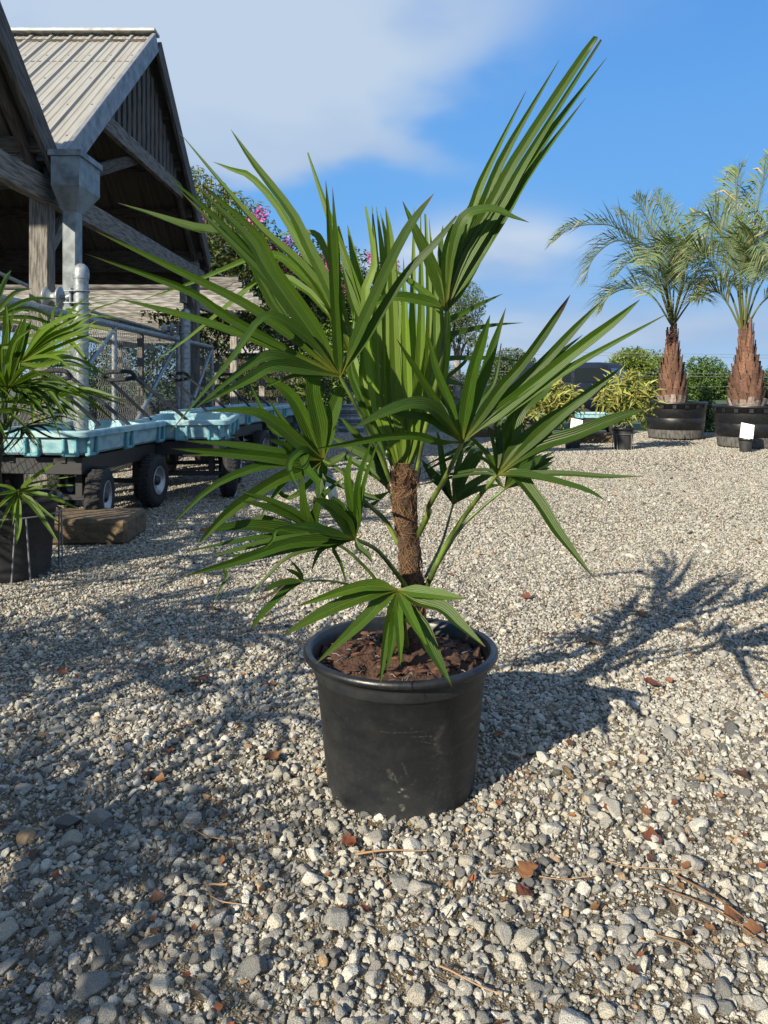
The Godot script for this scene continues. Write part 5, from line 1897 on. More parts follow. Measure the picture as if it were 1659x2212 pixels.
func hero_leaves(palm: Node3D) -> void:
	frond(palm, false, [Vector3(-0.132,0.947,0.170), Vector3(-0.086,0.858,0.120), Vector3(-0.054,0.787,0.060), Vector3(-0.024,0.705,0.010)], Vector3(-0.15, 0.35, 0.92), 0.009, [
		[0.0194, 0.05, Vector3(-0.132,0.947,0.170), Vector3(-0.346,1.060,0.209), Vector3(-0.442,1.123,0.228), Vector3(-0.635,1.192,0.264)],
		[0.0197, 0.04, Vector3(-0.132,0.947,0.170), Vector3(-0.298,1.079,0.194), Vector3(-0.434,1.151,0.212), Vector3(-0.625,1.242,0.238)],
		[0.0179, 0.04, Vector3(-0.132,0.947,0.170), Vector3(-0.317,1.027,0.197), Vector3(-0.446,1.071,0.215), Vector3(-0.585,1.106,0.235)],
		[0.0195, 0.05, Vector3(-0.132,0.947,0.170), Vector3(-0.262,1.120,0.173), Vector3(-0.327,1.194,0.175), Vector3(-0.472,1.342,0.178)],
		[0.0148, 0, Vector3(-0.132,0.947,0.170), Vector3(-0.276,1.141,0.165), Vector3(-0.381,1.270,0.161), Vector3(-0.506,1.379,0.158)],
		[0.0287, 0.03, Vector3(-0.132,0.947,0.170), Vector3(-0.196,1.045,0.179), Vector3(-0.285,1.172,0.191), Vector3(-0.323,1.237,0.197), Vector3(-0.431,1.345,0.209)],
		[0.0239, 0.03, Vector3(-0.132,0.947,0.170), Vector3(-0.177,1.044,0.192), Vector3(-0.260,1.165,0.224), Vector3(-0.295,1.234,0.242), Vector3(-0.398,1.325,0.274)],
		[0.0198, 0.04, Vector3(-0.132,0.947,0.170), Vector3(-0.136,1.006,0.189), Vector3(-0.143,1.176,0.246), Vector3(-0.152,1.328,0.302)],
		[0.0203, 0.05, Vector3(-0.132,0.947,0.170), Vector3(-0.132,1.006,0.185), Vector3(-0.134,1.179,0.229), Vector3(-0.141,1.323,0.268)],
		[0.0247, 0.12, Vector3(-0.132,0.947,0.170), Vector3(-0.101,1.016,0.190), Vector3(-0.067,1.093,0.212), Vector3(-0.004,1.220,0.251), Vector3(0.032,1.273,0.269), Vector3(0.060,1.307,0.283)],
		[0.0205, 0.02, Vector3(-0.132,0.947,0.170), Vector3(-0.085,1.016,0.186), Vector3(-0.004,1.143,0.216), Vector3(0.071,1.223,0.237), Vector3(0.108,1.270,0.250)],
		[0.0198, 0.01, Vector3(-0.132,0.947,0.170), Vector3(-0.189,1.019,0.206), Vector3(-0.250,1.065,0.238), Vector3(-0.288,1.061,0.254), Vector3(-0.339,0.979,0.294), Vector3(-0.436,0.843,0.369)],
		[0.0296, 0, Vector3(-0.132,0.947,0.170), Vector3(-0.213,0.968,0.215), Vector3(-0.259,0.987,0.243), Vector3(-0.304,0.970,0.271), Vector3(-0.401,0.880,0.352)],
		[0.0260, 0, Vector3(-0.132,0.947,0.170), Vector3(-0.207,0.963,0.221), Vector3(-0.262,0.967,0.259), Vector3(-0.305,0.940,0.296), Vector3(-0.376,0.895,0.363)],
		[0.0116, 0, Vector3(-0.132,0.947,0.170), Vector3(-0.191,0.951,0.180), Vector3(-0.229,0.948,0.187), Vector3(-0.284,0.926,0.198)],
		[0.0242, 0.02, Vector3(-0.132,0.947,0.170), Vector3(-0.264,1.085,0.157), Vector3(-0.348,1.239,0.145), Vector3(-0.466,1.275,0.137), Vector3(-0.619,1.325,0.126)],
		[0.0120, 0.0, Vector3(-0.132,0.947,0.170), Vector3(-0.258,1.077,0.160), Vector3(-0.358,1.241,0.149), Vector3(-0.451,1.263,0.143), Vector3(-0.599,1.320,0.134)],
	], 1.0)
	frond(palm, false, [Vector3(-0.082,0.905,-0.120), Vector3(-0.038,0.782,-0.080), Vector3(-0.003,0.698,-0.030)], Vector3(-0.2, 0.4, 0.9), 0.009, [
		[0.0287, 0, Vector3(-0.082,0.905,-0.120), Vector3(-0.169,1.149,-0.143), Vector3(-0.229,1.275,-0.154), Vector3(-0.277,1.370,-0.164), Vector3(-0.373,1.496,-0.177), Vector3(-0.434,1.586,-0.186)],
		[0.0266, 0, Vector3(-0.082,0.905,-0.120), Vector3(-0.169,1.115,-0.145), Vector3(-0.245,1.229,-0.159), Vector3(-0.373,1.348,-0.177), Vector3(-0.574,1.587,-0.209)],
		[0.0210, 0, Vector3(-0.082,0.905,-0.120), Vector3(-0.174,1.152,-0.167), Vector3(-0.232,1.249,-0.186), Vector3(-0.315,1.391,-0.214), Vector3(-0.389,1.475,-0.232), Vector3(-0.440,1.497,-0.241), Vector3(-0.494,1.521,-0.251)],
		[0.0200, 0, Vector3(-0.082,0.905,-0.120), Vector3(-0.153,1.163,-0.189), Vector3(-0.187,1.269,-0.216), Vector3(-0.214,1.320,-0.230), Vector3(-0.244,1.331,-0.238), Vector3(-0.287,1.330,-0.248), Vector3(-0.389,1.315,-0.273)],
		[0.0207, 0, Vector3(-0.082,0.905,-0.120), Vector3(-0.169,1.116,-0.150), Vector3(-0.262,1.221,-0.167), Vector3(-0.310,1.259,-0.175), Vector3(-0.342,1.260,-0.179), Vector3(-0.384,1.254,-0.184), Vector3(-0.538,1.193,-0.205), Vector3(-0.678,1.149,-0.223)],
		[0.0216, 0, Vector3(-0.082,0.905,-0.120), Vector3(-0.177,1.105,-0.174), Vector3(-0.282,1.201,-0.208), Vector3(-0.369,1.216,-0.228), Vector3(-0.366,1.209,-0.230), Vector3(-0.452,1.141,-0.256), Vector3(-0.568,1.054,-0.288), Vector3(-0.669,0.988,-0.315)],
		[0.0257, 0, Vector3(-0.082,0.905,-0.120), Vector3(-0.089,1.097,-0.154), Vector3(-0.134,1.241,-0.180), Vector3(-0.186,1.379,-0.204), Vector3(-0.240,1.540,-0.232)],
		[0.0306, 0, Vector3(-0.082,0.905,-0.120), Vector3(-0.070,1.083,-0.167), Vector3(-0.096,1.163,-0.189), Vector3(-0.116,1.252,-0.212), Vector3(-0.135,1.350,-0.236)],
		[0.0301, 0, Vector3(-0.082,0.905,-0.120), Vector3(-0.101,1.082,-0.153), Vector3(-0.130,1.209,-0.177), Vector3(-0.157,1.340,-0.201)],
		[0.0285, 0, Vector3(-0.082,0.905,-0.120), Vector3(-0.089,1.050,-0.145), Vector3(-0.120,1.145,-0.161), Vector3(-0.143,1.225,-0.175)],
		[0.0251, 0, Vector3(-0.082,0.905,-0.120), Vector3(-0.137,1.069,-0.193), Vector3(-0.158,1.135,-0.221), Vector3(-0.189,1.203,-0.250), Vector3(-0.252,1.281,-0.289)],
	], 1.25)
	frond(palm, false, [Vector3(0.003,0.702,0.000), Vector3(0.008,0.680,0.000), Vector3(0.012,0.637,0.000)], Vector3(0.0, 0.15, 1.0), 0.009, [
		[0.0253, 0, Vector3(0.003,0.702,0.000), Vector3(-0.024,0.801,-0.004), Vector3(-0.059,0.889,-0.008), Vector3(-0.084,1.130,-0.017), Vector3(-0.061,1.217,-0.020), Vector3(-0.082,1.351,-0.025)],
		[0.0256, 0, Vector3(0.003,0.702,0.000), Vector3(-0.014,0.801,-0.007), Vector3(-0.047,0.889,-0.014), Vector3(-0.057,1.190,-0.034), Vector3(-0.067,1.358,-0.046)],
		[0.0258, 0, Vector3(0.003,0.702,0.000), Vector3(-0.009,0.801,-0.010), Vector3(-0.034,0.902,-0.020), Vector3(-0.039,1.192,-0.048), Vector3(-0.057,1.360,-0.064)],
		[0.0260, 0, Vector3(0.003,0.702,0.000), Vector3(-0.004,0.801,-0.012), Vector3(-0.021,0.901,-0.025), Vector3(-0.027,1.224,-0.064), Vector3(-0.047,1.349,-0.079)],
		[0.0264, 0, Vector3(0.003,0.702,0.000), Vector3(0.001,0.801,-0.005), Vector3(-0.009,0.914,-0.010), Vector3(-0.022,1.247,-0.025), Vector3(-0.035,1.352,-0.029)],
		[0.0295, 0, Vector3(0.003,0.702,0.000), Vector3(0.009,0.800,-0.015), Vector3(0.007,0.914,-0.033), Vector3(-0.003,1.069,-0.056), Vector3(-0.009,1.257,-0.083)],
		[0.0276, 0, Vector3(0.003,0.702,0.000), Vector3(0.014,0.801,-0.006), Vector3(0.017,0.914,-0.013), Vector3(0.012,1.067,-0.022), Vector3(0.008,1.230,-0.032)],
		[0.0281, 0, Vector3(0.003,0.702,0.000), Vector3(0.022,0.801,-0.011), Vector3(0.030,0.914,-0.023), Vector3(0.030,1.068,-0.039), Vector3(0.035,1.361,-0.069)],
		[0.0273, 0, Vector3(0.003,0.702,0.000), Vector3(0.029,0.801,-0.002), Vector3(0.041,0.914,-0.005), Vector3(0.049,1.066,-0.009), Vector3(0.048,1.338,-0.015)],
		[0.0283, 0, Vector3(0.003,0.702,0.000), Vector3(0.037,0.801,-0.014), Vector3(0.058,0.914,-0.028), Vector3(0.072,1.068,-0.048), Vector3(0.063,1.346,-0.082)],
		[0.0267, 0, Vector3(0.003,0.702,0.000), Vector3(0.042,0.801,-0.008), Vector3(0.070,0.914,-0.018), Vector3(0.086,1.067,-0.030), Vector3(0.070,1.327,-0.050)],
		[0.0276, 0, Vector3(0.003,0.702,0.000), Vector3(-0.029,0.800,-0.027), Vector3(-0.073,0.888,-0.052), Vector3(-0.091,0.976,-0.074), Vector3(-0.063,1.140,-0.113)],
		[0.0234, 0, Vector3(0.003,0.702,0.000), Vector3(-0.034,0.799,-0.036), Vector3(-0.084,0.908,-0.075), Vector3(-0.119,1.014,-0.110), Vector3(-0.113,1.112,-0.140)],
		[0.0250, 0, Vector3(0.003,0.702,0.000), Vector3(0.047,0.813,-0.019), Vector3(0.084,0.914,-0.037), Vector3(0.101,1.030,-0.055), Vector3(0.093,1.258,-0.090)],
		[0.0184, 0, Vector3(0.003,0.702,0.000), Vector3(0.053,0.825,-0.026), Vector3(0.092,0.901,-0.042), Vector3(0.117,1.031,-0.066), Vector3(0.107,1.292,-0.113)],
	], 1.55)
	frond(palm, false, [Vector3(0.099,1.092,0.100), Vector3(0.098,1.048,0.080), Vector3(0.083,0.940,0.050), Vector3(0.061,0.840,0.010), Vector3(0.037,0.721,-0.020)], Vector3(-0.1, 0.25, 0.96), 0.009, [
		[0.0230, 0.02, Vector3(0.099,1.092,0.100), Vector3(0.134,1.268,0.089), Vector3(0.159,1.324,0.085), Vector3(0.187,1.399,0.080), Vector3(0.282,1.591,0.067)],
		[0.0249, 0, Vector3(0.099,1.092,0.100), Vector3(0.149,1.237,0.094), Vector3(0.183,1.329,0.091), Vector3(0.232,1.444,0.086), Vector3(0.354,1.656,0.078)],
		[0.0256, 0.02, Vector3(0.099,1.092,0.100), Vector3(0.139,1.220,0.100), Vector3(0.206,1.342,0.101), Vector3(0.261,1.443,0.101), Vector3(0.414,1.674,0.102), Vector3(0.433,1.695,0.102)],
		[0.0244, 0.02, Vector3(0.099,1.092,0.100), Vector3(0.142,1.205,0.102), Vector3(0.224,1.335,0.104), Vector3(0.284,1.441,0.106), Vector3(0.439,1.687,0.110)],
		[0.0239, 0.02, Vector3(0.099,1.092,0.100), Vector3(0.133,1.145,0.098), Vector3(0.232,1.329,0.090), Vector3(0.319,1.475,0.083), Vector3(0.461,1.662,0.075)],
		[0.0217, 0.02, Vector3(0.099,1.092,0.100), Vector3(0.139,1.160,0.098), Vector3(0.225,1.298,0.094), Vector3(0.287,1.403,0.090), Vector3(0.412,1.569,0.085)],
		[0.0288, 0.02, Vector3(0.099,1.092,0.100), Vector3(0.075,1.172,0.097), Vector3(0.045,1.240,0.095), Vector3(0.003,1.336,0.091)],
		[0.0205, 0, Vector3(0.099,1.092,0.100), Vector3(0.086,1.158,0.099), Vector3(0.059,1.226,0.099), Vector3(0.014,1.316,0.098)],
		[0.0223, 0, Vector3(0.099,1.092,0.100), Vector3(0.098,1.204,0.111), Vector3(0.110,1.263,0.117), Vector3(0.119,1.284,0.120)],
		[0.0226, 0, Vector3(0.099,1.092,0.100), Vector3(0.109,1.190,0.097), Vector3(0.127,1.252,0.095), Vector3(0.140,1.292,0.094)],
		[0.0237, 0.02, Vector3(0.099,1.092,0.100), Vector3(0.110,1.217,0.121), Vector3(0.129,1.284,0.134), Vector3(0.159,1.305,0.140), Vector3(0.199,1.307,0.147), Vector3(0.234,1.290,0.154), Vector3(0.271,1.275,0.161)],
		[0.0245, 0, Vector3(0.099,1.092,0.100), Vector3(0.066,1.108,0.113), Vector3(-0.002,1.119,0.138), Vector3(-0.042,1.111,0.152), Vector3(-0.083,1.089,0.169)],
		[0.0176, 0.05, Vector3(0.099,1.092,0.100), Vector3(0.053,1.132,0.092), Vector3(0.021,1.157,0.087), Vector3(-0.014,1.185,0.081)],
		[0.0151, 0, Vector3(0.099,1.092,0.100), Vector3(0.094,1.197,0.053), Vector3(0.092,1.248,0.032), Vector3(0.099,1.300,0.010)],
	], 1.1)
	frond(palm, false, [Vector3(0.121,0.812,0.230), Vector3(0.094,0.734,0.160), Vector3(0.061,0.658,0.090), Vector3(0.065,0.636,0.040), Vector3(0.041,0.579,0.010)], Vector3(-0.1, 0.3, 0.95), 0.011, [
		[0.0151, 0.06, Vector3(0.121,0.812,0.230), Vector3(0.068,0.893,0.265), Vector3(0.024,0.961,0.295), Vector3(-0.014,1.018,0.322)],
		[0.0183, 0.04, Vector3(0.121,0.812,0.230), Vector3(0.093,0.896,0.246), Vector3(0.068,0.957,0.259), Vector3(0.045,1.043,0.276)],
		[0.0249, 0.03, Vector3(0.121,0.812,0.230), Vector3(0.125,0.875,0.252), Vector3(0.137,0.957,0.282), Vector3(0.153,1.017,0.305), Vector3(0.165,1.064,0.324)],
		[0.0237, 0.06, Vector3(0.121,0.812,0.230), Vector3(0.131,0.864,0.240), Vector3(0.159,0.935,0.256), Vector3(0.178,1.004,0.271), Vector3(0.201,1.081,0.288)],
		[0.0117, 0.06, Vector3(0.121,0.812,0.230), Vector3(0.135,0.852,0.221), Vector3(0.160,0.895,0.210), Vector3(0.191,0.937,0.200), Vector3(0.208,1.016,0.183)],
		[0.0213, 0.15, Vector3(0.121,0.812,0.230), Vector3(0.156,0.864,0.246), Vector3(0.196,0.925,0.265), Vector3(0.239,0.977,0.283), Vector3(0.296,1.064,0.311), Vector3(0.319,1.103,0.324)],
		[0.0225, 0.02, Vector3(0.121,0.812,0.230), Vector3(0.157,0.857,0.241), Vector3(0.232,0.928,0.260), Vector3(0.281,0.977,0.273), Vector3(0.341,1.045,0.291), Vector3(0.391,1.099,0.306)],
		[0.0271, 0.02, Vector3(0.121,0.812,0.230), Vector3(0.167,0.857,0.246), Vector3(0.203,0.884,0.258), Vector3(0.311,0.977,0.296), Vector3(0.401,1.051,0.329), Vector3(0.445,1.091,0.347)],
		[0.0209, 0.01, Vector3(0.121,0.812,0.230), Vector3(0.177,0.862,0.249), Vector3(0.209,0.879,0.258), Vector3(0.333,0.968,0.300), Vector3(0.500,1.067,0.356)],
		[0.0129, 0.05, Vector3(0.121,0.812,0.230), Vector3(0.223,0.899,0.244), Vector3(0.297,0.978,0.256), Vector3(0.359,1.030,0.265)],
		[0.0327, 0.02, Vector3(0.121,0.812,0.230), Vector3(0.084,0.859,0.274), Vector3(0.055,0.885,0.305), Vector3(0.022,0.895,0.332), Vector3(-0.019,0.886,0.368), Vector3(-0.058,0.870,0.406), Vector3(-0.093,0.853,0.443)],
		[0.0223, 0, Vector3(0.121,0.812,0.230), Vector3(0.078,0.846,0.274), Vector3(0.044,0.865,0.306), Vector3(0.002,0.873,0.345), Vector3(-0.031,0.878,0.376)],
		[0.0160, 0.02, Vector3(0.121,0.812,0.230), Vector3(0.069,0.815,0.257), Vector3(0.024,0.829,0.282), Vector3(-0.039,0.829,0.318), Vector3(-0.111,0.819,0.361), Vector3(-0.168,0.813,0.397)],
	], 1.0)
	frond(palm, false, [Vector3(0.200,0.739,0.180), Vector3(0.176,0.699,0.140), Vector3(0.151,0.654,0.100), Vector3(0.106,0.573,0.060), Vector3(0.059,0.455,0.010)], Vector3(0.1, 0.5, 0.85), 0.010, [
		[0.0240, 0.02, Vector3(0.200,0.739,0.180), Vector3(0.271,0.816,0.206), Vector3(0.327,0.871,0.227), Vector3(0.384,0.919,0.247), Vector3(0.434,0.964,0.265)],
		[0.0173, 0, Vector3(0.200,0.739,0.180), Vector3(0.281,0.809,0.189), Vector3(0.340,0.864,0.196), Vector3(0.437,0.940,0.207)],
		[0.0311, 0.04, Vector3(0.200,0.739,0.180), Vector3(0.271,0.798,0.206), Vector3(0.355,0.830,0.233), Vector3(0.422,0.861,0.256), Vector3(0.488,0.885,0.279)],
		[0.0227, 0, Vector3(0.200,0.739,0.180), Vector3(0.266,0.789,0.201), Vector3(0.315,0.814,0.215), Vector3(0.357,0.830,0.227), Vector3(0.356,0.825,0.228)],
		[0.0251, 0, Vector3(0.200,0.739,0.180), Vector3(0.233,0.793,0.185), Vector3(0.287,0.842,0.191), Vector3(0.340,0.876,0.196), Vector3(0.341,0.850,0.198)],
		[0.0257, 0, Vector3(0.200,0.739,0.180), Vector3(0.228,0.798,0.174), Vector3(0.254,0.875,0.167), Vector3(0.305,0.918,0.161), Vector3(0.328,0.955,0.157)],
		[0.0239, 0, Vector3(0.200,0.739,0.180), Vector3(0.211,0.798,0.168), Vector3(0.231,0.850,0.158), Vector3(0.264,0.887,0.149)],
		[0.0158, 0, Vector3(0.200,0.739,0.180), Vector3(0.204,0.798,0.170), Vector3(0.202,0.844,0.163), Vector3(0.200,0.887,0.156)],
		[0.0123, 0, Vector3(0.200,0.739,0.180), Vector3(0.190,0.792,0.206), Vector3(0.177,0.836,0.228), Vector3(0.174,0.839,0.230)],
		[0.0107, 0.03, Vector3(0.200,0.739,0.180), Vector3(0.184,0.778,0.183), Vector3(0.150,0.812,0.186), Vector3(0.135,0.830,0.188)],
		[0.0085, 0.08, Vector3(0.200,0.739,0.180), Vector3(0.189,0.758,0.195), Vector3(0.165,0.778,0.217), Vector3(0.144,0.795,0.235)],
		[0.0137, 0.05, Vector3(0.200,0.739,0.180), Vector3(0.242,0.743,0.195), Vector3(0.327,0.748,0.225), Vector3(0.408,0.746,0.256), Vector3(0.475,0.749,0.282)],
		[0.0241, 0.02, Vector3(0.200,0.739,0.180), Vector3(0.239,0.745,0.217), Vector3(0.284,0.741,0.262), Vector3(0.345,0.729,0.331), Vector3(0.375,0.714,0.373)],
		[0.0297, 0.02, Vector3(0.200,0.739,0.180), Vector3(0.236,0.741,0.201), Vector3(0.274,0.693,0.240), Vector3(0.308,0.634,0.284), Vector3(0.359,0.564,0.348)],
	], 0.85)
	frond(palm, false, [Vector3(0.247,0.681,-0.020), Vector3(0.195,0.638,-0.020), Vector3(0.138,0.582,-0.020), Vector3(0.068,0.474,0.000)], Vector3(0.2, 0.5, 0.8), 0.007, [
		[0.0226, 0.04, Vector3(0.247,0.681,-0.020), Vector3(0.303,0.727,-0.048), Vector3(0.381,0.766,-0.080)],
		[0.0228, 0, Vector3(0.247,0.681,-0.020), Vector3(0.308,0.719,-0.054), Vector3(0.383,0.752,-0.092)],
		[0.0232, 0, Vector3(0.247,0.681,-0.020), Vector3(0.315,0.710,-0.073), Vector3(0.388,0.736,-0.126)],
		[0.0234, 0, Vector3(0.247,0.681,-0.020), Vector3(0.314,0.705,-0.084), Vector3(0.381,0.718,-0.141)],
		[0.0208, 0, Vector3(0.247,0.681,-0.020), Vector3(0.306,0.730,-0.081), Vector3(0.357,0.754,-0.122)],
		[0.0201, 0, Vector3(0.247,0.681,-0.020), Vector3(0.281,0.735,-0.100), Vector3(0.306,0.780,-0.161)],
		[0.0142, 0.05, Vector3(0.247,0.681,-0.020), Vector3(0.234,0.695,-0.050), Vector3(0.223,0.728,-0.100), Vector3(0.224,0.776,-0.162)],
		[0.0210, 0, Vector3(0.247,0.681,-0.020), Vector3(0.290,0.728,-0.069), Vector3(0.332,0.783,-0.122), Vector3(0.346,0.804,-0.141)],
		[0.0105, 0.0, Vector3(0.247,0.681,-0.020), Vector3(0.218,0.713,-0.046), Vector3(0.145,0.703,-0.088), Vector3(0.050,0.674,-0.141)],
		[0.0106, 0, Vector3(0.247,0.681,-0.020), Vector3(0.215,0.721,-0.057), Vector3(0.121,0.702,-0.119), Vector3(0.051,0.682,-0.164)],
		[0.0119, 0, Vector3(0.247,0.681,-0.020), Vector3(0.198,0.771,-0.087), Vector3(0.123,0.740,-0.134), Vector3(0.055,0.697,-0.179)],
		[0.0121, 0, Vector3(0.247,0.681,-0.020), Vector3(0.194,0.781,-0.102), Vector3(0.137,0.758,-0.142), Vector3(0.053,0.708,-0.202)],
	], 0.7)
	frond(palm, false, [Vector3(0.137,0.624,-0.150), Vector3(0.107,0.535,-0.120), Vector3(0.061,0.468,-0.040)], Vector3(0.2, 0.4, 0.85), 0.006, [
		[0.0182, 0, Vector3(0.137,0.624,-0.150), Vector3(0.116,0.702,-0.182), Vector3(0.109,0.758,-0.203), Vector3(0.102,0.802,-0.219)],
		[0.0173, 0, Vector3(0.137,0.624,-0.150), Vector3(0.151,0.699,-0.210), Vector3(0.166,0.740,-0.242), Vector3(0.174,0.756,-0.255)],
		[0.0360, 0.03, Vector3(0.137,0.624,-0.150), Vector3(0.158,0.693,-0.169), Vector3(0.193,0.732,-0.183), Vector3(0.222,0.760,-0.193)],
		[0.0267, 0, Vector3(0.137,0.624,-0.150), Vector3(0.154,0.680,-0.180), Vector3(0.184,0.706,-0.199), Vector3(0.214,0.729,-0.217)],
		[0.0196, 0, Vector3(0.137,0.624,-0.150), Vector3(0.113,0.669,-0.184), Vector3(0.087,0.699,-0.210), Vector3(0.060,0.727,-0.234)],
		[0.0147, 0, Vector3(0.137,0.624,-0.150), Vector3(0.120,0.654,-0.173), Vector3(0.089,0.678,-0.200), Vector3(0.063,0.719,-0.232)],
		[0.0217, 0, Vector3(0.137,0.624,-0.150), Vector3(0.181,0.665,-0.174), Vector3(0.216,0.685,-0.189), Vector3(0.257,0.699,-0.205)],
		[0.0170, 0, Vector3(0.137,0.624,-0.150), Vector3(0.175,0.648,-0.172), Vector3(0.225,0.661,-0.197), Vector3(0.270,0.664,-0.217)],
		[0.0151, 0, Vector3(0.137,0.624,-0.150), Vector3(0.172,0.714,-0.222), Vector3(0.199,0.756,-0.257), Vector3(0.193,0.794,-0.285)],
	], 0.75)
	frond(palm, false, [Vector3(-0.179,0.756,0.040), Vector3(-0.128,0.722,0.030), Vector3(-0.083,0.658,0.020), Vector3(-0.036,0.612,0.000), Vector3(-0.005,0.556,0.000)], Vector3(-0.1, 0.45, 0.88), 0.009, [
		[0.0335, 0.02, Vector3(-0.179,0.756,0.040), Vector3(-0.198,0.798,0.044), Vector3(-0.231,0.874,0.052), Vector3(-0.264,0.918,0.057), Vector3(-0.321,0.950,0.064)],
		[0.0296, 0.03, Vector3(-0.179,0.756,0.040), Vector3(-0.229,0.797,0.066), Vector3(-0.281,0.845,0.095), Vector3(-0.331,0.871,0.119), Vector3(-0.426,0.873,0.162)],
		[0.0368, 0.01, Vector3(-0.179,0.756,0.040), Vector3(-0.183,0.832,0.058), Vector3(-0.198,0.916,0.078), Vector3(-0.186,0.970,0.092), Vector3(-0.167,1.015,0.104)],
		[0.0377, 0, Vector3(-0.179,0.756,0.040), Vector3(-0.170,0.818,0.047), Vector3(-0.147,0.888,0.055), Vector3(-0.122,0.943,0.062)],
		[0.0141, 0.03, Vector3(-0.179,0.756,0.040), Vector3(-0.219,0.791,0.032), Vector3(-0.291,0.821,0.020), Vector3(-0.321,0.869,0.011), Vector3(-0.356,0.939,-0.001)],
		[0.0136, 0.03, Vector3(-0.179,0.756,0.040), Vector3(-0.231,0.809,0.049), Vector3(-0.264,0.843,0.055), Vector3(-0.304,0.904,0.063)],
		[0.0221, 0.06, Vector3(-0.179,0.756,0.040), Vector3(-0.236,0.770,0.079), Vector3(-0.258,0.794,0.100), Vector3(-0.297,0.813,0.130)],
		[0.0254, 0.05, Vector3(-0.179,0.756,0.040), Vector3(-0.217,0.754,0.049), Vector3(-0.271,0.774,0.062), Vector3(-0.364,0.793,0.084), Vector3(-0.482,0.806,0.113)],
		[0.0265, 0.03, Vector3(-0.179,0.756,0.040), Vector3(-0.217,0.751,0.055), Vector3(-0.283,0.765,0.081), Vector3(-0.384,0.780,0.122), Vector3(-0.491,0.794,0.168)],
		[0.0162, 0.02, Vector3(-0.179,0.756,0.040), Vector3(-0.217,0.748,0.050), Vector3(-0.298,0.759,0.072), Vector3(-0.389,0.772,0.097), Vector3(-0.465,0.774,0.118)],
		[0.0234, 0.01, Vector3(-0.179,0.756,0.040), Vector3(-0.217,0.754,0.053), Vector3(-0.244,0.754,0.063), Vector3(-0.314,0.747,0.089), Vector3(-0.409,0.709,0.128), Vector3(-0.497,0.624,0.178)],
		[0.0294, 0, Vector3(-0.179,0.756,0.040), Vector3(-0.226,0.732,0.062), Vector3(-0.278,0.716,0.085), Vector3(-0.373,0.654,0.135), Vector3(-0.428,0.595,0.173)],
		[0.0173, 0, Vector3(-0.179,0.756,0.040), Vector3(-0.206,0.778,0.076), Vector3(-0.223,0.783,0.096), Vector3(-0.244,0.762,0.131), Vector3(-0.238,0.739,0.159), Vector3(-0.211,0.707,0.206)],
		[0.0190, 0, Vector3(-0.179,0.756,0.040), Vector3(-0.213,0.775,0.094), Vector3(-0.206,0.749,0.135), Vector3(-0.181,0.729,0.182), Vector3(-0.170,0.709,0.220)],
		[0.0130, 0, Vector3(-0.179,0.756,0.040), Vector3(-0.189,0.728,0.055), Vector3(-0.140,0.704,0.082), Vector3(-0.093,0.689,0.107), Vector3(-0.045,0.678,0.133)],
		[0.0170, 0, Vector3(-0.179,0.756,0.040), Vector3(-0.162,0.750,0.039), Vector3(-0.134,0.766,0.038), Vector3(-0.120,0.775,0.038)],
		[0.0117, 0, Vector3(-0.179,0.756,0.040), Vector3(-0.254,0.716,0.037), Vector3(-0.292,0.672,0.035), Vector3(-0.330,0.611,0.033)],
		[0.0272, 0, Vector3(-0.179,0.756,0.040), Vector3(-0.180,0.733,0.044), Vector3(-0.184,0.690,0.052), Vector3(-0.181,0.648,0.060)],
		[0.0119, 0.2, Vector3(-0.179,0.756,0.040), Vector3(-0.197,0.716,0.032), Vector3(-0.256,0.666,0.019), Vector3(-0.305,0.697,0.009), Vector3(-0.343,0.697,0.002)],
	], 1.0)
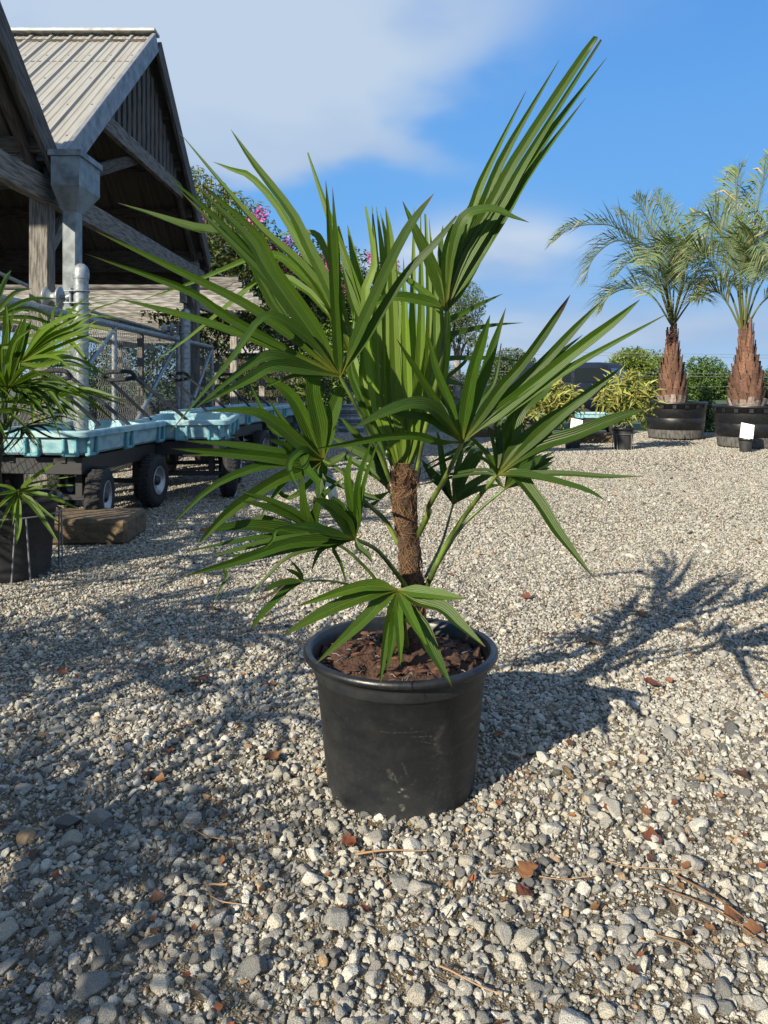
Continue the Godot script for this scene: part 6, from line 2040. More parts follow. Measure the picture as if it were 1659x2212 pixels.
	frond(palm, false, [Vector3(-0.098,0.608,0.200), Vector3(-0.056,0.574,0.140), Vector3(-0.023,0.523,0.080), Vector3(0.015,0.458,0.020)], Vector3(-0.1, 0.6, 0.8), 0.009, [
		[0.0205, 0.05, Vector3(-0.098,0.608,0.200), Vector3(-0.101,0.662,0.215), Vector3(-0.112,0.736,0.236), Vector3(-0.102,0.803,0.255)],
		[0.0174, 0.03, Vector3(-0.098,0.608,0.200), Vector3(-0.093,0.663,0.219), Vector3(-0.089,0.737,0.246), Vector3(-0.058,0.832,0.282)],
		[0.0122, 0.02, Vector3(-0.098,0.608,0.200), Vector3(-0.090,0.655,0.208), Vector3(-0.078,0.731,0.220), Vector3(-0.046,0.826,0.236)],
		[0.0292, 0.02, Vector3(-0.098,0.608,0.200), Vector3(-0.118,0.647,0.227), Vector3(-0.146,0.686,0.259), Vector3(-0.175,0.704,0.282)],
		[0.0169, 0, Vector3(-0.098,0.608,0.200), Vector3(-0.113,0.651,0.217), Vector3(-0.131,0.688,0.233), Vector3(-0.148,0.700,0.241)],
		[0.0233, 0.01, Vector3(-0.098,0.608,0.200), Vector3(-0.145,0.627,0.237), Vector3(-0.184,0.647,0.269), Vector3(-0.231,0.656,0.309)],
		[0.0243, 0.02, Vector3(-0.098,0.608,0.200), Vector3(-0.146,0.610,0.222), Vector3(-0.226,0.612,0.259), Vector3(-0.315,0.590,0.306), Vector3(-0.415,0.571,0.361)],
		[0.0161, 0.02, Vector3(-0.098,0.608,0.200), Vector3(-0.160,0.610,0.225), Vector3(-0.240,0.601,0.259), Vector3(-0.355,0.595,0.310)],
		[0.0158, 0.02, Vector3(-0.098,0.608,0.200), Vector3(-0.161,0.613,0.211), Vector3(-0.217,0.617,0.222), Vector3(-0.286,0.610,0.235), Vector3(-0.388,0.585,0.255)],
		[0.0089, 0.0, Vector3(-0.098,0.608,0.200), Vector3(-0.329,0.579,0.285), Vector3(-0.346,0.553,0.298), Vector3(-0.368,0.510,0.318)],
		[0.0114, 0.02, Vector3(-0.098,0.608,0.200), Vector3(-0.147,0.595,0.204), Vector3(-0.232,0.576,0.212), Vector3(-0.288,0.524,0.219), Vector3(-0.345,0.467,0.226)],
		[0.0163, 0.04, Vector3(-0.098,0.608,0.200), Vector3(-0.148,0.597,0.202), Vector3(-0.173,0.580,0.204), Vector3(-0.190,0.539,0.206)],
		[0.0141, 0.06, Vector3(-0.098,0.608,0.200), Vector3(-0.090,0.593,0.211), Vector3(-0.073,0.582,0.225), Vector3(-0.063,0.569,0.237)],
		[0.0088, 0.05, Vector3(-0.098,0.608,0.200), Vector3(-0.143,0.589,0.190), Vector3(-0.129,0.552,0.183), Vector3(-0.117,0.506,0.174)],
		[0.0077, 0, Vector3(-0.098,0.608,0.200), Vector3(-0.229,0.655,0.325), Vector3(-0.248,0.638,0.356), Vector3(-0.263,0.624,0.380)],
	], 1.0)
	frond(palm, false, [Vector3(-0.193,0.593,0.080), Vector3(-0.127,0.555,0.050), Vector3(-0.077,0.500,0.020), Vector3(-0.052,0.463,0.000)], Vector3(-0.1, 0.7, 0.7), 0.007, [
		[0.0201, 0.04, Vector3(-0.193,0.593,0.080), Vector3(-0.211,0.625,0.088), Vector3(-0.275,0.667,0.107), Vector3(-0.356,0.698,0.128)],
		[0.0320, 0.04, Vector3(-0.193,0.593,0.080), Vector3(-0.213,0.619,0.090), Vector3(-0.289,0.657,0.118), Vector3(-0.352,0.679,0.141)],
		[0.0264, 0.04, Vector3(-0.193,0.593,0.080), Vector3(-0.208,0.628,0.087), Vector3(-0.216,0.678,0.098), Vector3(-0.216,0.746,0.111)],
		[0.0222, 0.04, Vector3(-0.193,0.593,0.080), Vector3(-0.192,0.634,0.092), Vector3(-0.172,0.683,0.106), Vector3(-0.123,0.729,0.126)],
		[0.0321, 0.06, Vector3(-0.193,0.593,0.080), Vector3(-0.247,0.604,0.091), Vector3(-0.336,0.619,0.110), Vector3(-0.438,0.612,0.132)],
		[0.0198, 0.03, Vector3(-0.193,0.593,0.080), Vector3(-0.247,0.595,0.094), Vector3(-0.334,0.591,0.117), Vector3(-0.477,0.568,0.157)],
		[0.0209, 0, Vector3(-0.193,0.593,0.080), Vector3(-0.265,0.613,0.074), Vector3(-0.312,0.627,0.069), Vector3(-0.353,0.617,0.066)],
		[0.0124, 0, Vector3(-0.193,0.593,0.080), Vector3(-0.248,0.589,0.081), Vector3(-0.325,0.568,0.084), Vector3(-0.427,0.545,0.086)],
		[0.0209, 0, Vector3(-0.193,0.593,0.080), Vector3(-0.194,0.637,0.070), Vector3(-0.191,0.661,0.064), Vector3(-0.198,0.676,0.060)],
	], 0.8)
	frond(palm, false, [Vector3(-0.211,0.505,0.140), Vector3(-0.153,0.500,0.120), Vector3(-0.094,0.475,0.080), Vector3(-0.022,0.433,0.010)], Vector3(-0.2, 0.8, 0.5), 0.005, [
		[0.0127, 0.08, Vector3(-0.211,0.505,0.140), Vector3(-0.221,0.531,0.156), Vector3(-0.235,0.555,0.172)],
		[0.0118, 0.08, Vector3(-0.211,0.505,0.140), Vector3(-0.228,0.525,0.154), Vector3(-0.247,0.538,0.167)],
		[0.0214, 0.08, Vector3(-0.211,0.505,0.140), Vector3(-0.239,0.507,0.155), Vector3(-0.267,0.505,0.171), Vector3(-0.292,0.495,0.187)],
		[0.0119, 0.7, Vector3(-0.211,0.505,0.140), Vector3(-0.253,0.492,0.143), Vector3(-0.285,0.475,0.146), Vector3(-0.343,0.456,0.150)],
		[0.0188, 0.12, Vector3(-0.211,0.505,0.140), Vector3(-0.236,0.499,0.157), Vector3(-0.265,0.477,0.183), Vector3(-0.295,0.449,0.213), Vector3(-0.316,0.421,0.241)],
		[0.0078, 0.5, Vector3(-0.211,0.505,0.140), Vector3(-0.251,0.483,0.154), Vector3(-0.279,0.452,0.167), Vector3(-0.296,0.415,0.181)],
		[0.0138, 0.4, Vector3(-0.211,0.505,0.140), Vector3(-0.254,0.501,0.154), Vector3(-0.274,0.486,0.162), Vector3(-0.288,0.484,0.167)],
	], 0.9)
	frond(palm, false, [Vector3(-0.009,0.497,0.180), Vector3(-0.004,0.450,0.140), Vector3(0.005,0.400,0.090), Vector3(0.013,0.331,0.040)], Vector3(0.0, 0.75, 0.65), 0.010, [
		[0.0252, 0.04, Vector3(-0.009,0.497,0.180), Vector3(-0.059,0.511,0.196), Vector3(-0.112,0.507,0.214), Vector3(-0.215,0.483,0.250)],
		[0.0332, 0.02, Vector3(-0.009,0.497,0.180), Vector3(-0.065,0.494,0.199), Vector3(-0.112,0.483,0.216), Vector3(-0.173,0.462,0.240), Vector3(-0.244,0.428,0.270)],
		[0.0304, 0.02, Vector3(-0.009,0.497,0.180), Vector3(-0.049,0.474,0.198), Vector3(-0.081,0.445,0.216), Vector3(-0.175,0.373,0.268)],
		[0.0242, 0.02, Vector3(-0.009,0.497,0.180), Vector3(-0.021,0.459,0.211), Vector3(-0.033,0.422,0.243), Vector3(-0.047,0.346,0.313)],
		[0.0199, 0, Vector3(-0.009,0.497,0.180), Vector3(-0.016,0.459,0.211), Vector3(-0.021,0.418,0.248), Vector3(-0.033,0.367,0.296)],
		[0.0197, 0, Vector3(-0.009,0.497,0.180), Vector3(-0.010,0.462,0.220), Vector3(-0.007,0.428,0.261), Vector3(-0.007,0.388,0.314)],
		[0.0372, 0.03, Vector3(-0.009,0.497,0.180), Vector3(0.008,0.462,0.210), Vector3(0.038,0.437,0.240), Vector3(0.061,0.397,0.278), Vector3(0.092,0.351,0.328)],
		[0.0345, 0.02, Vector3(-0.009,0.497,0.180), Vector3(0.030,0.482,0.203), Vector3(0.079,0.474,0.230), Vector3(0.114,0.448,0.257), Vector3(0.160,0.416,0.292)],
		[0.0283, 0.05, Vector3(-0.009,0.497,0.180), Vector3(0.031,0.497,0.194), Vector3(0.077,0.496,0.211), Vector3(0.131,0.492,0.231)],
		[0.0216, 0, Vector3(-0.009,0.497,0.180), Vector3(0.005,0.475,0.212), Vector3(0.022,0.450,0.253), Vector3(0.044,0.424,0.302)],
	], 1.1)
	frond(palm, false, [Vector3(0.084,0.934,-0.220), Vector3(0.063,0.845,-0.180), Vector3(0.029,0.740,-0.050)], Vector3(0.3, 0.4, 0.85), 0.007, [
		[0.0178, 0, Vector3(0.084,0.934,-0.220), Vector3(0.089,1.060,-0.255), Vector3(0.149,1.106,-0.275), Vector3(0.231,1.148,-0.299), Vector3(0.290,1.177,-0.316)],
		[0.0190, 0.0, Vector3(0.084,0.934,-0.220), Vector3(0.088,1.036,-0.245), Vector3(0.160,1.065,-0.264), Vector3(0.249,1.086,-0.285), Vector3(0.343,1.096,-0.307)],
		[0.0168, 0, Vector3(0.084,0.934,-0.220), Vector3(0.112,0.990,-0.246), Vector3(0.209,0.998,-0.284), Vector3(0.293,0.996,-0.316), Vector3(0.371,0.986,-0.345)],
		[0.0214, 0, Vector3(0.084,0.934,-0.220), Vector3(0.120,0.931,-0.245), Vector3(0.136,0.934,-0.256), Vector3(0.163,0.928,-0.275), Vector3(0.188,0.918,-0.292)],
		[0.0156, 0, Vector3(0.084,0.934,-0.220), Vector3(0.130,0.899,-0.287), Vector3(0.152,0.889,-0.315), Vector3(0.190,0.878,-0.357)],
		[0.0116, 0.05, Vector3(0.084,0.934,-0.220), Vector3(0.111,0.936,-0.240), Vector3(0.184,0.991,-0.305), Vector3(0.196,1.043,-0.342)],
		[0.0166, 0, Vector3(0.084,0.934,-0.220), Vector3(0.140,0.859,-0.271), Vector3(0.180,0.881,-0.295), Vector3(0.220,0.892,-0.316)],
		[0.0181, 0, Vector3(0.084,0.934,-0.220), Vector3(0.158,0.852,-0.283), Vector3(0.212,0.886,-0.319), Vector3(0.253,0.901,-0.343)],
		[0.0102, 0.0, Vector3(0.084,0.934,-0.220), Vector3(0.104,0.997,-0.249), Vector3(0.143,1.047,-0.275), Vector3(0.164,1.146,-0.317)],
	], 0.9)
	frond(palm, false, [Vector3(-0.024,0.659,-0.130), Vector3(-0.015,0.621,-0.100), Vector3(-0.000,0.580,-0.030), Vector3(0.001,0.549,-0.010)], Vector3(-0.3, 0.5, 0.8), 0.006, [
		[0.0219, 0, Vector3(-0.024,0.659,-0.130), Vector3(-0.056,0.734,-0.162), Vector3(-0.109,0.795,-0.193), Vector3(-0.157,0.847,-0.218)],
		[0.0240, 0, Vector3(-0.024,0.659,-0.130), Vector3(-0.066,0.733,-0.154), Vector3(-0.122,0.766,-0.172), Vector3(-0.178,0.794,-0.189)],
		[0.0184, 0, Vector3(-0.024,0.659,-0.130), Vector3(-0.045,0.749,-0.156), Vector3(-0.083,0.862,-0.188), Vector3(-0.123,0.956,-0.214), Vector3(-0.127,1.033,-0.234)],
		[0.0148, 0, Vector3(-0.024,0.659,-0.130), Vector3(-0.053,0.753,-0.164), Vector3(-0.095,0.867,-0.203), Vector3(-0.130,0.954,-0.233), Vector3(-0.142,1.017,-0.253)],
		[0.0167, 0.05, Vector3(-0.024,0.659,-0.130), Vector3(-0.047,0.716,-0.152), Vector3(-0.086,0.737,-0.168), Vector3(-0.122,0.752,-0.181)],
		[0.0196, 0, Vector3(-0.024,0.659,-0.130), Vector3(-0.055,0.694,-0.158), Vector3(-0.109,0.723,-0.192), Vector3(-0.140,0.735,-0.210), Vector3(-0.175,0.713,-0.231)],
		[0.0152, 0, Vector3(-0.024,0.659,-0.130), Vector3(-0.066,0.643,-0.134), Vector3(-0.120,0.664,-0.139), Vector3(-0.175,0.685,-0.143)],
		[0.0198, 0, Vector3(-0.024,0.659,-0.130), Vector3(-0.039,0.720,-0.171), Vector3(-0.062,0.799,-0.222), Vector3(-0.082,0.854,-0.257)],
		[0.0122, 0, Vector3(-0.024,0.659,-0.130), Vector3(-0.080,0.615,-0.173), Vector3(-0.123,0.648,-0.210), Vector3(-0.150,0.671,-0.232)],
	], 0.95)

func left_leaves(palm: Node3D) -> void:
	frond(palm, true, [Vector3(0.087,1.019,0.100), Vector3(0.007,0.696,0.040), Vector3(-0.115,0.539,0.020)], Vector3(-0.1, 0.5, 0.85), 0.009, [
		[0.0284, 0, Vector3(0.087,1.019,0.100), Vector3(0.217,1.157,0.152), Vector3(0.334,1.223,0.188), Vector3(0.454,1.239,0.221)],
		[0.0285, 0, Vector3(0.087,1.019,0.100), Vector3(0.223,1.143,0.152), Vector3(0.346,1.200,0.190), Vector3(0.408,1.238,0.210)],
		[0.0285, 0, Vector3(0.087,1.019,0.100), Vector3(0.230,1.129,0.143), Vector3(0.370,1.184,0.180), Vector3(0.477,1.238,0.209)],
		[0.0285, 0, Vector3(0.087,1.019,0.100), Vector3(0.242,1.118,0.143), Vector3(0.399,1.167,0.182), Vector3(0.498,1.215,0.208)],
		[0.0220, 0, Vector3(0.087,1.019,0.100), Vector3(0.246,1.095,0.154), Vector3(0.377,1.141,0.196), Vector3(0.499,1.177,0.236)],
		[0.0222, 0, Vector3(0.087,1.019,0.100), Vector3(0.241,1.075,0.142), Vector3(0.370,1.122,0.178), Vector3(0.470,1.148,0.206)],
		[0.0222, 0, Vector3(0.087,1.019,0.100), Vector3(0.244,1.055,0.148), Vector3(0.358,1.085,0.185), Vector3(0.452,1.117,0.216)],
		[0.0222, 0, Vector3(0.087,1.019,0.100), Vector3(0.215,1.038,0.148), Vector3(0.284,1.060,0.176), Vector3(0.378,1.067,0.212)],
		[0.0218, 0, Vector3(0.087,1.019,0.100), Vector3(0.197,1.004,0.170), Vector3(0.315,1.019,0.248), Vector3(0.353,1.024,0.274)],
		[0.0215, 0, Vector3(0.087,1.019,0.100), Vector3(0.194,1.043,0.164), Vector3(0.308,1.041,0.231), Vector3(0.424,0.979,0.314)],
		[0.0225, 0, Vector3(0.087,1.019,0.100), Vector3(0.182,1.153,0.126), Vector3(0.208,1.181,0.132), Vector3(0.355,1.242,0.156)],
	], 1.45)
	frond(palm, true, [Vector3(-0.050,0.850,-0.030), Vector3(-0.070,0.695,0.020), Vector3(-0.137,0.539,0.020)], Vector3(0.0, 0.3, 0.95), 0.009, [
		[0.0469, 0.0, Vector3(-0.050,0.850,-0.030), Vector3(-0.020,1.131,-0.003), Vector3(0.020,1.287,0.013)],
		[0.0369, 0, Vector3(-0.050,0.850,-0.030), Vector3(-0.030,1.161,-0.004), Vector3(-0.024,1.308,0.009)],
		[0.0531, 0, Vector3(-0.050,0.850,-0.030), Vector3(0.047,1.101,0.016), Vector3(0.090,1.255,0.044)],
		[0.0466, 0, Vector3(-0.050,0.850,-0.030), Vector3(0.050,1.071,0.009), Vector3(0.113,1.226,0.037)],
		[0.0325, 0.04, Vector3(-0.050,0.850,-0.030), Vector3(0.036,1.098,0.072), Vector3(0.150,1.179,0.123)],
		[0.0261, 0.05, Vector3(-0.050,0.850,-0.030), Vector3(-0.036,1.076,0.044), Vector3(0.027,1.110,0.064), Vector3(0.108,1.240,0.112)],
		[0.0399, 0, Vector3(-0.050,0.850,-0.030), Vector3(-0.123,0.985,0.003), Vector3(-0.174,1.118,0.034)],
		[0.0402, 0, Vector3(-0.050,0.850,-0.030), Vector3(-0.085,1.030,-0.011), Vector3(-0.075,1.230,0.011)],
		[0.0402, 0, Vector3(-0.050,0.850,-0.030), Vector3(-0.195,0.918,-0.005), Vector3(-0.297,0.985,0.013)],
	], 1.2)
	frond(palm, true, [Vector3(0.117,0.938,0.220), Vector3(-0.009,0.767,0.120), Vector3(-0.137,0.561,0.020)], Vector3(0.2, 0.6, 0.75), 0.009, [
		[0.0240, 0.02, Vector3(0.117,0.938,0.220), Vector3(0.192,0.935,0.253), Vector3(0.302,0.916,0.304), Vector3(0.488,0.872,0.393)],
		[0.0212, 0, Vector3(0.117,0.938,0.220), Vector3(0.220,0.901,0.261), Vector3(0.325,0.902,0.301), Vector3(0.508,0.907,0.371)],
		[0.0241, 0, Vector3(0.117,0.938,0.220), Vector3(0.208,0.921,0.258), Vector3(0.312,0.887,0.303), Vector3(0.437,0.761,0.384)],
		[0.0237, 0, Vector3(0.117,0.938,0.220), Vector3(0.202,0.906,0.264), Vector3(0.314,0.839,0.331), Vector3(0.423,0.685,0.442)],
		[0.0237, 0, Vector3(0.117,0.938,0.220), Vector3(0.172,0.911,0.264), Vector3(0.269,0.854,0.348), Vector3(0.352,0.782,0.438)],
		[0.0208, 0, Vector3(0.117,0.938,0.220), Vector3(0.153,0.906,0.275), Vector3(0.273,0.833,0.429)],
		[0.0211, 0, Vector3(0.117,0.938,0.220), Vector3(0.222,0.877,0.265), Vector3(0.339,0.844,0.311), Vector3(0.494,0.737,0.386)],
		[0.0211, 0, Vector3(0.117,0.938,0.220), Vector3(0.231,0.891,0.264), Vector3(0.371,0.853,0.317), Vector3(0.513,0.751,0.385)],
		[0.0210, 0, Vector3(0.117,0.938,0.220), Vector3(0.232,0.906,0.266), Vector3(0.396,0.887,0.332), Vector3(0.526,0.818,0.393)],
		[0.0215, 0, Vector3(0.117,0.938,0.220), Vector3(0.214,0.921,0.247), Vector3(0.353,0.926,0.287), Vector3(0.474,0.919,0.322)],
		[0.0242, 0, Vector3(0.117,0.938,0.220), Vector3(0.098,0.901,0.292), Vector3(0.083,0.855,0.376)],
		[0.0242, 0, Vector3(0.117,0.938,0.220), Vector3(0.152,0.887,0.274), Vector3(0.281,0.888,0.364)],
		[0.0182, 0, Vector3(0.117,0.938,0.220), Vector3(0.213,0.837,0.267), Vector3(0.350,0.805,0.313), Vector3(0.501,0.764,0.365)],
		[0.0184, 0, Vector3(0.117,0.938,0.220), Vector3(0.220,0.828,0.262), Vector3(0.333,0.775,0.297), Vector3(0.445,0.710,0.333)],
		[0.0185, 0, Vector3(0.117,0.938,0.220), Vector3(0.238,0.862,0.248), Vector3(0.373,0.818,0.275), Vector3(0.490,0.771,0.300)],
	], 1.0)
	frond(palm, true, [Vector3(0.029,0.703,-0.030), Vector3(-0.028,0.624,-0.030), Vector3(-0.115,0.517,0.020)], Vector3(0.1, 0.9, 0.4), 0.009, [
		[0.0273, 0, Vector3(0.029,0.703,-0.030), Vector3(0.134,0.716,-0.043), Vector3(0.236,0.689,-0.055)],
		[0.0274, 0, Vector3(0.029,0.703,-0.030), Vector3(0.103,0.710,-0.054), Vector3(0.163,0.671,-0.075)],
		[0.0246, 0, Vector3(0.029,0.703,-0.030), Vector3(0.076,0.699,-0.054), Vector3(0.162,0.648,-0.103), Vector3(0.299,0.654,-0.169)],
		[0.0274, 0, Vector3(0.029,0.703,-0.030), Vector3(-0.015,0.684,-0.042), Vector3(-0.149,0.650,-0.076)],
		[0.0242, 0, Vector3(0.029,0.703,-0.030), Vector3(0.108,0.737,-0.055), Vector3(0.203,0.757,-0.082), Vector3(0.300,0.723,-0.111)],
		[0.0207, 0, Vector3(0.029,0.703,-0.030), Vector3(0.095,0.759,-0.047), Vector3(0.229,0.774,-0.073), Vector3(0.343,0.724,-0.097)],
		[0.0200, 0, Vector3(0.029,0.703,-0.030), Vector3(0.068,0.676,-0.013), Vector3(0.149,0.600,0.026)],
		[0.0199, 0, Vector3(0.029,0.703,-0.030), Vector3(0.043,0.665,-0.011), Vector3(-0.005,0.586,0.043)],
		[0.0212, 0, Vector3(0.029,0.703,-0.030), Vector3(0.083,0.726,-0.063), Vector3(0.205,0.711,-0.129), Vector3(0.309,0.674,-0.186)],
	], 0.7)
	frond(palm, true, [Vector3(0.170,0.443,0.300), Vector3(0.072,0.442,0.170), Vector3(-0.045,0.446,0.070), Vector3(-0.137,0.450,0.020)], Vector3(0.1, 0.75, 0.65), 0.006, [
		[0.0241, 0.02, Vector3(0.170,0.443,0.300), Vector3(0.224,0.483,0.323), Vector3(0.301,0.535,0.356), Vector3(0.385,0.584,0.390)],
		[0.0182, 0.02, Vector3(0.170,0.443,0.300), Vector3(0.219,0.472,0.313), Vector3(0.311,0.494,0.334), Vector3(0.459,0.520,0.368)],
		[0.0181, 0.03, Vector3(0.170,0.443,0.300), Vector3(0.235,0.458,0.316), Vector3(0.344,0.473,0.343), Vector3(0.482,0.481,0.378)],
		[0.0273, 0.02, Vector3(0.170,0.443,0.300), Vector3(0.234,0.438,0.313), Vector3(0.340,0.422,0.336), Vector3(0.472,0.374,0.366)],
		[0.0302, 0.0, Vector3(0.170,0.443,0.300), Vector3(0.220,0.414,0.315), Vector3(0.278,0.359,0.336), Vector3(0.377,0.243,0.377)],
		[0.0182, 0, Vector3(0.170,0.443,0.300), Vector3(0.234,0.409,0.314), Vector3(0.299,0.363,0.329), Vector3(0.406,0.291,0.354)],
		[0.0268, 0.0, Vector3(0.170,0.443,0.300), Vector3(0.191,0.375,0.339), Vector3(0.215,0.306,0.380), Vector3(0.224,0.234,0.424)],
		[0.0180, 0, Vector3(0.170,0.443,0.300), Vector3(0.177,0.385,0.345), Vector3(0.198,0.310,0.404)],
		[0.0239, 0, Vector3(0.170,0.443,0.300), Vector3(0.158,0.398,0.336), Vector3(0.148,0.298,0.413)],
		[0.0239, 0, Vector3(0.170,0.443,0.300), Vector3(0.148,0.422,0.335), Vector3(0.117,0.367,0.407)],
		[0.0211, 0, Vector3(0.170,0.443,0.300), Vector3(0.139,0.441,0.336), Vector3(0.098,0.435,0.388)],
		[0.0214, 0, Vector3(0.170,0.443,0.300), Vector3(0.124,0.467,0.315), Vector3(0.062,0.479,0.335)],
	], 1.35)

func tub_fronds() -> void:
	tub_palm("feather palm with arching grey-green fronds in the left black tub", pt(4.67, 0, 12.45), 1.08, [
		[Vector3(-0.00,1.80,0.00), Vector3(-0.39,2.89,0.00), Vector3(-0.92,3.41,0.00), Vector3(-1.59,3.41,0.00), Vector3(-1.95,3.15,0.00)],
		[Vector3(-0.00,1.80,0.00), Vector3(-0.36,2.81,0.00), Vector3(-0.84,3.19,0.00), Vector3(-1.26,2.93,0.00), Vector3(-1.43,2.51,0.00)],
		[Vector3(-0.00,1.80,0.00), Vector3(-0.32,2.29,0.00), Vector3(-0.69,2.42,0.00), Vector3(-1.03,2.29,0.00), Vector3(-1.16,2.05,0.00)],
		[Vector3(-0.00,1.80,0.00), Vector3(-0.15,2.74,0.00), Vector3(-0.39,3.49,0.00), Vector3(-0.60,3.90,0.00)],
		[Vector3(-0.00,1.80,0.00), Vector3(0.02,2.74,0.00), Vector3(-0.09,3.41,0.00), Vector3(-0.28,3.98,0.00)],
		[Vector3(-0.00,1.80,0.00), Vector3(0.19,2.59,0.00), Vector3(0.28,3.19,0.00), Vector3(0.39,3.68,0.00)],
		[Vector3(-0.00,1.80,0.00), Vector3(0.34,2.59,0.00), Vector3(0.66,3.04,0.00), Vector3(1.03,3.11,0.00)],
		[Vector3(-0.00,1.80,0.00), Vector3(0.36,2.29,0.00), Vector3(0.73,2.55,0.00), Vector3(1.18,2.44,0.00)],
		[Vector3(-0.00,1.80,0.00), Vector3(-0.32,2.53,0.45), Vector3(-0.64,2.91,0.95), Vector3(-0.96,2.56,1.45)],
		[Vector3(-0.00,1.80,0.00), Vector3(-0.26,2.53,0.45), Vector3(-0.29,2.95,0.95), Vector3(-0.26,2.61,1.35)],
		[Vector3(-0.00,1.80,0.00), Vector3(0.03,2.71,-0.35), Vector3(-0.22,3.44,-0.75), Vector3(-0.57,3.97,-1.15)],
		[Vector3(-0.00,1.80,0.00), Vector3(-0.21,2.44,0.00), Vector3(-0.62,2.85,0.00), Vector3(-0.96,2.59,0.00)],
		[Vector3(-0.00,1.80,0.00), Vector3(0.27,2.48,-0.35), Vector3(0.66,3.17,-0.75), Vector3(1.15,3.72,-1.15)],
		[Vector3(-0.00,1.80,0.00), Vector3(-0.19,2.26,0.25), Vector3(-0.47,2.50,0.65), Vector3(-0.79,2.18,1.05)],
		[Vector3(-0.00,1.80,0.00), Vector3(0.03,2.26,0.25), Vector3(0.02,2.50,0.65), Vector3(0.11,2.12,0.95)],
	], 0.0, 0.88)
	tub_palm("feather palm with a thick reddish trunk in the tub cut by the right edge", pt(5.12, 0, 10.86), 1.05, [
		[Vector3(-0.05,1.58,0.00), Vector3(-0.08,2.38,0.00), Vector3(-0.15,3.16,0.00), Vector3(-0.13,3.69,0.00), Vector3(-0.10,3.91,0.00)],
		[Vector3(-0.05,1.58,0.00), Vector3(-0.15,2.38,0.00), Vector3(-0.33,2.97,0.00), Vector3(-0.51,3.16,0.00), Vector3(-0.61,2.74,0.00)],
		[Vector3(-0.05,1.58,0.00), Vector3(-0.21,2.12,0.00), Vector3(-0.47,2.57,0.00), Vector3(-0.74,2.74,0.00), Vector3(-0.96,2.31,0.00)],
		[Vector3(-0.05,1.58,0.00), Vector3(0.11,2.38,0.00), Vector3(0.28,3.03,0.00), Vector3(0.57,3.42,0.00)],
		[Vector3(-0.05,1.58,0.00), Vector3(0.18,2.25,0.00), Vector3(0.57,2.74,0.00), Vector3(1.03,2.77,0.00)],
		[Vector3(-0.05,1.58,0.00), Vector3(0.04,2.51,0.00), Vector3(0.18,3.49,0.00), Vector3(0.34,4.14,0.00)],
		[Vector3(-0.05,1.58,0.00), Vector3(-0.25,1.99,0.00), Vector3(-0.44,2.18,0.00), Vector3(-0.74,2.05,0.00)],
		[Vector3(-0.05,1.58,0.00), Vector3(-0.30,2.32,0.46), Vector3(-0.27,2.75,0.86), Vector3(-0.26,2.38,1.26)],
		[Vector3(-0.05,1.58,0.00), Vector3(0.24,2.05,0.00), Vector3(0.70,2.25,0.00), Vector3(1.09,1.95,0.00)],
		[Vector3(-0.05,1.58,0.00), Vector3(0.12,2.44,-0.44), Vector3(0.14,3.36,-0.94), Vector3(0.25,3.88,-1.34)],
		[Vector3(-0.05,1.58,0.00), Vector3(-0.09,2.20,0.36), Vector3(-0.13,2.52,0.76), Vector3(-0.34,2.24,1.06)],
		[Vector3(-0.05,1.58,0.00), Vector3(0.28,2.42,-0.34), Vector3(0.82,3.31,-0.74), Vector3(1.46,3.97,-1.14)],
	], 0.0, 0.95)

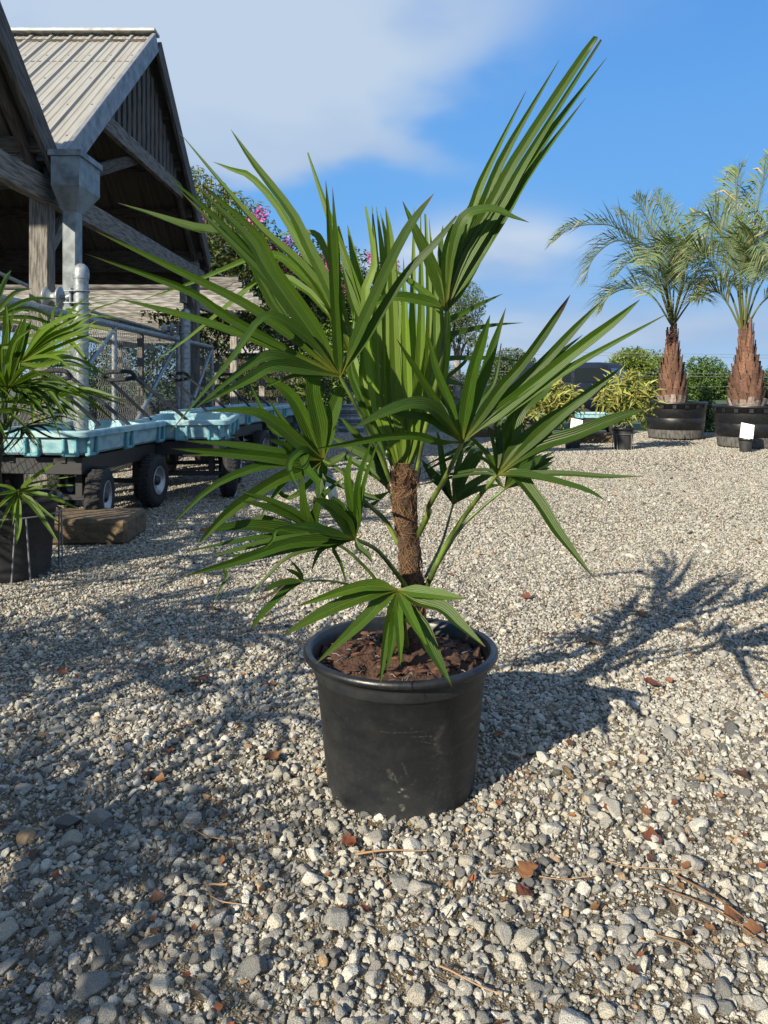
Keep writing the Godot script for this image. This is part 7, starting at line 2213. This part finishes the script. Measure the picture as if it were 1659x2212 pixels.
func litter_pieces() -> void:
	fallen("curled orange-brown leaf on the gravel left of the palm's drooping tips", -0.688, 3.139, 0.0522, 2)
	fallen("small orange leaf lying alone on the pale gravel at left", -1.035, 2.472, 0.0342, 0)
	fallen("long dark red leaf left of the pot", -0.580, 2.402, 0.0665, 1)
	fallen("tan pointed leaf on the shaded gravel near the left edge", -0.902, 2.032, 0.0360, 3)
	fallen("small reddish leaf above the brown leaf clump left of the pot", -0.549, 1.928, 0.0256, 0)
	fallen("orange-brown leaf in the brown clump left of the pot", -0.525, 1.790, 0.0297, 2)
	fallen("dark brown leaf in the brown clump left of the pot", -0.557, 1.814, 0.0362, 1)
	fallen("brown crumpled leaf just left of the pot's side", -0.275, 1.890, 0.0471, 2)
	fallen("folded tan and brown leaf left of the pot's foot", -0.343, 1.638, 0.0363, 4)
	fallen("little orange leaf below the folded leaf left of the pot", -0.379, 1.595, 0.0212, 2)
	fallen("brown leaf in the shaded gravel at the left edge", -0.690, 1.516, 0.0302, 4)
	fallen("dark flat leaf among the large stones at lower left", -0.407, 1.374, 0.0274, 1)
	fallen("small red-brown leaf low at the left edge", -0.588, 1.271, 0.0183, 4)
	fallen("small rusty leaf low between the left and the centre", -0.307, 1.194, 0.0159, 0)
	fallen("tan torn leaf at the bottom edge left of centre", -0.279, 1.153, 0.0307, 3)
	fallen("small brown leaf just left of the pot's rim", -0.411, 2.556, 0.0311, 2)
	fallen("red-brown ragged leaf right of the pot, level with its foot", 0.538, 1.544, 0.0411, 0)
	fallen("large rusty curled leaf at lower right below the pot", 0.269, 1.444, 0.0416, 2)
	fallen("upright red leaf below the large rusty leaf", 0.253, 1.383, 0.0337, 0)
	fallen("long brown leaf lying along a dry stem at lower right", 0.512, 1.477, 0.0376, 4)
	fallen("small orange-brown leaf right of the long brown leaf", 0.572, 1.456, 0.0210, 2)
	fallen("round orange leaf among stones at lower right", 0.545, 1.288, 0.0185, 2)
	fallen("round dark brown leaf beside the round orange one", 0.506, 1.276, 0.0156, 1)
	fallen("narrow tan leaf below the round dark leaf", 0.508, 1.247, 0.0180, 3)
	fallen("dark crumpled leaf near the bottom right of centre", 0.388, 1.197, 0.0199, 1)
	fallen("brown leaf in the heap of stems at the right edge, upper", 0.597, 1.321, 0.0322, 2)
	fallen("brown leaf in the heap of stems at the right edge, lower", 0.620, 1.288, 0.0342, 2)
	fallen("dark brown leaf right of the pot's shadow edge", 0.502, 1.771, 0.0255, 1)
	fallen("small orange leaf on pale gravel at right", 0.559, 1.644, 0.0219, 2)
	fallen("slim tan leaf on the pale gravel right of the pot", 0.431, 1.807, 0.0480, 3)
	fallen("thin red leaf in the palm's shadow", 0.823, 2.355, 0.0600, 0)
	fallen("long tan leaf in the palm's shadow right of the rim", 0.738, 2.756, 0.0855, 3)
	fallen("small brown leaf at the top of the palm's shadow", 1.047, 3.103, 0.0413, 2)
	fallen("small red leaf on the lit gravel above the palm's shadow", 0.613, 3.320, 0.0478, 0)
	fallen("dark star-like leaf at the right edge", 0.839, 1.802, 0.0399, 1)
	fallen("red curled leaf in front of the pot's left foot", -0.070, 1.537, 0.0306, 0)
	fallen("rusty leaf on the gravel just under the pot's left front", -0.065, 1.537, 0.0289, 0)
	twig("long brown stem slanting off the right edge, lower of two", Vector2(0.494,1.405), Vector2(0.623,1.247), 0.0022, Color(0.5,0.45,0.42))
	twig("long brown stem slanting off the right edge, upper of two", Vector2(0.542,1.433), Vector2(0.636,1.274), 0.0022, Color(0.5,0.45,0.42))
	twig("pale thin stem across the gravel at lower right", Vector2(0.426,1.474), Vector2(0.595,1.433), 0.0012, Color(1,0.98,0.95))
	twig("short level straw below the pot at right", Vector2(0.287,1.421), Vector2(0.400,1.424), 0.0013, Color(1,0.98,0.95))
	twig("pale straight stem lying across the top of the palm's shadow", Vector2(0.928,3.274), Vector2(1.119,3.063), 0.0022, Color(1,0.98,0.95))
	twig("thin stem on the lit gravel just right of the rim", Vector2(0.384,2.974), Vector2(0.553,3.103), 0.0016, Color(0.5,0.45,0.42))
	twig("upright dark twig on the gravel right of the pot's foot", Vector2(0.429,1.652), Vector2(0.364,1.462), 0.0016, Color(0.5,0.45,0.42))
	twig("bent twig at the right, level with the pot's lower half", Vector2(0.690,1.775), Vector2(0.780,1.788), 0.0016, Color(0.5,0.45,0.42))
	twig("brown stem among the stones at lower right", Vector2(0.448,1.274), Vector2(0.506,1.226), 0.0018, Color(0.5,0.45,0.42))
	twig("short upright tan stem among stones left of centre", Vector2(-0.328,1.414), Vector2(-0.301,1.320), 0.0024, Color(1,0.98,0.95))
	twig("thin straw left below the pot", Vector2(-0.412,1.603), Vector2(-0.319,1.544), 0.0016, Color(1,0.98,0.95))
	twig("short tan chip of stem joined to the upright one", Vector2(-0.287,1.408), Vector2(-0.322,1.406), 0.0022, Color(1,0.98,0.95))
	twig("thin red-brown straw among stones left of centre", Vector2(-0.311,1.377), Vector2(-0.249,1.349), 0.0014, Color(1,0.98,0.95))
	twig("dark twig on the pale gravel at left", Vector2(-1.022,2.509), Vector2(-0.913,2.576), 0.0016, Color(1,0.98,0.95))
	twig("dark level twig on the shaded gravel at left", Vector2(-0.785,2.249), Vector2(-0.676,2.264), 0.0016, Color(0.5,0.45,0.42))
	twig("pale straw lying level in front of the pot", Vector2(-0.056,1.495), Vector2(0.084,1.507), 0.0024, Color(1,0.98,0.95))
	twig("long curved dark stem in front of the pot", Vector2(0.169,1.436), Vector2(0.096,1.295), 0.0015, Color(0.5,0.45,0.42))
	twig("brown straw near the bottom edge in the middle", Vector2(0.087,1.202), Vector2(0.177,1.150), 0.0016, Color(1,0.98,0.95))
	twig("thin dark twig crossing below the level straw", Vector2(-0.024,1.524), Vector2(0.003,1.411), 0.0014, Color(1,0.98,0.95))
